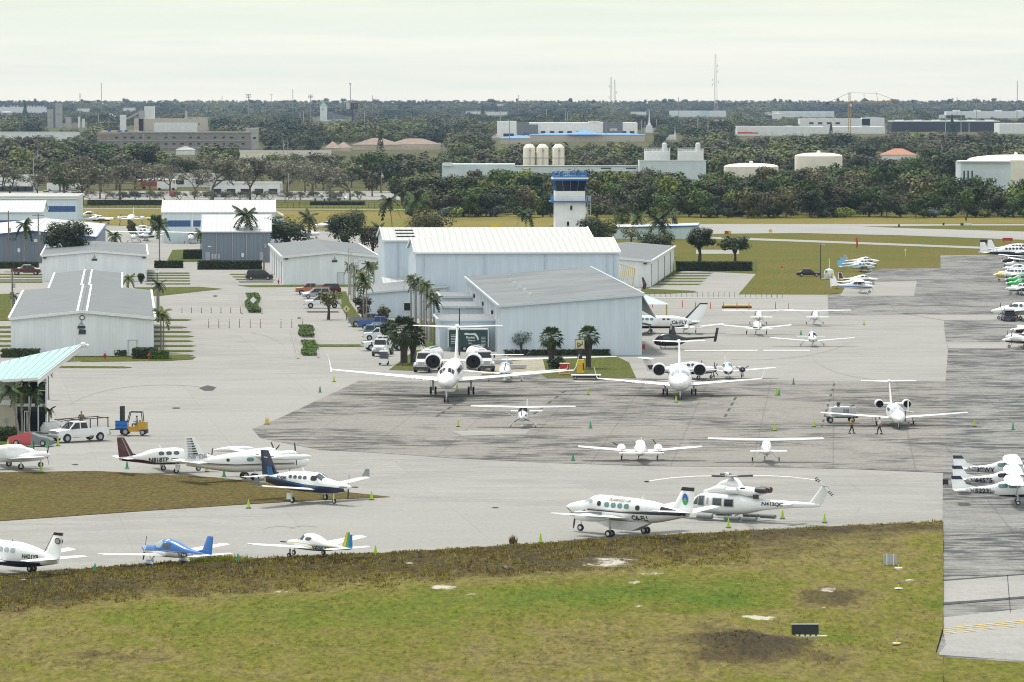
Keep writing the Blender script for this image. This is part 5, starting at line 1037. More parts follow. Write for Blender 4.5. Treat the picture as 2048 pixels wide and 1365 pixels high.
palm('palm above the T-hangar roof corner, upper one',250,562,516,32,'areca',0,.12); palm('bushy palm at the T-hangar roof corner, lower one',257,588,546,38,'areca',1,.12); palm('slim palm beside the nearest T-hangar roof edge',318,640,559,34,'areca',0,.12); palm('double stemmed palm by the bay grass strips',322,706,612,50,'areca',1,.12); palm('thinner stem of the double palm by the bay grass strips',327,705,618,30,'areca',0,.1); palm('small palm at the left edge behind the fence',27,628,584,26,'areca',0,.12)
for i,(x,yb,yt,w) in enumerate(((700,590,524,26),(708,598,528,26),(716,604,535,30),(722,612,540,34),(737,602,522,30),(748,598,520,34),(727,648,548,48),(733,655,560,30))):
    palm(['leftmost slim','second slim','third slim','fourth slim','short leaning','bushy crowned','tallest front','last thin'][i]+' palm in the cluster left of the low workshop',x,yb,yt,w,'areca',i%2,.13)
for i,(x,yb,yt,w) in enumerate(((822,665,546,34),(832,672,552,36),(843,672,558,38),(853,680,563,36),(862,684,575,40),(868,690,588,40),(848,694,560,30))):
    palm(['leftmost tall','second tall','yellowish third','fourth tall','drooping','rightmost low','frontmost slim'][i]+' palm in the avenue before the low workshop',x,yb,yt,w,'areca',(i+1)%2,.15)
palm('broad cabbage palm with shaggy trunk, left of the logo sign',1103,736,655,52,'cab',0,.34,boots=True); palm('cabbage palm with shaggy trunk just behind the logo sign',1177,738,653,48,'cab',1,.3,boots=True)
palm('large dark shaggy palm beside the fuel truck',808,730,634,74,'cab',1,.4,boots=True); palm('thick shaggy palm in front of the avenue palms',826,728,650,56,'cab',0,.3,boots=True)
palm('leftmost palm leaning before the terminal',38,884,762,60,'areca',0,.14,lean=-.9); palm('middle palm before the terminal glass',45,872,764,52,'areca',1,.13,lean=-.2); palm('right palm before the terminal glass',56,872,766,60,'areca',0,.14,lean=.5)
palm('short palm behind the far right corner of the terminal',97,800,738,24,'areca',0,.1); palm('broad leaved traveller plant at the terminal corner',98,866,812,30,'areca',0,.1)
# field fence
fe=empty('field_fence',P(140,415.5),0,'low green mesh fence along the far edge of the field','fence'); a_=P(140,415.5); c_=P(830,417.5)-a_
for i in range(61): p=c_*(i/60); MB().use('dark_metal').box((p.x,p.y,.9),(.1,.1,1.8)).obj('post',parent=fe)
b=MB().use('dark_metal')
for z in(.2,1.75): b.beam(Vector((0,0,z)),c_+Vector((0,0,z)),.07)
b.obj('rails',parent=fe); hedge('dark hedge line behind the field fence',175,330,401,411,3,seed=30); hedge('dark hedge line before the parked cars beyond the fence',620,730,404,411,3,seed=31)
sheet('verge_road',[(-200,416),(820,418.5),(820,420),(-200,417.5)],'asphalt_light',.03); sheet('parking_lot',[(-200,383),(800,383),(800,400),(-200,400)],'asphalt_light',.02); sheet('road_beyond',[(-200,408),(820,408),(820,410.5),(-200,410.5)],'grass_lawn',.03)

# small pale buildings scattered in the distant tree cover, and taller clumps on the skyline
random.seed(8)
for i in range(46):
    x=random.uniform(0,2048); y=random.uniform(212,262); 
    if any(a-8<x<b_+8 and c-4<y<d_+6 for a,b_,c,d_,by in FARRECT[:70]): continue
    o=P(x,y); k=o.y/9216; w=random.uniform(6,26)*k; e=empty('distant_building',(o.x,o.y,0),random.uniform(-.3,.3),'small pale low building scattered in the distant tree cover','building','small pale buildings in the distance'); h=random.uniform(9,13); MB().use(random.choice(['stucco_white','stucco_cream','stucco_white','stucco_grey'])).box((0,0,h/2),(w,10,h)).obj('wall',parent=e); hips(e,-w/2,w/2,-5,5,h,random.uniform(.5,2.5),random.choice(['stucco_grey','tile_brown','stucco_white','stucco_grey']))
for i in range(60):
    x=random.uniform(-10,2060); o=P(x,random.uniform(206,214)); s=random.uniform(1.2,2.0)*1.6; kd=random.choice(['wide','round','tall']); tree('skyline_tree','taller tree clump standing up from the horizon tree line',(o.x,o.y,0),kd,'leaf_dark',i%3,s,'tree clumps on the horizon',rz=i)
# ---------------------------------------------------------------- aircraft
class Fus:
    """body lofted through stations (x, z_top, z_bottom, half width); nose at +x, left side +y"""
    def __init__(s,st,e=2.35):
        s.st=sorted(st,key=lambda q:-q[0]); s.e=e; s.X=[q[0] for q in s.st]
    def at(s,x):
        st=s.st
        if x>=st[0][0]: return st[0][1:]
        if x<=st[-1][0]: return st[-1][1:]
        for i in range(len(st)-1):
            if st[i][0]>=x>=st[i+1][0]:
                t=(st[i][0]-x)/(st[i][0]-st[i+1][0]); out=[]
                for k in(1,2,3):
                    p0=st[max(0,i-1)][k];p1=st[i][k];p2=st[i+1][k];p3=st[min(len(st)-1,i+2)][k]
                    h=st[i][0]-st[i+1][0]; m1=(p2-p0)/max(.01,st[max(0,i-1)][0]-st[i+1][0])*h; m2=(p3-p1)/max(.01,st[i][0]-st[min(len(st)-1,i+2)][0])*h
                    lim=1.5*abs(p2-p1)+.02; m1=max(-lim,min(lim,m1)); m2=max(-lim,min(lim,m2))
                    out.append((2*t**3-3*t*t+1)*p1+(t**3-2*t*t+t)*m1+(-2*t**3+3*t*t)*p2+(t**3-t*t)*m2)
                return out
    def pt(s,x,ph,off=0):
        zt,zb,w=s.at(x); zc,h=(zt+zb)/2,(zt-zb)/2; c,n=math.cos(ph),math.sin(ph); k=2/s.e
        return Vector((x,(abs(c)**k*w+off*abs(c))*(1 if c>=0 else -1),zc+(abs(n)**k*h+off*abs(n))*(1 if n>=0 else -1)))
    def ph(s,x,z):
        zt,zb,w=s.at(x); zc,h=(zt+zb)/2,max(.01,(zt-zb)/2); u=max(-1,min(1,(z-zc)/h)); return math.asin(math.copysign(abs(u)**(s.e/2),u))
    def side(s,x,z,sd,off=.015):
        p=s.pt(x,s.ph(x,z),off); p.y*=sd; return p
    def mesh(s,m,nose=True,n=18,sub=.3):
        xs=[]; 
        for a,c in zip(s.X,s.X[1:]):
            k=max(1,int((a-c)/sub)); xs+=[a+(c-a)*i/k for i in range(k)]
        xs.append(s.X[-1]); b=MB().use(m); b.loft([[s.pt(x,2*math.pi*i/n) for i in range(n)] for x in xs]); return b
    def patch(s,poly,sd,m,parent,name,off=.015,grid=.22):
        """polygon in (x,z) laid on one side; split into strips so it follows the curve"""
        xs0,xs1=min(p[0] for p in poly),max(p[0] for p in poly); n=max(1,int((xs1-xs0)/grid)); b=MB().use(m); prev=None
        def span(x):
            zs=[]
            for (a,c) in zip(poly,poly[1:]+poly[:1]):
                if (a[0]-x)*(c[0]-x)<=0 and a[0]!=c[0]: zs.append(a[1]+(c[1]-a[1])*(x-a[0])/(c[0]-a[0]))
            return (min(zs),max(zs)) if zs else (poly[0][1],)*2
        K=4
        for i in range(n+1):
            x=xs0+(xs1-xs0)*(i/n); z0,z1=span(min(max(x,xs0+1e-4),xs1-1e-4)); col=[s.side(x,z0+(z1-z0)*j/K,sd,off) for j in range(K+1)]
            if prev: b.add(prev+col,[(j,j+1,K+1+j+1,K+1+j) for j in range(K)])
            prev=col
        return b.obj(name,parent=parent,smooth=True)
    def band(s,pts,m,parent,name='stripe',sides=(1,-1),off=.01,grid=.3):
        """stripe given as (x, z_low, z_high) along the body"""
        pts=sorted(pts,key=lambda q:-q[0])
        for sd in sides:
            b=MB().use(m); prev=None; K=5
            xs=[]; 
            for a,c in zip(pts,pts[1:]):
                k=max(1,int((a[0]-c[0])/grid)); xs+=[(a[0]+(c[0]-a[0])*i/k,a[1]+(c[1]-a[1])*i/k,a[2]+(c[2]-a[2])*i/k) for i in range(k)]
            xs.append(pts[-1])
            for (x,z0,z1) in xs:
                zt,zb,w=s.at(x); a0,a1=s.ph(x,max(z0,zb+.002)),s.ph(x,min(z1,zt))
                col=[]
                for j in range(K+1):
                    p=s.pt(x,a0+(a1-a0)*j/K,off); p.y*=sd; col.append(p)
                if prev: b.add(prev+col,[(j,j+1,K+1+j+1,K+1+j) for j in range(K)])
                prev=col
            b.obj(name,parent=parent,smooth=True)
AF=[(0,0),(.02,.3),(.08,.62),(.2,.92),(.36,1),(.6,.78),(.82,.36),(1,.02),(.8,-.12),(.5,-.34),(.25,-.42),(.1,-.36),(.02,-.2)]
def foil(b,secs,nrm):
    """secs: (leading edge point, chord, thickness ratio); chord runs to -x"""
    nrm=Vector(nrm); b.loft([[Vector(le)+Vector((-u*c,0,0))+nrm*(v*th*c*.62) for u,v in AF] for le,c,th in secs]); return b
def propeller(par,o,r,n,a0,m='black_paint',spin='paint_white',axis=(1,0,0),sr=.2,w=.13,sl=.32,feather=False):
    p=empty('propeller',o); p.parent=par
    for i in range(n):
        a=a0+i*2*math.pi/n; d=Vector((0,math.cos(a),math.sin(a))); s=Vector((0,-d.z,d.y)); x=Vector((1,0,0)); b=MB().use(m)
        secs=[(.12,.5),(.35,1.0),(.7,1.0),(.93,.75),(1,.35)]; rings=[]
        for t,k in secs:
            c=d*r*t; tw=(1.35 if feather else .9*(1-t)+.25); u=(s*math.cos(tw)+x*math.sin(tw))*w*k*.5*max(1,r*.9); v=(x*math.cos(tw)-s*math.sin(tw))*.02
            rings.append([c-u,c-v,c+u,c+v])
        b.loft(rings); b.obj('blade',parent=p)
    MB().use(spin).lathe([(sr,-.1),(sr*.95,sl*.2),(sr*.6,sl*.7),(.02,sl)],'x',n=12).obj('spinner',parent=p,smooth=True); return p
def gear(par,x,y,z,wr,dual=False,spat=None,m='paint_white_dull',lean=0,strut=.06,name='landing_gear',doors=False):
    g=empty(name,(x,y,0)); g.parent=par
    MB().use(m).tube((0,lean,z),(0,0,wr),strut,strut*.8,7).obj('strut',parent=g)
    ys=(-wr*.55,wr*.55) if dual else ((.0,) if spat or strut<.05 else (.07,))
    for yy in ys:
        w=wr*.42; b=MB().use('rubber'); b.lathe([(wr*.55,yy-w/2),(wr*.94,yy-w/2),(wr,yy-w/4),(wr,yy+w/4),(wr*.94,yy+w/2),(wr*.55,yy+w/2)],'y',(0,0,wr),16); b.obj('tyre',parent=g,smooth=True)
        MB().use('paint_white_dull').lathe([(wr*.5,yy-w/2-.01),(wr*.5,yy+w/2+.01)],'y',(0,0,wr),12).obj('rim',parent=g)
    if spat: MB().use(spat[0]).ball((0,0,wr*1.25),wr,10,8,(2.3,.6,1.0)).obj('wheel_fairing',parent=g,smooth=True)
    if len(spat or ())>1: MB().use(spat[1]).ball((0,0,wr*.95),wr,10,6,(2.1,.66,.7)).obj('fairing_base',parent=g,smooth=True)
    if doors: MB().use('paint_white').box((0,(.35 if y>=0 else -.35)*(1 if y else 0),z*.62),(.5,.03,z*.5)).obj('gear_door',parent=g)
    return g
def wings(par,W,m,name='wing',struts=None,tipm=None):
    out=[]
    for sd in(1,-1):
        x,z,c,hs,ct,sw,dh=W['x'],W['z'],W['c'],W['half'],W['ct'],W.get('sw',0),W.get('dih',0); y0=W.get('y0',0); th=W.get('th',.13)
        secs=[]; mid=W.get('mid')
        secs.append(((x,sd*y0,z),c,th))
        if mid: secs.append(((x+mid[1],sd*mid[0],z+dh*mid[0]/hs),mid[2],th*.95))
        secs.append(((x+sw*.985,sd*hs*.985,z+dh*.985),ct*1.02,th*.9)); secs.append(((x+sw-ct*.12,sd*hs,z+dh),ct*.8,th*.45))
        b=foil(MB().use(m),secs,(0,0,1)); o=b.obj(name,parent=par,smooth=True); out.append(o)
        if W.get('winglet'):
            h,l=W['winglet']; mm=W.get('wlm',m); foil(MB().use(mm),[((x+sw-.1,sd*(hs-.02),z+dh),ct*.9,.1),((x+sw-.25,sd*(hs+.12*h),z+dh+h*.25),ct*.75,.1),((x+sw-l,sd*(hs+.3*h),z+dh+h),ct*.4,.1)],(0,1,0)).obj('winglet',parent=o,smooth=True)
        if W.get('tank'):
            r,l=W['tank']; MB().use(W.get('tankm',m)).lathe([(.02,l*.5),(r*.6,l*.42),(r,l*.22),(r,-l*.15),(r*.6,-l*.38),(.03,-l*.5)],'x',(x+sw-ct*.4,sd*hs,z+dh),12).obj('tip_tank',parent=o,smooth=True)
        if W.get('flapline',True):
            b=MB().use('grey_paint'); fr=.74; p0=Vector((x-c*fr,sd*(y0+.6),z+dh*(y0+.6)/hs+c*th*.36)); p1=Vector((x+sw*.93-ct*fr,sd*hs*.93,z+dh*.93+ct*th*.34)); b.beam(p0,p1,.03,.012); b.obj('aileron_gap',parent=o)
    return out
def tailfin(par,F,m,stripes=(),name='fin',top=None):
    x,z,c,h,ct,sw=F['x'],F['z'],F['c'],F['h'],F['ct'],F['sw']
    secs=[]
    if F.get('dorsal'): dx,dh=F['dorsal']; foil(MB().use(m),[((x+dx,0,z-.12),c+dx,.02),((x+dx*.35,0,z+dh*.45),c+dx*.35,.05),((x+sw*dh/h,0,z+dh),c+(ct-c)*dh/h,.09)],(0,1,0)).obj('dorsal_fin',parent=par,smooth=True)
    secs=[((x,0,z-.15),c*1.02,.1),((x+sw*.98,0,z+h*.98),ct*1.02,.09),((x+sw-.05,0,z+h),ct*.86,.05)]
    o=foil(MB().use(m),secs,(0,1,0)).obj(name,parent=par,smooth=True)
    for (t0,t1,u0,u1,mm,*rest) in stripes:   # panel between height fractions t0..t1 and chord fractions u0..u1
        for sd in(1,-1):
            b=MB().use(mm); K=4; sh=rest[0] if rest else 0
            def q(t,u): 
                cc=c+(ct-c)*t; return Vector((x+sw*t-u*cc, sd*((.062*cc*(1-max(0,u-.3)*.95))+.012), z+h*t))
            rows=[[q(t0+(t1-t0)*i/K,u0+sh*i/K+(u1-u0)*j/K) for j in range(K+1)] for i in range(K+1)]
            for i in range(K): b.add(rows[i]+rows[i+1],[(j,j+1,K+2+j,K+1+j) for j in range(K)])
            b.obj('fin_stripe',parent=o)
    return o
def nacelle(par,x,y,z,r,L_,m,prop=None,jet=False,name='engine_nacelle',flat=1.,intake='dark_metal'):
    e=empty(name,(x,y,z)); e.parent=par
    if jet:
        MB().use(m).lathe([(r*.8,0),(r*.96,-.06*L_),(r*1.02,-.2*L_),(r,-.5*L_),(r*.78,-.85*L_),(r*.6,-L_),(r*.45,-L_)],'x',n=22,cap=False).obj('cowling',parent=e,smooth=True)
        MB().use('chrome').lathe([(r*.78,.02),(r*.86,.05*L_),(r*.95,-.01),(r*.97,-.06*L_)],'x',n=22,cap=False).obj('intake_lip',parent=e,smooth=True)
        b=MB().use('recess'); b.lathe([(r*.79,-.02),(r*.72,-.2*L_),(.01,-.22*L_)],'x',n=22,cap=False); b.obj('intake',parent=e,smooth=True); b=MB().use('dark_metal')
        b.lathe([(.01,-.08*L_),(r*.2,-.2*L_)],'x',n=12); b.obj('fan_hub',parent=e,smooth=True); MB().use('steel').lathe([(r*.5,-.98*L_),(r*.42,-1.12*L_)],'x',n=16).obj('exhaust',parent=e,smooth=True)
    else:
        b=MB().use(m); rr=[[Vector((xx*L_,ww*r*math.cos(a),hh*r*flat*math.sin(a)+zo*r)) for a in [2*math.pi*i/12 for i in range(12)]] for xx,ww,hh,zo in ((.02,.45,.5,0),(0,.75,.8,0),(-.12,.95,1,0),(-.4,1,1,-.05),(-.75,.8,.7,-.15),(-1,.2,.15,-.1))]; b.loft(rr); b.obj('cowling',parent=e,smooth=True)
        MB().use(intake).box((-.03*L_,0,-r*.45*flat),(.12,r*1.1,r*.3)).obj('air_intake',parent=e)
    if prop: propeller(e,(prop.get('off',.05),0,0),prop['r'],prop['n'],prop['a'],prop.get('m','black_paint'),prop.get('s','paint_white'),sr=r*.42,feather=prop.get('f',False))
    return e
def aircraft(name,label,px,head,S,cat='airplane',group=None,sc=1.0):
    p=P(*px); e=empty(name,(p.x,p.y,.07),R(head),label,cat,group); e.scale=(sc*S.get('xs',1),sc,sc*S.get('zs',.93)); m=S.get('m','paint_white'); F=Fus(S['st'],S.get('e',2.35)); lo=S.get('lo',False)
    F.mesh(m,sub=.5 if lo else .28,n=14 if lo else 20).obj('fuselage',parent=e,smooth=True)
    if not lo:
        x0_,x1_=F.X[1],F.X[-2]
        for q_ in(.12,.3,.52,.72): xs_=x0_+(x1_-x0_)*q_; F.band([(xs_+.018,-1,9),(xs_-.018,-1,9)],'grey_paint',e,'panel_seam',off=.006)
    if 'wing' in S: wings(e,S['wing'],S.get('wm',m))
    if 'tail' in S: wings(e,dict(S['tail'],flapline=False),S.get('tm',m),'tailplane')
    if 'fin' in S: 
        f=tailfin(e,S['fin'],S.get('fm',m),S.get('fstripes',()))
        if 'ftext' in S:
            t=S['ftext']; q=S['fin']
            for sd in((1,-1) if len(t)<6 else (t[5],)): lettering(t[0],t[1],lambda u,v,sd=sd:Vector((t[2]-sd*u,sd*.14,t[3]+v)),t[4],f,'registration')
    for b_ in S.get('bands',()): F.band(b_[1],b_[0],e,b_[2] if len(b_)>2 else 'stripe',off=b_[3] if len(b_)>3 else .01)
    for wdw in S.get('wins',()):   # (x0,x1,z0,z1,n,mat,(slant))
        x0,x1,z0,z1,n,mm=wdw[:6]; sl=wdw[6] if len(wdw)>6 else 0; sides=wdw[7] if len(wdw)>7 else (1,-1)
        for i in range(n):
            a=x0+(x1-x0)*i/n; c=x0+(x1-x0)*(i+.72 if n>1 else 1)/n; c_=(z1-z0)*.22; s_=math.copysign(1,c-a)*min(abs(c-a)*.22,.08)
            for sd in sides: F.patch([(a+s_,z0),(c-s_,z0),(c,z0+c_),(c-sl,z1-c_),(c-s_-sl,z1),(a+s_-sl*.4,z1),(a,z1-c_),(a,z0+c_)],sd,mm,e,'cabin_window',.02,.12)
    if 'shield' in S:   # windshield (x0,x1,ph0,ph1,mat)
        for (x0,x1,p0,p1,mm,nn) in S['shield']:
            for sd in(1,-1):
                for q in range(nn):
                    a=R(p0+(p1-p0)*q/nn+1.5); c=R(p0+(p1-p0)*(q+1)/nn-1.5); b=MB().use(mm); prev=None
                    for i in range(6):
                        t=i/5; col=[]
                        for j in range(4):
                            pt=F.pt(x0+(x1-x0)*t,a+(c-a)*j/3,.018); pt.y*=sd; col.append(pt)
                        if prev: b.add(prev+col,[(j,j+1,5+j,4+j) for j in range(3)])
                        prev=col
                    b.obj('windshield',parent=e,smooth=True)
    for t in S.get('texts',()):
        tx,size,x,z,mm,sd=t[:6]; lettering(tx,size,lambda u,v:F.side(x-sd*u,z+v,sd,.03),mm,e,'registration' if len(t)<7 else 'airline_name',italic=0)
    if 'prop' in S:
        q=S['prop']; propeller(e,(F.X[0]-.02,0,q.get('z',(F.at(F.X[0])[0]+F.at(F.X[0])[1])/2)),q['r'],q['n'],q['a'],q.get('m','black_paint'),q.get('s','paint_white'),sr=q.get('sr',.2))
    for q in S.get('nac',()):
        for sd in(1,-1): 
            nacelle(e,q['x'],sd*q['y'],q['z'],q['r'],q['L'],q.get('m',m),dict(q['prop'],a=q['prop']['a']+(.5 if sd<0 else 0)) if 'prop' in q else None,q.get('jet',False),flat=q.get('flat',1))
            if q.get('jet'): foil(MB().use(m),[((q['x']-.25*q['L'],sd*.3,q['z']),q['L']*.5,.12),((q['x']-.25*q['L'],sd*(q['y']-q['r']*.8),q['z']),q['L']*.45,.12)],(0,0,1)).obj('pylon',parent=e,smooth=True)
    for g in S.get('gear',()): 
        x,y,z,wr=g[:4]; kw=g[4] if len(g)>4 else {}
        if y: 
            for sd in(1,-1): gear(e,x,sd*y,z,wr,**dict(kw,lean=-sd*abs(kw.get('lean',0))),name='main_gear')
        else: gear(e,x,0,z,wr,**kw,name='nose_gear')
    if 'strut' in S:
        q=S['strut']
        for sd in(1,-1): MB().use(m).beam((q[0],sd*q[1],q[2]),(q[3],sd*q[4],q[5]),.12,.05).obj('wing_strut',parent=e)
    for an in S.get('ant',()): MB().use(m).prism([(an[0],-.02,an[1]),(an[0]-.25,-.02,an[1]),(an[0]-.4,-.02,an[1]+.4),(an[0]-.3,-.02,an[1]+.4)],(0,.04,0)).obj('antenna',parent=e)
    if 'bullet' in S: q=S['bullet']; MB().use(m).lathe([(.02,q[3]*.5),(q[2]*.8,q[3]*.3),(q[2],0),(q[2]*.5,-q[3]*.4),(.02,-q[3]*.5)],'x',(q[0],0,q[1]),10).obj('tail_bullet',parent=e,smooth=True)
    return e,F
mat('sweep_blue',(.02,.11,.28),.35)
# ---- kinds
def C172(**k):
    S=dict(st=[(1.75,1.42,1.0,.2),(1.6,1.52,.85,.42),(1.0,1.6,.74,.5),(.55,1.68,.68,.54),(.35,1.86,.67,.55),(-.1,2.2,.66,.56),(-.5,2.24,.66,.56),(-1.6,2.22,.72,.54),(-2.3,1.9,.85,.42),(-3.6,1.68,1.05,.25),(-5.4,1.52,1.28,.08),(-5.7,1.48,1.34,.03)],
      wing=dict(x=.25,z=2.2,c=1.62,half=5.5,ct=1.15,sw=-.12,dih=.14,mid=(2.6,0,1.6)),tail=dict(x=-4.5,z=1.45,c=1.25,half=1.72,ct=.85,sw=-.25),fin=dict(x=-4.25,z=1.55,c=1.45,h=1.2,ct=.8,sw=-.85,dorsal=(1.0,.35)),
      prop=dict(r=.95,n=2,a=1.3),gear=[(1.15,0,.9,.2,dict(strut=.045)),(-.25,1.27,.95,.22,dict(lean=.8,strut=.045))],strut=(-.4,.55,.85,-.3,2.6,2.2),
      wins=[(-.05,-1.0,1.6,2.08,1,'grey_glass'),(-1.1,-1.75,1.62,2.05,1,'grey_glass')],shield=[(.36,-.08,38,88,'grey_glass',1)]); S.update(k); return S
def PA28(**k):
    S=dict(st=[(1.75,1.12,.82,.18),(1.6,1.22,.68,.42),(1.0,1.32,.58,.52),(.55,1.38,.55,.56),(.25,1.52,.54,.57),(-.25,1.88,.53,.57),(-.75,1.95,.53,.57),(-1.5,1.82,.56,.52),(-2.3,1.5,.64,.4),(-3.6,1.28,.82,.22),(-5.2,1.16,1.0,.06)],
      wing=dict(x=.5,z=.72,c=1.9,half=5.2,ct=1.05,sw=-.25,dih=.62,mid=(2.4,-.1,1.6)),tail=dict(x=-4.4,z=1.1,c=.85,half=1.95,ct=.65,sw=-.05),fin=dict(x=-4.2,z=1.15,c=1.15,h=1.25,ct=.6,sw=-.55,dorsal=(.8,.25)),
      prop=dict(r=.93,n=2,a=.2,z=.98),gear=[(1.2,0,.75,.2,dict(strut=.05)),(-.25,1.6,.75,.21,dict(strut=.06))],
      wins=[(.1,-.5,1.42,1.75,1,'grey_glass'),(-.62,-1.15,1.42,1.76,1,'grey_glass')],shield=[(.28,-.22,28,88,'pale_glass',1)]); S.update(k); return S
def SR22(**k):
    S=dict(st=[(2.0,1.34,.98,.16),(1.8,1.42,.82,.36),(1.2,1.5,.7,.5),(.7,1.56,.66,.56),(.35,1.78,.65,.6),(-.15,2.1,.64,.62),(-.8,2.16,.64,.62),(-1.6,1.98,.68,.55),(-2.5,1.62,.8,.38),(-3.8,1.38,.98,.2),(-5.1,1.26,1.08,.07)],
      wing=dict(x=.55,z=.78,c=1.35,half=5.84,ct=.85,sw=-.2,dih=.5),tail=dict(x=-4.5,z=1.22,c=.75,half=1.96,ct=.5,sw=-.15),fin=dict(x=-3.9,z=1.3,c=1.15,h=1.45,ct=.62,sw=-.75,dorsal=(1.3,.25)),
      prop=dict(r=.98,n=3,a=1.45,sr=.2),gear=[(1.45,0,.8,.2,dict(strut=.04,spat=('paint_white',))),(-.3,1.6,.8,.21,dict(strut=.05,lean=.5,spat=('paint_white',)))],
      wins=[(.15,-.5,1.45,1.95,1,'pale_glass',.12),(-.62,-1.35,1.45,1.88,1,'grey_glass',.1)],shield=[(.36,-.12,32,88,'pale_glass',1)]); S.update(k); return S
def TWIN(**k):  # light piston twin about 8.7 m
    S=dict(st=[(2.9,1.12,.98,.06),(2.6,1.25,.82,.25),(1.9,1.42,.65,.45),(1.1,1.55,.56,.56),(.8,1.75,.55,.58),(.3,2.05,.54,.6),(-.6,2.1,.54,.6),(-1.8,2.0,.58,.56),(-3.0,1.65,.72,.4),(-4.4,1.4,.9,.2),(-5.6,1.25,1.05,.07)],
      wing=dict(x=.75,z=.85,c=1.9,half=5.9,ct=1.15,sw=-.3,dih=.55,mid=(2.2,-.05,1.75)),tail=dict(x=-4.7,z=1.15,c=.95,half=2.1,ct=.75,sw=-.05),fin=dict(x=-4.3,z=1.25,c=1.4,h=1.5,ct=.7,sw=-.7,dorsal=(1.2,.3)),
      nac=[dict(x=1.55,y=1.75,z=1.22,r=.42,L=2.4,flat=.85,prop=dict(r=.95,n=2,a=.5))],gear=[(2.0,0,.75,.2,dict(strut=.05)),(-.25,1.7,.8,.24,dict(strut=.07))],
      wins=[(.45,-.15,1.55,1.92,1,'grey_glass'),(-.3,-1.9,1.55,1.9,3,'grey_glass')],shield=[(.85,.35,25,88,'grey_glass',1)]); S.update(k); return S
def JET(**k):
    S=dict(); S.update(k); return S
# ---------------- the big jet
aircraft('business_jet','largest white twin engine jet with winglets and T tail, facing the camera',(904,791),268,dict(
  st=[(14.9,2.55,2.2,.12),(14.6,2.85,1.95,.42),(13.8,3.15,1.7,.75),(12.9,3.4,1.58,.95),(12.3,3.85,1.53,1.05),(11.6,4.15,1.5,1.16),(10.5,4.22,1.48,1.2),(0,4.22,1.45,1.2),(-4,4.2,1.6,1.18),(-8,4.15,2.3,.9),(-11,3.95,2.95,.5),(-12.7,3.75,3.3,.18)],e=2.1,
  wing=dict(x=5.2,z=1.95,c=6.4,half=14.1,ct=1.5,sw=-6.9,dih=1.0,th=.1,mid=(4.6,-2.4,3.8),winglet=(1.9,1.1)),tail=dict(x=-11.9,z=7.75,c=2.5,half=5.35,ct=1.2,sw=-2.2,th=.09,dih=.12),
  fin=dict(x=-7.6,z=4.0,c=4.6,h=3.75,ct=2.7,sw=-3.9),bullet=(-13.0,7.85,.3,2.8),nac=[dict(x=-2.9,y=2.35,z=3.95,r=.98,L=4.6,jet=True)],
  gear=[(13.2,0,2.0,.36,dict(dual=True,strut=.11)),(-.4,2.2,1.9,.5,dict(dual=True,strut=.14,doors=True))],
  wins=[(9.0,-1.8,3.15,3.7,7,'dark_glass')],shield=[(12.55,11.75,40,84,'dark_glass',2)]))
aircraft('business_jet','white twin engine jet with winglets and pale cockpit windows, second largest',(1359,792),268.5,dict(
  st=[(10.4,2.25,1.8,.15),(10.1,2.5,1.5,.5),(9.3,2.85,1.25,.9),(8.5,3.15,1.12,1.12),(8.0,3.55,1.05,1.22),(7.2,3.75,1.02,1.32),(6,3.8,1.0,1.35),(-1,3.8,1.0,1.35),(-4,3.75,1.4,1.25),(-7,3.6,2.2,.8),(-9.2,3.3,2.8,.3)],e=2.05,
  wing=dict(x=4.0,z=1.35,c=5.4,half=9.5,ct=1.3,sw=-4.6,dih=.65,th=.1,mid=(3.6,-2.0,3.2),winglet=(1.35,.8)),tail=dict(x=-8.2,z=6.15,c=2.0,half=3.1,ct=1.1,sw=-1.3,th=.1,dih=.1),
  fin=dict(x=-4.6,z=3.5,c=4.0,h=2.7,ct=2.2,sw=-3.2),bullet=(-9,6.2,.26,2.2),nac=[dict(x=-1.9,y=2.35,z=3.05,r=.78,L=3.6,jet=True)],
  gear=[(8.3,0,1.5,.28,dict(dual=True,strut=.09)),(-.4,1.65,1.5,.4,dict(dual=True,strut=.12,doors=True))],wins=[(5.2,-1,2.75,3.15,6,'dark_glass')],shield=[(8.25,7.45,32,86,'pale_glass',2)]))
ct,_=aircraft('business_jet','small white jet with T tail and open cabin door, two people walking in front',(1789,853),270,dict(
  st=[(6.7,1.25,1.05,.08),(6.4,1.5,.85,.3),(5.5,1.75,.68,.58),(4.8,1.95,.6,.7),(4.3,2.25,.57,.75),(3.6,2.45,.55,.8),(-1.2,2.45,.55,.8),(-3.5,2.35,.85,.65),(-5.5,2.15,1.35,.35),(-6.8,2.0,1.6,.12)],e=2.1,
  wing=dict(x=1.0,z=.85,c=2.4,half=7.75,ct=1.0,sw=-1.0,dih=.62,th=.12),tail=dict(x=-6.7,z=4.55,c=1.35,half=2.95,ct=.75,sw=-.9,th=.1,dih=.03),fin=dict(x=-3.9,z=2.1,c=2.7,h=2.4,ct=1.45,sw=-2.7),bullet=(-7.2,4.6,.18,1.4),
  nac=[dict(x=-1.5,y=1.45,z=2.35,r=.46,L=2.6,jet=True)],gear=[(4.9,0,.8,.2,dict(strut=.05)),(-.3,1.95,.9,.26,dict(strut=.07,doors=True))],wins=[(2.4,-.8,1.75,2.1,4,'dark_glass')],shield=[(4.55,3.75,22,86,'pale_glass',2)]))
b=MB().use('paint_white'); b.prism([(2.9,.75,1.95),(3.6,.75,1.95),(3.6,1.75,1.7),(2.9,1.75,1.7)],(0,0,1.2*.05)); b.box((3.25,1.15,2.45),(.75,.06,1.1)); b.obj('cabin_door',parent=ct)
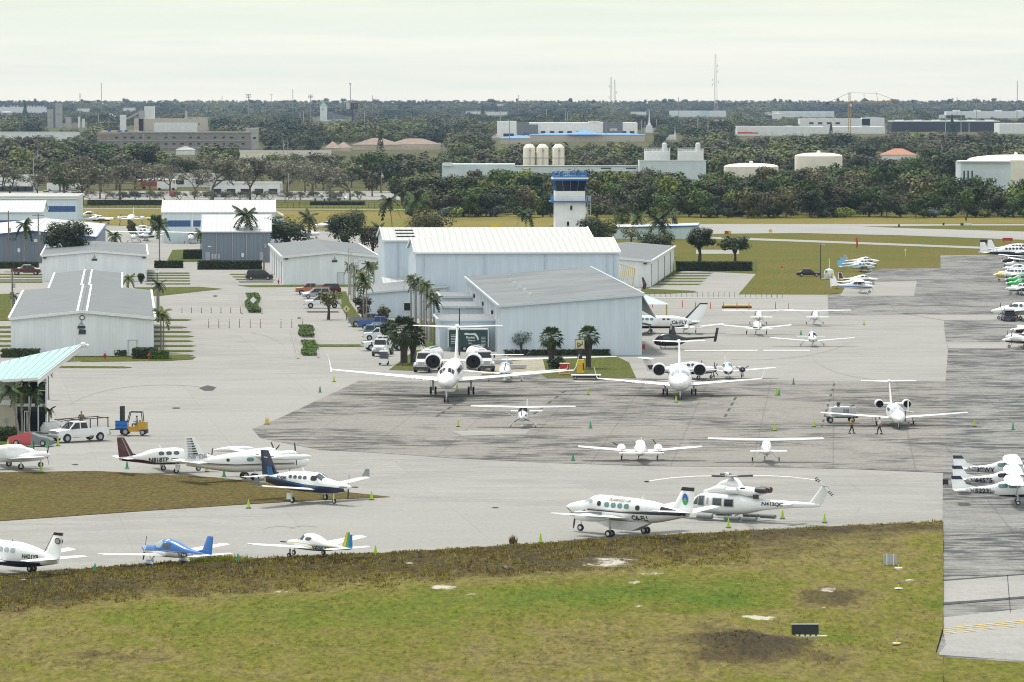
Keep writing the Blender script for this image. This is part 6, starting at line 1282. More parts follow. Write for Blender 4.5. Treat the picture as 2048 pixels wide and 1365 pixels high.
b=MB().use('recess'); b.beam((3.2,.8,.8),(3.2,1.8,.25),.6,.08); b.box((3.2,.84,1.45),(.75,.05,1.2)); b.use('steel'); 
for i in range(3): b.box((3.2,1.0+i*.3,.72-i*.2),(.62,.2,.04))
b.obj('airstair',parent=ct)
# ---------------- props in the front rows
aircraft('single_engine_plane','white high wing plane with black propeller facing the camera, before the jets',(1046,856),265,C172(prop=dict(r=.95,n=3,a=math.pi/2+.06,sr=.2),gear=[(1.15,0,.9,.19,dict(strut=.04,spat=('paint_white',))),(-.25,1.3,.95,.2,dict(lean=.8,strut=.045,spat=('paint_white',)))],
  wing=dict(x=.25,z=2.2,c=1.62,half=5.5,ct=1.15,sw=-.12,dih=.14,mid=(2.6,0,1.6)),bands=[('black_paint',[(1.6,1.28,1.45),(.8,1.32,1.52)],'cowl_stripe')]))
aircraft('twin_engine_plane','white piston twin seen from behind in the near row',(1280,922),90,TWIN(lo=0))
aircraft('single_engine_plane','white high wing plane seen from behind at the near edge of the worn apron',(1531,924),90,C172())
aircraft('twin_engine_plane','white twin with dark navy nacelles and lower nose, behind the second large jet',(1455,758),271,TWIN(prop_=0,nac=[dict(x=1.55,y=1.75,z=1.22,r=.42,L=2.4,flat=.9,m='navy',prop=dict(r=.95,n=3,a=.6,s='navy'))],bands=[('navy',[(2.7,.9,1.05),(1.8,.6,1.1),(.5,.5,1.05),(-2,.5,1.1)])],shield=[(.9,.3,25,88,'green_glass',1)]))
aircraft('trainer_plane','white T tail light plane half hidden behind the wing of the largest jet',(1010,764),268,SR22(st=[(1.9,1.2,.9,.16),(1.6,1.35,.7,.4),(.9,1.45,.62,.52),(.3,1.85,.6,.56),(-.5,2.0,.6,.56),(-1.6,1.7,.7,.42),(-2.8,1.35,.9,.2),(-5.2,1.25,1.05,.08)],wing=dict(x=.4,z=.75,c=1.2,half=5.97,ct=.75,sw=-.2,dih=.5,winglet=(.45,.2)),
  tail=dict(x=-5.0,z=2.45,c=.8,half=1.65,ct=.6,sw=-.15),fin=dict(x=-4.0,z=1.2,c=1.2,h=1.25,ct=.85,sw=-.95),bands=[('slate',[(1.8,.82,.98),(.6,.66,.9)],'cowl_stripe')]),sc=1.25)
S_=dict(
  st=[(5.6,1.55,1.3,.08),(5.2,1.8,1.1,.35),(4.2,2.15,.95,.62),(3.5,2.4,.9,.7),(3.0,2.75,.88,.74),(2.0,2.9,.86,.76),(-2,2.9,.86,.76),(-4,2.6,1.1,.6),(-6,2.2,1.6,.3),(-7.4,2.0,1.75,.1)],wing=dict(x=1.2,z=1.15,c=2.6,half=8.0,ct=1.1,sw=-.6,dih=.7),
  tail=dict(x=-7.2,z=4.4,c=1.5,half=2.8,ct=.9,sw=-.6),fin=dict(x=-5.0,z=2.1,c=2.6,h=2.2,ct=1.7,sw=-2.1,dorsal=(1.5,.4)),fstripes=[(.1,.35,.1,.9,'maroon')],bullet=(-7.6,4.45,.2,1.6),nac=[dict(x=3.0,y=2.6,z=1.6,r=.5,L=3.8,m='paint_white',prop=dict(r=1.2,n=3,a=1.57,m='maroon',s='maroon'))],
  gear=[(4.3,0,1.1,.26),(-.2,2.6,1.2,.3,dict(dual=True))],bands=[('maroon',[(4.5,1.0,1.35),(1,.9,1.25),(-4,1.2,1.6),(-7.2,1.75,1.95)])])
aircraft('twin_engine_plane','white T tailed twin with maroon fin root behind the second large jet',(1390,759),20,TWIN(m='paint_white_dull',tail=dict(x=-5.5,z=2.62,c=1.0,half=1.9,ct=.75,sw=-.05),fin=dict(x=-4.3,z=1.2,c=1.5,h=1.45,ct=1.0,sw=-1.1),fstripes=[(0,.4,.1,.85,'maroon')],bands=[('maroon',[(2,.62,.9),(-2,.62,.85),(-5,.98,1.1)])],nac=[dict(x=1.55,y=1.75,z=1.22,r=.42,L=2.4,flat=.85,prop=dict(r=.95,n=2,a=1.3,m='maroon',s='maroon'))]),sc=1.08)
# ---------------- right hand stands
aircraft('commuter_twin','white twin turboprop airliner with black topped swept fin lettered C6-FLY, beside the hangar corner',(1296,668),176,dict(
  st=[(5.0,1.6,1.3,.08),(4.5,1.8,1.05,.4),(3.2,2.2,.8,.65),(2.5,2.6,.75,.7),(1.8,2.8,.74,.72),(-3.6,2.8,.8,.7),(-5.5,2.45,1.15,.5),(-7.4,2.2,1.5,.12)],wing=dict(x=1.3,z=1.1,c=2.3,half=6.7,ct=1.3,sw=-.2,dih=.5),tail=dict(x=-6.3,z=1.95,c=1.3,half=2.8,ct=.9,sw=-.2),
  fin=dict(x=-5.2,z=2.2,c=2.6,h=2.6,ct=1.2,sw=-2.4,dorsal=(1.4,.4)),fstripes=[(0,1,-.01,.14,'black_paint'),(.92,1,0,.95,'black_paint')],nac=[dict(x=2.6,y=2.2,z=1.5,r=.45,L=3.2,m='black_paint',prop=dict(r=1.1,n=3,a=.4,s='paint_white'))],gear=[(3.8,0,1.0,.25),(-.3,2.2,1.1,.3)],
  bands=[('black_paint',[(3,.8,1.12),(-4,.85,1.15),(-7,1.5,1.62)],'belly_stripe')],wins=[(1.7,-1.0,2.05,2.45,4,'green_glass'),(-2.1,-3.4,2.1,2.4,2,'grey_glass')],texts=[('C6-FLY',.72,-4.6,1.75,'black_paint',1)]))
aircraft('single_engine_plane','white low wing plane seen from behind, behind the black helicopter',(1370,667),93,PA28(wing=dict(x=.6,z=.75,c=1.9,half=5.6,ct=1.2,sw=-.2,dih=.65)))
aircraft('single_engine_plane','white low wing plane with dark fin and tip tanks seen from behind',(1513.5,670),91,PA28(fm='black_paint',wing=dict(x=.5,z=.95,c=1.8,half=4.9,ct=1.2,sw=-.2,dih=.5,tank=(.16,1.2),tankm='paint_white'),st=[(1.95,1.3,.95,.18),(1.6,1.45,.8,.45),(.6,1.6,.7,.6),(-.2,2.1,.68,.62),(-1.2,2.1,.68,.62),(-2.4,1.6,.85,.4),(-5.2,1.3,1.1,.08)],fin=dict(x=-4.2,z=1.3,c=1.3,h=1.8,ct=.6,sw=-.75),bands=[('slate',[(.5,.75,1.2),(-4.5,1.05,1.35)])],gear=[(1.2,0,.9,.2,dict(strut=.05)),(-.25,1.45,1.0,.26,dict(strut=.07))]))
aircraft('single_engine_plane','white high wing plane mostly hidden behind the dark finned one, wing showing above it',(1516,650),92,C172(lo=1))
aircraft('single_engine_plane','white high wing plane seen from behind at the edge of the dark apron patch',(1629,650),91,C172(lo=1,fm='paint_white'))
aircraft('single_engine_plane','white low wing plane with black chin stripe facing the camera, near a green cone',(1625,694),269,SR22(prop=dict(r=.9,n=2,a=1.5,m='dark_metal'),bands=[('black_paint',[(1.9,.98,1.12),(1.2,.85,1.15),(.4,.7,.95)],'chin_stripe')],shield=[(.5,-.1,28,88,'dark_glass',1)]))
for i,(x,y,h,S,l) in enumerate(((1729,544,2,PA28(m='paint_white',fm='sky_paint',gear=[(1.2,0,.75,.2,dict(spat=('paint_white',))),(-.25,1.6,.75,.21,dict(spat=('paint_white',)))],bands=[('sky_paint',[(1.6,.98,1.22),(0,1.05,1.35),(-2,1.1,1.5),(-4.8,1.0,1.2)])],texts=[('N2178U',.4,-3.1,1.0,'grey_paint',-1)]),'white low wing plane with sky blue stripes and fin, parked on the grass edge'),
    (1733,538,2,PA28(fm='sky_paint',lo=1),'white low wing plane just behind the sky blue striped one'),(1739,532,2,PA28(lo=1,fm='grey_paint'),'silver white low wing plane, rearmost by the grass'),
    (1734,570,2,PA28(fstripes=[(0,.95,.12,.85,'maroon')],bands=[('maroon',[(1.5,.8,.95),(-1,.8,1.0),(-5,1.0,1.1)])]),'white low wing plane with maroon panel on its fin'),
    (1722,577,1,PA28(bands=[('maroon',[(-1.2,.75,1.1),(-4.9,.98,1.14)])],fstripes=[(0,1,.75,.98,'maroon')],texts=[('N8047W',.38,-2.9,1.02,'paint_white',-1)]),'white low wing plane with maroon stripe and white lettering'),
    (1726,587,-1,C172(m='paint_white',bands=[('blue_paint',[(1.5,.95,1.2),(0,1.0,1.2),(-5,1.3,1.4)])],gear=[(1.15,0,.9,.22,dict(strut=.045)),(-.25,1.27,.95,.2,dict(lean=.8,strut=.045,spat=('paint_white',)))]),'white and blue high wing plane in front of the maroon striped ones'))):
    aircraft('single_engine_plane',l,(x,y),h,dict(S),group=None)
# ---------------- crowd at the right edge
RE=[((2036,520),8,TWIN(sc_=1,bands=[('navy',[(2.5,.8,1.05),(-2,.55,1.25),(-5,1.0,1.2)])],fstripes=[(.15,.6,.1,.9,'paint_white')],wins=[(.4,-2.2,1.55,1.9,5,'navy')],texts=[('N414LR',.45,-3.9,1.45,'grey_paint',-1)]),'white cabin twin with navy belly, its tall fin highest of the right edge row',1.45),
    ((2044,512),8,TWIN(lo=1),'white twin behind the tall finned one at the right edge',1.35),
    ((2020,533),200,C172(m='black_paint',wm='paint_white',lo=1),'black bodied high wing plane under the tall finned twin',1.0),
    ((2030,541),188,C172(lo=1),'white high wing plane with big cabin windows, right edge row',1.05),
    ((2028,549),188,SR22(lo=1),'white low wing plane beside the yellow nosed one',1.0),
    ((2032,556),186,TWIN(lo=1,bands=[('blue_paint',[(1.5,1.3,1.9),(-.5,1.3,2.0)])]),'white twin with blue cockpit trim behind the yellow nosed plane',1.0),
    ((2024,564),186,TWIN(lo=1,bands=[('gold_paint',[(2.85,.98,1.12),(2,.68,1.42),(.5,.6,1.6)]),('gold_paint',[(2.7,1.0,1.2),(2,1.2,1.45),(1,1.3,1.6)])],nac=[dict(x=1.55,y=1.75,z=1.22,r=.42,L=2.4,m='paint_white',prop=dict(r=.95,n=3,a=1.57,m='gold_paint'))],m='paint_white'),'yellow nosed twin sticking out of the right edge row',1.25),
    ((2034,572),186,SR22(lo=1,m='green_paint',wm='paint_white'),'bright green nosed low wing plane next to the yellow nosed twin',1.0),
    ((2036,580),186,SR22(lo=1,m='green_paint',wm='paint_white'),'second bright green plane in front of the first green one',1.0),
    ((2036,590),184,PA28(lo=1,bands=[('slate',[(1.5,.6,.8),(-2,.62,.85)])]),'white low wing plane with grey belly, nearest of the right edge row',1.1),
    ((2032,640),182,TWIN(lo=0),'white twin with round cabin behind the dark blue hatchback',1.35),
    ((2052,676),184,PA28(bands=[('maroon',[(1.7,.7,1.0),(0,.6,1.2),(-3,.8,1.2)])],m='paint_white'),'white and maroon plane cut by the right edge, rear of the pair',1.15),
    ((2050,697),182,TWIN(bands=[('maroon',[(2.5,.8,1.0),(-2,.55,1.0)])],nac=[dict(x=1.9,y=1.75,z=1.4,r=.42,L=2.4,m='paint_white',prop=dict(r=.95,n=2,a=1.5,m='dark_metal'))]),'white and maroon twin with visible propeller, front of the pair at the right edge',1.1)]
for (px,h,S,l,sc) in RE: aircraft('parked_plane',l,px,h,{k:v for k,v in S.items() if k not in('sc_','prop_')},sc=sc)
for (px,reg,l,sh,wn) in (((2037,966),'N739WY','rearmost of three white high wing planes with navy fin tips at the right edge',.0,'green_glass'),((2039,988),'N64575','middle of three white high wing planes with navy fin tips at right',0,'dark_glass'),((2041,1010),'N5223L','nearest of three white high wing planes with navy fin tips at the right edge',0,'green_glass')):
    aircraft('single_engine_plane',l,px,-4,C172(zs=.86,fstripes=[(.72,1.0,-.01,.98,'navy')],bands=[('grey_paint',[(-2.2,1.02,1.34),(-3.2,.98,1.5),(-4.2,1.18,1.36)],'grey_panel',.008),('navy',[(1.5,.88,1.08),(0,.68,.98),(-1.8,.78,.9)],'belly_stripe')],texts=[(reg,.6,-3.35,1.28,'black_paint',-1)],wins=[(-.05,-1.0,1.6,2.08,1,wn),(-1.1,-1.9,1.62,2.02,1,wn)],shield=[(.36,-.08,38,88,wn,1)]))
# ---------------- left and near stands
lt,_=aircraft('cabin_twin','white piston twin with black topped fin lettered N421YB, cut by the left edge',(12,1150),133,dict(zs=.87,
  st=[(5.6,1.5,1.25,.06),(5.0,1.8,1.0,.35),(3.6,2.2,.75,.6),(2.8,2.55,.7,.68),(2.0,2.8,.68,.72),(-1.5,2.8,.7,.72),(-3.5,2.5,.9,.55),(-5.6,2.05,1.25,.2),(-6.2,1.95,1.4,.08)],wing=dict(x=1.2,z=1.1,c=2.2,half=6.2,ct=1.2,sw=-.3,dih=.5),tail=dict(x=-5.0,z=1.75,c=1.3,half=2.7,ct=.85,sw=-.3),
  fin=dict(x=-4.5,z=1.9,c=1.9,h=2.05,ct=.95,sw=-1.35,dorsal=(1.3,.3)),fstripes=[(.88,1.0,-.01,.99,'black_paint'),(.0,.9,-.01,.04,'black_paint')],nac=[dict(x=2.6,y=2.1,z=1.5,r=.45,L=3,m='paint_white',prop=dict(r=1.1,n=3,a=1.57))],gear=[(4.0,0,.95,.25),(-.3,2.1,1.1,.32,dict(dual=True,m='dark_metal'))],
  bands=[('navy',[(4,.6,1.25),(0,.6,1.2),(-2,.6,1.28),(-4.5,1.0,1.35)],'belly_stripe')],wins=[(1.4,-2.2,1.95,2.35,5,'pale_glass')],texts=[('N421YB',.48,-3.6,1.75,'dark_metal',1)]))
for sd in(1,-1):
    b=MB().use('black_paint'); b.poly([Vector((-6.3+math.cos(k/16*6.283)*.33,sd*.13,3.25+math.sin(k/16*6.283)*.26)) for k in range(16)]); b.use('tan_paint'); b.poly([Vector((-6.3+math.cos(k/16*6.283)*.25,sd*.14,3.25+math.sin(k/16*6.283)*.19)) for k in range(16)]); b.obj('tail_emblem',parent=lt)
aircraft('single_engine_plane','bright blue and white low wing plane with blue wheel fairings, nose left',(327,1131),132,SR22(xs=1.13,zs=.9,fm='blue_paint',bands=[('blue_paint',[(1.99,.99,1.33),(1.7,.95,1.46),(1.0,1.12,1.56),(.3,1.2,1.85),(-.3,1.22,2.15),(-1.2,1.28,2.15),(-2.6,1.25,1.62),(-4.0,1.2,1.37),(-5.05,1.12,1.26)],'blue_upper'),('slate',[(1.2,1.08,1.13),(-.5,1.17,1.22),(-3,1.2,1.25)],'pin_stripe',.014)],
  gear=[(1.45,0,.8,.2,dict(strut=.04,spat=('paint_white','blue_paint'))),(-.3,1.6,.8,.21,dict(strut=.05,lean=.5,spat=('paint_white','blue_paint')))],texts=[('N73LA',.5,-2.75,1.02,'dark_metal',1)],wins=[(.15,-.5,1.45,1.95,1,'pale_glass',.12),(-.62,-1.35,1.45,1.88,1,'grey_glass',.1)],prop=dict(r=1.0,n=2,a=1.75,s='blue_paint'),shield=[(.42,-.12,32,88,'pale_glass',1)]))
aircraft('single_engine_plane','white low wing plane with yellow, green and blue striped fin lettered N525, nose left',(610,1115),129,PA28(xs=1.1,prop=dict(r=.93,n=2,a=.15,z=.98),fstripes=[(0,1,.06,.4,'gold_paint'),(0,1,.4,.66,'green_paint'),(0,.85,.66,1.0,'sky_blue'if False else 'blue_paint')],
  bands=[('gold_paint',[(1.6,1.08,1.12),(0,1.1,1.15),(-3,1.05,1.12),(-5,1.02,1.12)],'gold_line'),('sky_paint',[(-1,1.0,1.06),(-3,.95,1.05),(-5.1,1.0,1.06)],'blue_line')],texts=[('N525KR',.5,-2.3,.83,'green_text' if False else 'dark_metal',1)],wins=[(.0,-.5,1.4,1.78,1,'grey_glass',.05),(-.72,-1.25,1.4,1.66,1,'grey_glass',.1),(.45,.1,1.42,1.62,1,'pale_glass')],gear=[(1.2,0,.75,.21,dict(strut=.07)),(-.25,1.6,.75,.22,dict(strut=.08))]))
aircraft('turboprop_single','white over dark blue single turboprop with dark winglets and navy fin',(620,1006),316,dict(
  st=[(4.75,1.82,1.5,.2),(4.5,1.9,1.25,.34),(3.6,2.05,1.05,.5),(2.6,2.2,.95,.6),(2.0,2.35,.92,.64),(1.3,2.7,.9,.66),(.6,2.78,.9,.68),(-1.8,2.75,.95,.64),(-3.5,2.45,1.15,.45),(-5.2,2.15,1.45,.15),(-5.7,2.05,1.55,.05)],wing=dict(x=1.2,z=1.15,c=2.0,half=6.3,ct=1.15,sw=-.25,dih=.75,winglet=(.75,.4),wlm='slate'),
  tail=dict(x=-4.9,z=2.1,c=1.2,half=2.5,ct=.8,sw=-.3),fin=dict(x=-3.9,z=2.2,c=2.0,h=2.25,ct=1.0,sw=-1.25,dorsal=(1.4,.35)),fm='navy',fstripes=[(.0,.35,.2,.6,'sweep_blue'),(.7,.73,.3,.7,'paint_white')],prop=dict(r=1.15,n=4,a=1.5,sr=.22,s='paint_white'),
  gear=[(2.9,0,1.1,.24,dict(strut=.06)),(-.2,1.95,1.1,.3,dict(strut=.08,doors=True))],bands=[('navy',[(4.5,1.26,1.55),(3,.98,1.6),(0,.9,1.66),(-2,.96,1.85),(-3.8,1.22,2.05),(-5.4,1.5,2.05)],'dark_belly'),('sweep_blue',[(2,1.52,1.58),(-1,1.55,1.68),(-3,1.8,1.95),(-4.5,1.95,2.08)],'blue_sweep')],
  wins=[(.25,-2.2,2.1,2.42,4,'grey_glass'),(1.45,.75,2.05,2.5,1,'dark_glass')],shield=[(2.0,1.25,36,86,'grey_glass',2)],texts=[('N940MS',.4,-3.0,2.08,'dark_metal',-1)],ant=[(-.6,2.75)]))
aircraft('utility_turboprop','white high wing twin turboprop with tip tanks and striped fin lettered N89DR',(503,961),31,dict(zs=.88,
  st=[(5.9,1.75,1.45,.1),(5.4,2.05,1.1,.45),(4.4,2.3,.9,.7),(3.6,2.7,.85,.8),(2.6,2.85,.8,.85),(-1.5,2.85,.8,.85),(-3.5,2.6,1.1,.65),(-5.5,2.3,1.5,.3),(-6.6,2.2,1.7,.12)],e=2.5,wing=dict(x=1.7,z=2.7,c=1.6,half=5.5,ct=1.0,sw=-.2,dih=-.05,th=.1,tank=(.3,4.2)),tail=dict(x=-5.3,z=2.15,c=1.6,half=2.6,ct=1.0,sw=-.4),
  fin=dict(x=-4.5,z=2.35,c=2.2,h=2.3,ct=.9,sw=-1.3,dorsal=(2.0,.35)),fstripes=[(.22+.11*i,.28+.11*i,.35,.62-.02*i,'black_paint') for i in range(7)]+[(.22+.11*i,.28+.11*i,.64-.02*i,.85,'grey_paint') for i in range(7)],ftext=('N89DR',.62,-5.5,2.6,'grey_paint',-1),
  nac=[dict(x=3.4,y=2.0,z=2.6,r=.42,L=4.2,prop=dict(r=1.2,n=4,a=.9,f=True))],gear=[(3.9,0,1.0,.25),(-.2,1.0,1.0,.36,dict(dual=True))],bands=[('tan_paint',[(4,1.42,1.55),(-2,1.5,1.62),(-4.6,1.7,1.85),(-5.4,1.85,2.3)],'tan_stripe'),('dark_metal',[(4,1.55,1.62),(-2,1.62,1.7),(-4.8,1.85,1.95)],'dark_stripe')],
  wins=[(-2.6,-2.9,2.0,2.35,1,'dark_glass'),(.9,.5,1.9,2.4,1,'dark_glass'),(-.2,-.9,1.95,2.35,1,'green_glass'),(2.6,2.0,2.0,2.4,1,'dark_glass')],texts=[]))
aircraft('pressurised_single','white plane with dark maroon fin and belly, lettered N818TP',(344,946),24,dict(
  st=[(3.9,1.5,1.2,.15),(3.6,1.62,1.0,.35),(2.6,1.78,.85,.5),(1.7,1.95,.78,.6),(1.0,2.3,.75,.63),(.3,2.42,.74,.64),(-1.8,2.35,.8,.6),(-3.0,1.95,1.0,.42),(-4.6,1.65,1.25,.15),(-5.1,1.58,1.35,.05)],wing=dict(x=1.0,z=1.0,c=1.8,half=6.5,ct=.9,sw=-.25,dih=.65),tail=dict(x=-4.3,z=1.6,c=1.0,half=2.2,ct=.65,sw=-.15),
  fin=dict(x=-3.5,z=1.6,c=1.6,h=2.0,ct=.7,sw=-1.15,dorsal=(1.5,.35)),fm='maroon',fstripes=[(0,1,.3,.38,'tan_paint')],prop=dict(r=1.0,n=4,a=.3),gear=[(2.6,0,1.0,.24),(-.2,1.75,1.0,.26,dict(strut=.08,doors=True))],
  bands=[('maroon',[(3.5,1.05,1.25),(1.6,.98,1.12),(.3,1.3,1.42),(-.3,1.35,1.42)],'maroon_swoosh'),('maroon',[(.5,.76,.9),(-1.8,.82,1.05),(-3,1.02,1.35),(-4.9,1.3,1.56)],'maroon_belly')],wins=[(.5,-1.7,1.75,2.1,3,'grey_glass')],shield=[(1.65,1.05,30,84,'pale_glass',1)],texts=[('N818TP',.56,-1.5,1.3,'dark_metal',-1)],ant=[(-.9,2.35)]))
cov,F_=aircraft('covered_twin','white piston twin with grey fabric cockpit cover, cut by the left edge',(36,938),24,TWIN(nac=[dict(x=1.9,y=1.75,z=1.25,r=.42,L=2.4,flat=.85,prop=dict(r=1.0,n=3,a=1.57))],gear=[(2.0,0,.75,.24,dict(strut=.06)),(-.25,1.6,.8,.26,dict(strut=.09))]),sc=1.12)
b=MB().use('cover_cloth'); b.loft([[F_.pt(x,R(a),.05) for a in range(-20,201,20)] for x in (1.3,1.0,.7,.3,-.3,-.9,-1.5,-2.1)],closed=False,cap=False); b.obj('fabric_cover',parent=cov,smooth=True)
fl,F_=aircraft('commuter_twin','white twin commuter plane with round blue green tail emblem, lettered C6-FLI',(1252,1073),134,dict(zs=.87,
  st=[(6.6,2.25,2.0,.08),(6.2,2.45,1.75,.32),(5.2,2.75,1.5,.55),(4.2,2.95,1.38,.66),(3.7,3.25,1.32,.7),(2.9,3.5,1.3,.73),(-1.0,3.45,1.28,.73),(-3.0,3.3,1.35,.66),(-4.8,3.0,1.7,.45),(-6.4,2.75,2.1,.16),(-6.9,2.65,2.2,.06)],e=2.3,wing=dict(x=1.9,z=1.55,c=2.6,half=7.0,ct=1.2,sw=-.4,dih=.85,mid=(2.4,-.1,2.2)),
  tail=dict(x=-5.7,z=2.55,c=1.6,half=3.3,ct=1.0,sw=-.35,dih=.35),fin=dict(x=-4.9,z=2.75,c=2.3,h=2.1,ct=1.25,sw=-1.35,dorsal=(1.2,.25)),fstripes=[(.84,1.0,-.01,.97,'black_paint')],
  nac=[dict(x=3.3,y=2.3,z=1.75,r=.5,L=3.6,flat=.9,m='paint_white')],gear=[(5.0,0,1.6,.33,dict(strut=.08)),(-.2,2.0,1.6,.33,dict(dual=True,strut=.11,m='steel'))],
  bands=[('black_paint',[(3.6,2.1,2.2),(0,2.08,2.2),(-3,2.15,2.4),(-6.2,2.25,2.55)],'black_stripe'),('tan_paint',[(3.6,2.24,2.28),(0,2.24,2.28),(-3,2.44,2.48)],'tan_line'),('black_paint',[(-4.2,2.5,2.95),(-5.2,2.4,2.8),(-6.6,2.25,2.5)],'tail_panel')],
  wins=[(2.5,2.1,2.55,3.0,1,'dark_glass'),(1.7,-1.2,2.5,2.95,4,'green_glass'),(-1.7,-2.15,2.45,2.9,1,'dark_glass'),(3.55,3.1,2.75,3.1,1,'pale_glass')],texts=[('C6-FLI',.62,-2.1,1.74,'dark_metal',1),('FLAMINGO AIR',.34,.1,3.2,'tan_paint',1,1)],shield=[(4.15,3.55,36,84,'pale_glass',1)],ant=[(-1.6,3.4)]))
for sd in(1,-1):
    b=MB().use('slate'); b.prism([(3.4,sd*1.72,1.75),(3.4,sd*2.88,1.75),(.4,sd*2.3,2.0)],(0,0,.28)); b.obj('nacelle_top',parent=fl)
    propeller(fl,(3.35,sd*2.3,1.75),1.2,3,.5+sd*.2,sr=.22)
b=MB().use('paint_white'); b.loft([[(3.5,-.45,1.4),(3.5,.45,1.4),(3.3,.4,1.1),(3.3,-.4,1.1)],[(1.5,-.6,1.35),(1.5,.6,1.35),(1.2,.5,.55),(1.2,-.5,.55)],[(-1.2,-.6,1.35),(-1.2,.6,1.35),(-1.0,.5,.5),(-1.0,-.5,.5)],[(-2.6,-.4,1.45),(-2.6,.4,1.45),(-2.8,.2,1.35),(-2.8,-.2,1.35)]]); b.obj('cargo_pod',parent=fl,smooth=True)
for i,(m_,r_,dz) in enumerate((('blue_paint',.42,0),('green_paint',.40,-.12),('tan_paint',.12,.0))):
    for sd in(1,-1):
        b=MB().use(m_); pts=[]
        for k in range(20):
            a=k/20*6.283; zz_=math.sin(a)*r_*1.25
            if i==1: zz_=min(zz_,-.05)
            pts.append(Vector((-6.55+math.cos(a)*r_*.72,sd*(.125+.008*i),3.75+zz_)))
        b.poly(pts); b.obj('tail_emblem',parent=fl)
# distant planes at the back left
for (px,h,S,l,sc) in (((205,449),8,PA28(bands=[('maroon',[(1.5,.6,.9),(-2,.58,.95)])],lo=1),'white and maroon low wing plane on the back left apron',1.35),((262,452),270,TWIN(lo=1,wing=dict(x=.75,z=1.9,c=2.2,half=8.8,ct=1.2,sw=-.2,dih=.5),st=[(4,2.0,1.7,.1),(3,2.5,1.3,.6),(1,3.2,1.1,.95),(-3,3.2,1.2,.9),(-6,2.6,1.8,.3),(-8,2.4,2,.1)],fin=dict(x=-6,z=2.5,c=2.4,h=2.6,ct=1.3,sw=-1.2),tail=dict(x=-7,z=2.4,c=1.5,half=3.3,ct=1,sw=-.3),nac=[dict(x=2,y=3.1,z=2.2,r=.6,L=3.4,prop=dict(r=1.4,n=3,a=.5))],gear=[(3,0,1.6,.3),(-.3,3.1,1.7,.4)],wins=[],shield=[]),'large white twin facing the camera on the back left apron by the grass',1.),
    ((183,440),10,C172(lo=1),'white high wing plane half behind the far left hangar, wing only showing',1.0),((278,470),186,SR22(lo=1,bands=[('navy',[(1.8,.85,1.1),(-2,.7,1.1)])]),'white and navy low wing plane, rear of the cluster behind the palm',1.2),((280,476),186,PA28(lo=1),'white low wing plane with dark windows, middle of the cluster behind the palm',1.25),
    ((268,486),265,C172(lo=1),'white high wing plane, nearest of the cluster behind the palm',1.2),((290,482),190,SR22(lo=1,bands=[('navy',[(1.5,.75,1.0),(-2,.7,1.1)])]),'white plane with navy belly, right of the cluster behind the palm',1.1),
    ((382,488),268,C172(lo=1),'white high wing plane with black cowl before the blue banded hangar',1.25),((620,478),0,PA28(lo=1),'white plane glimpsed between the two dark trees',1.3),((655,462),180,TWIN(lo=1),'white twin glimpsed above the palm between the dark trees',1.3)):
    aircraft('parked_plane',l,px,h,S,sc=sc)
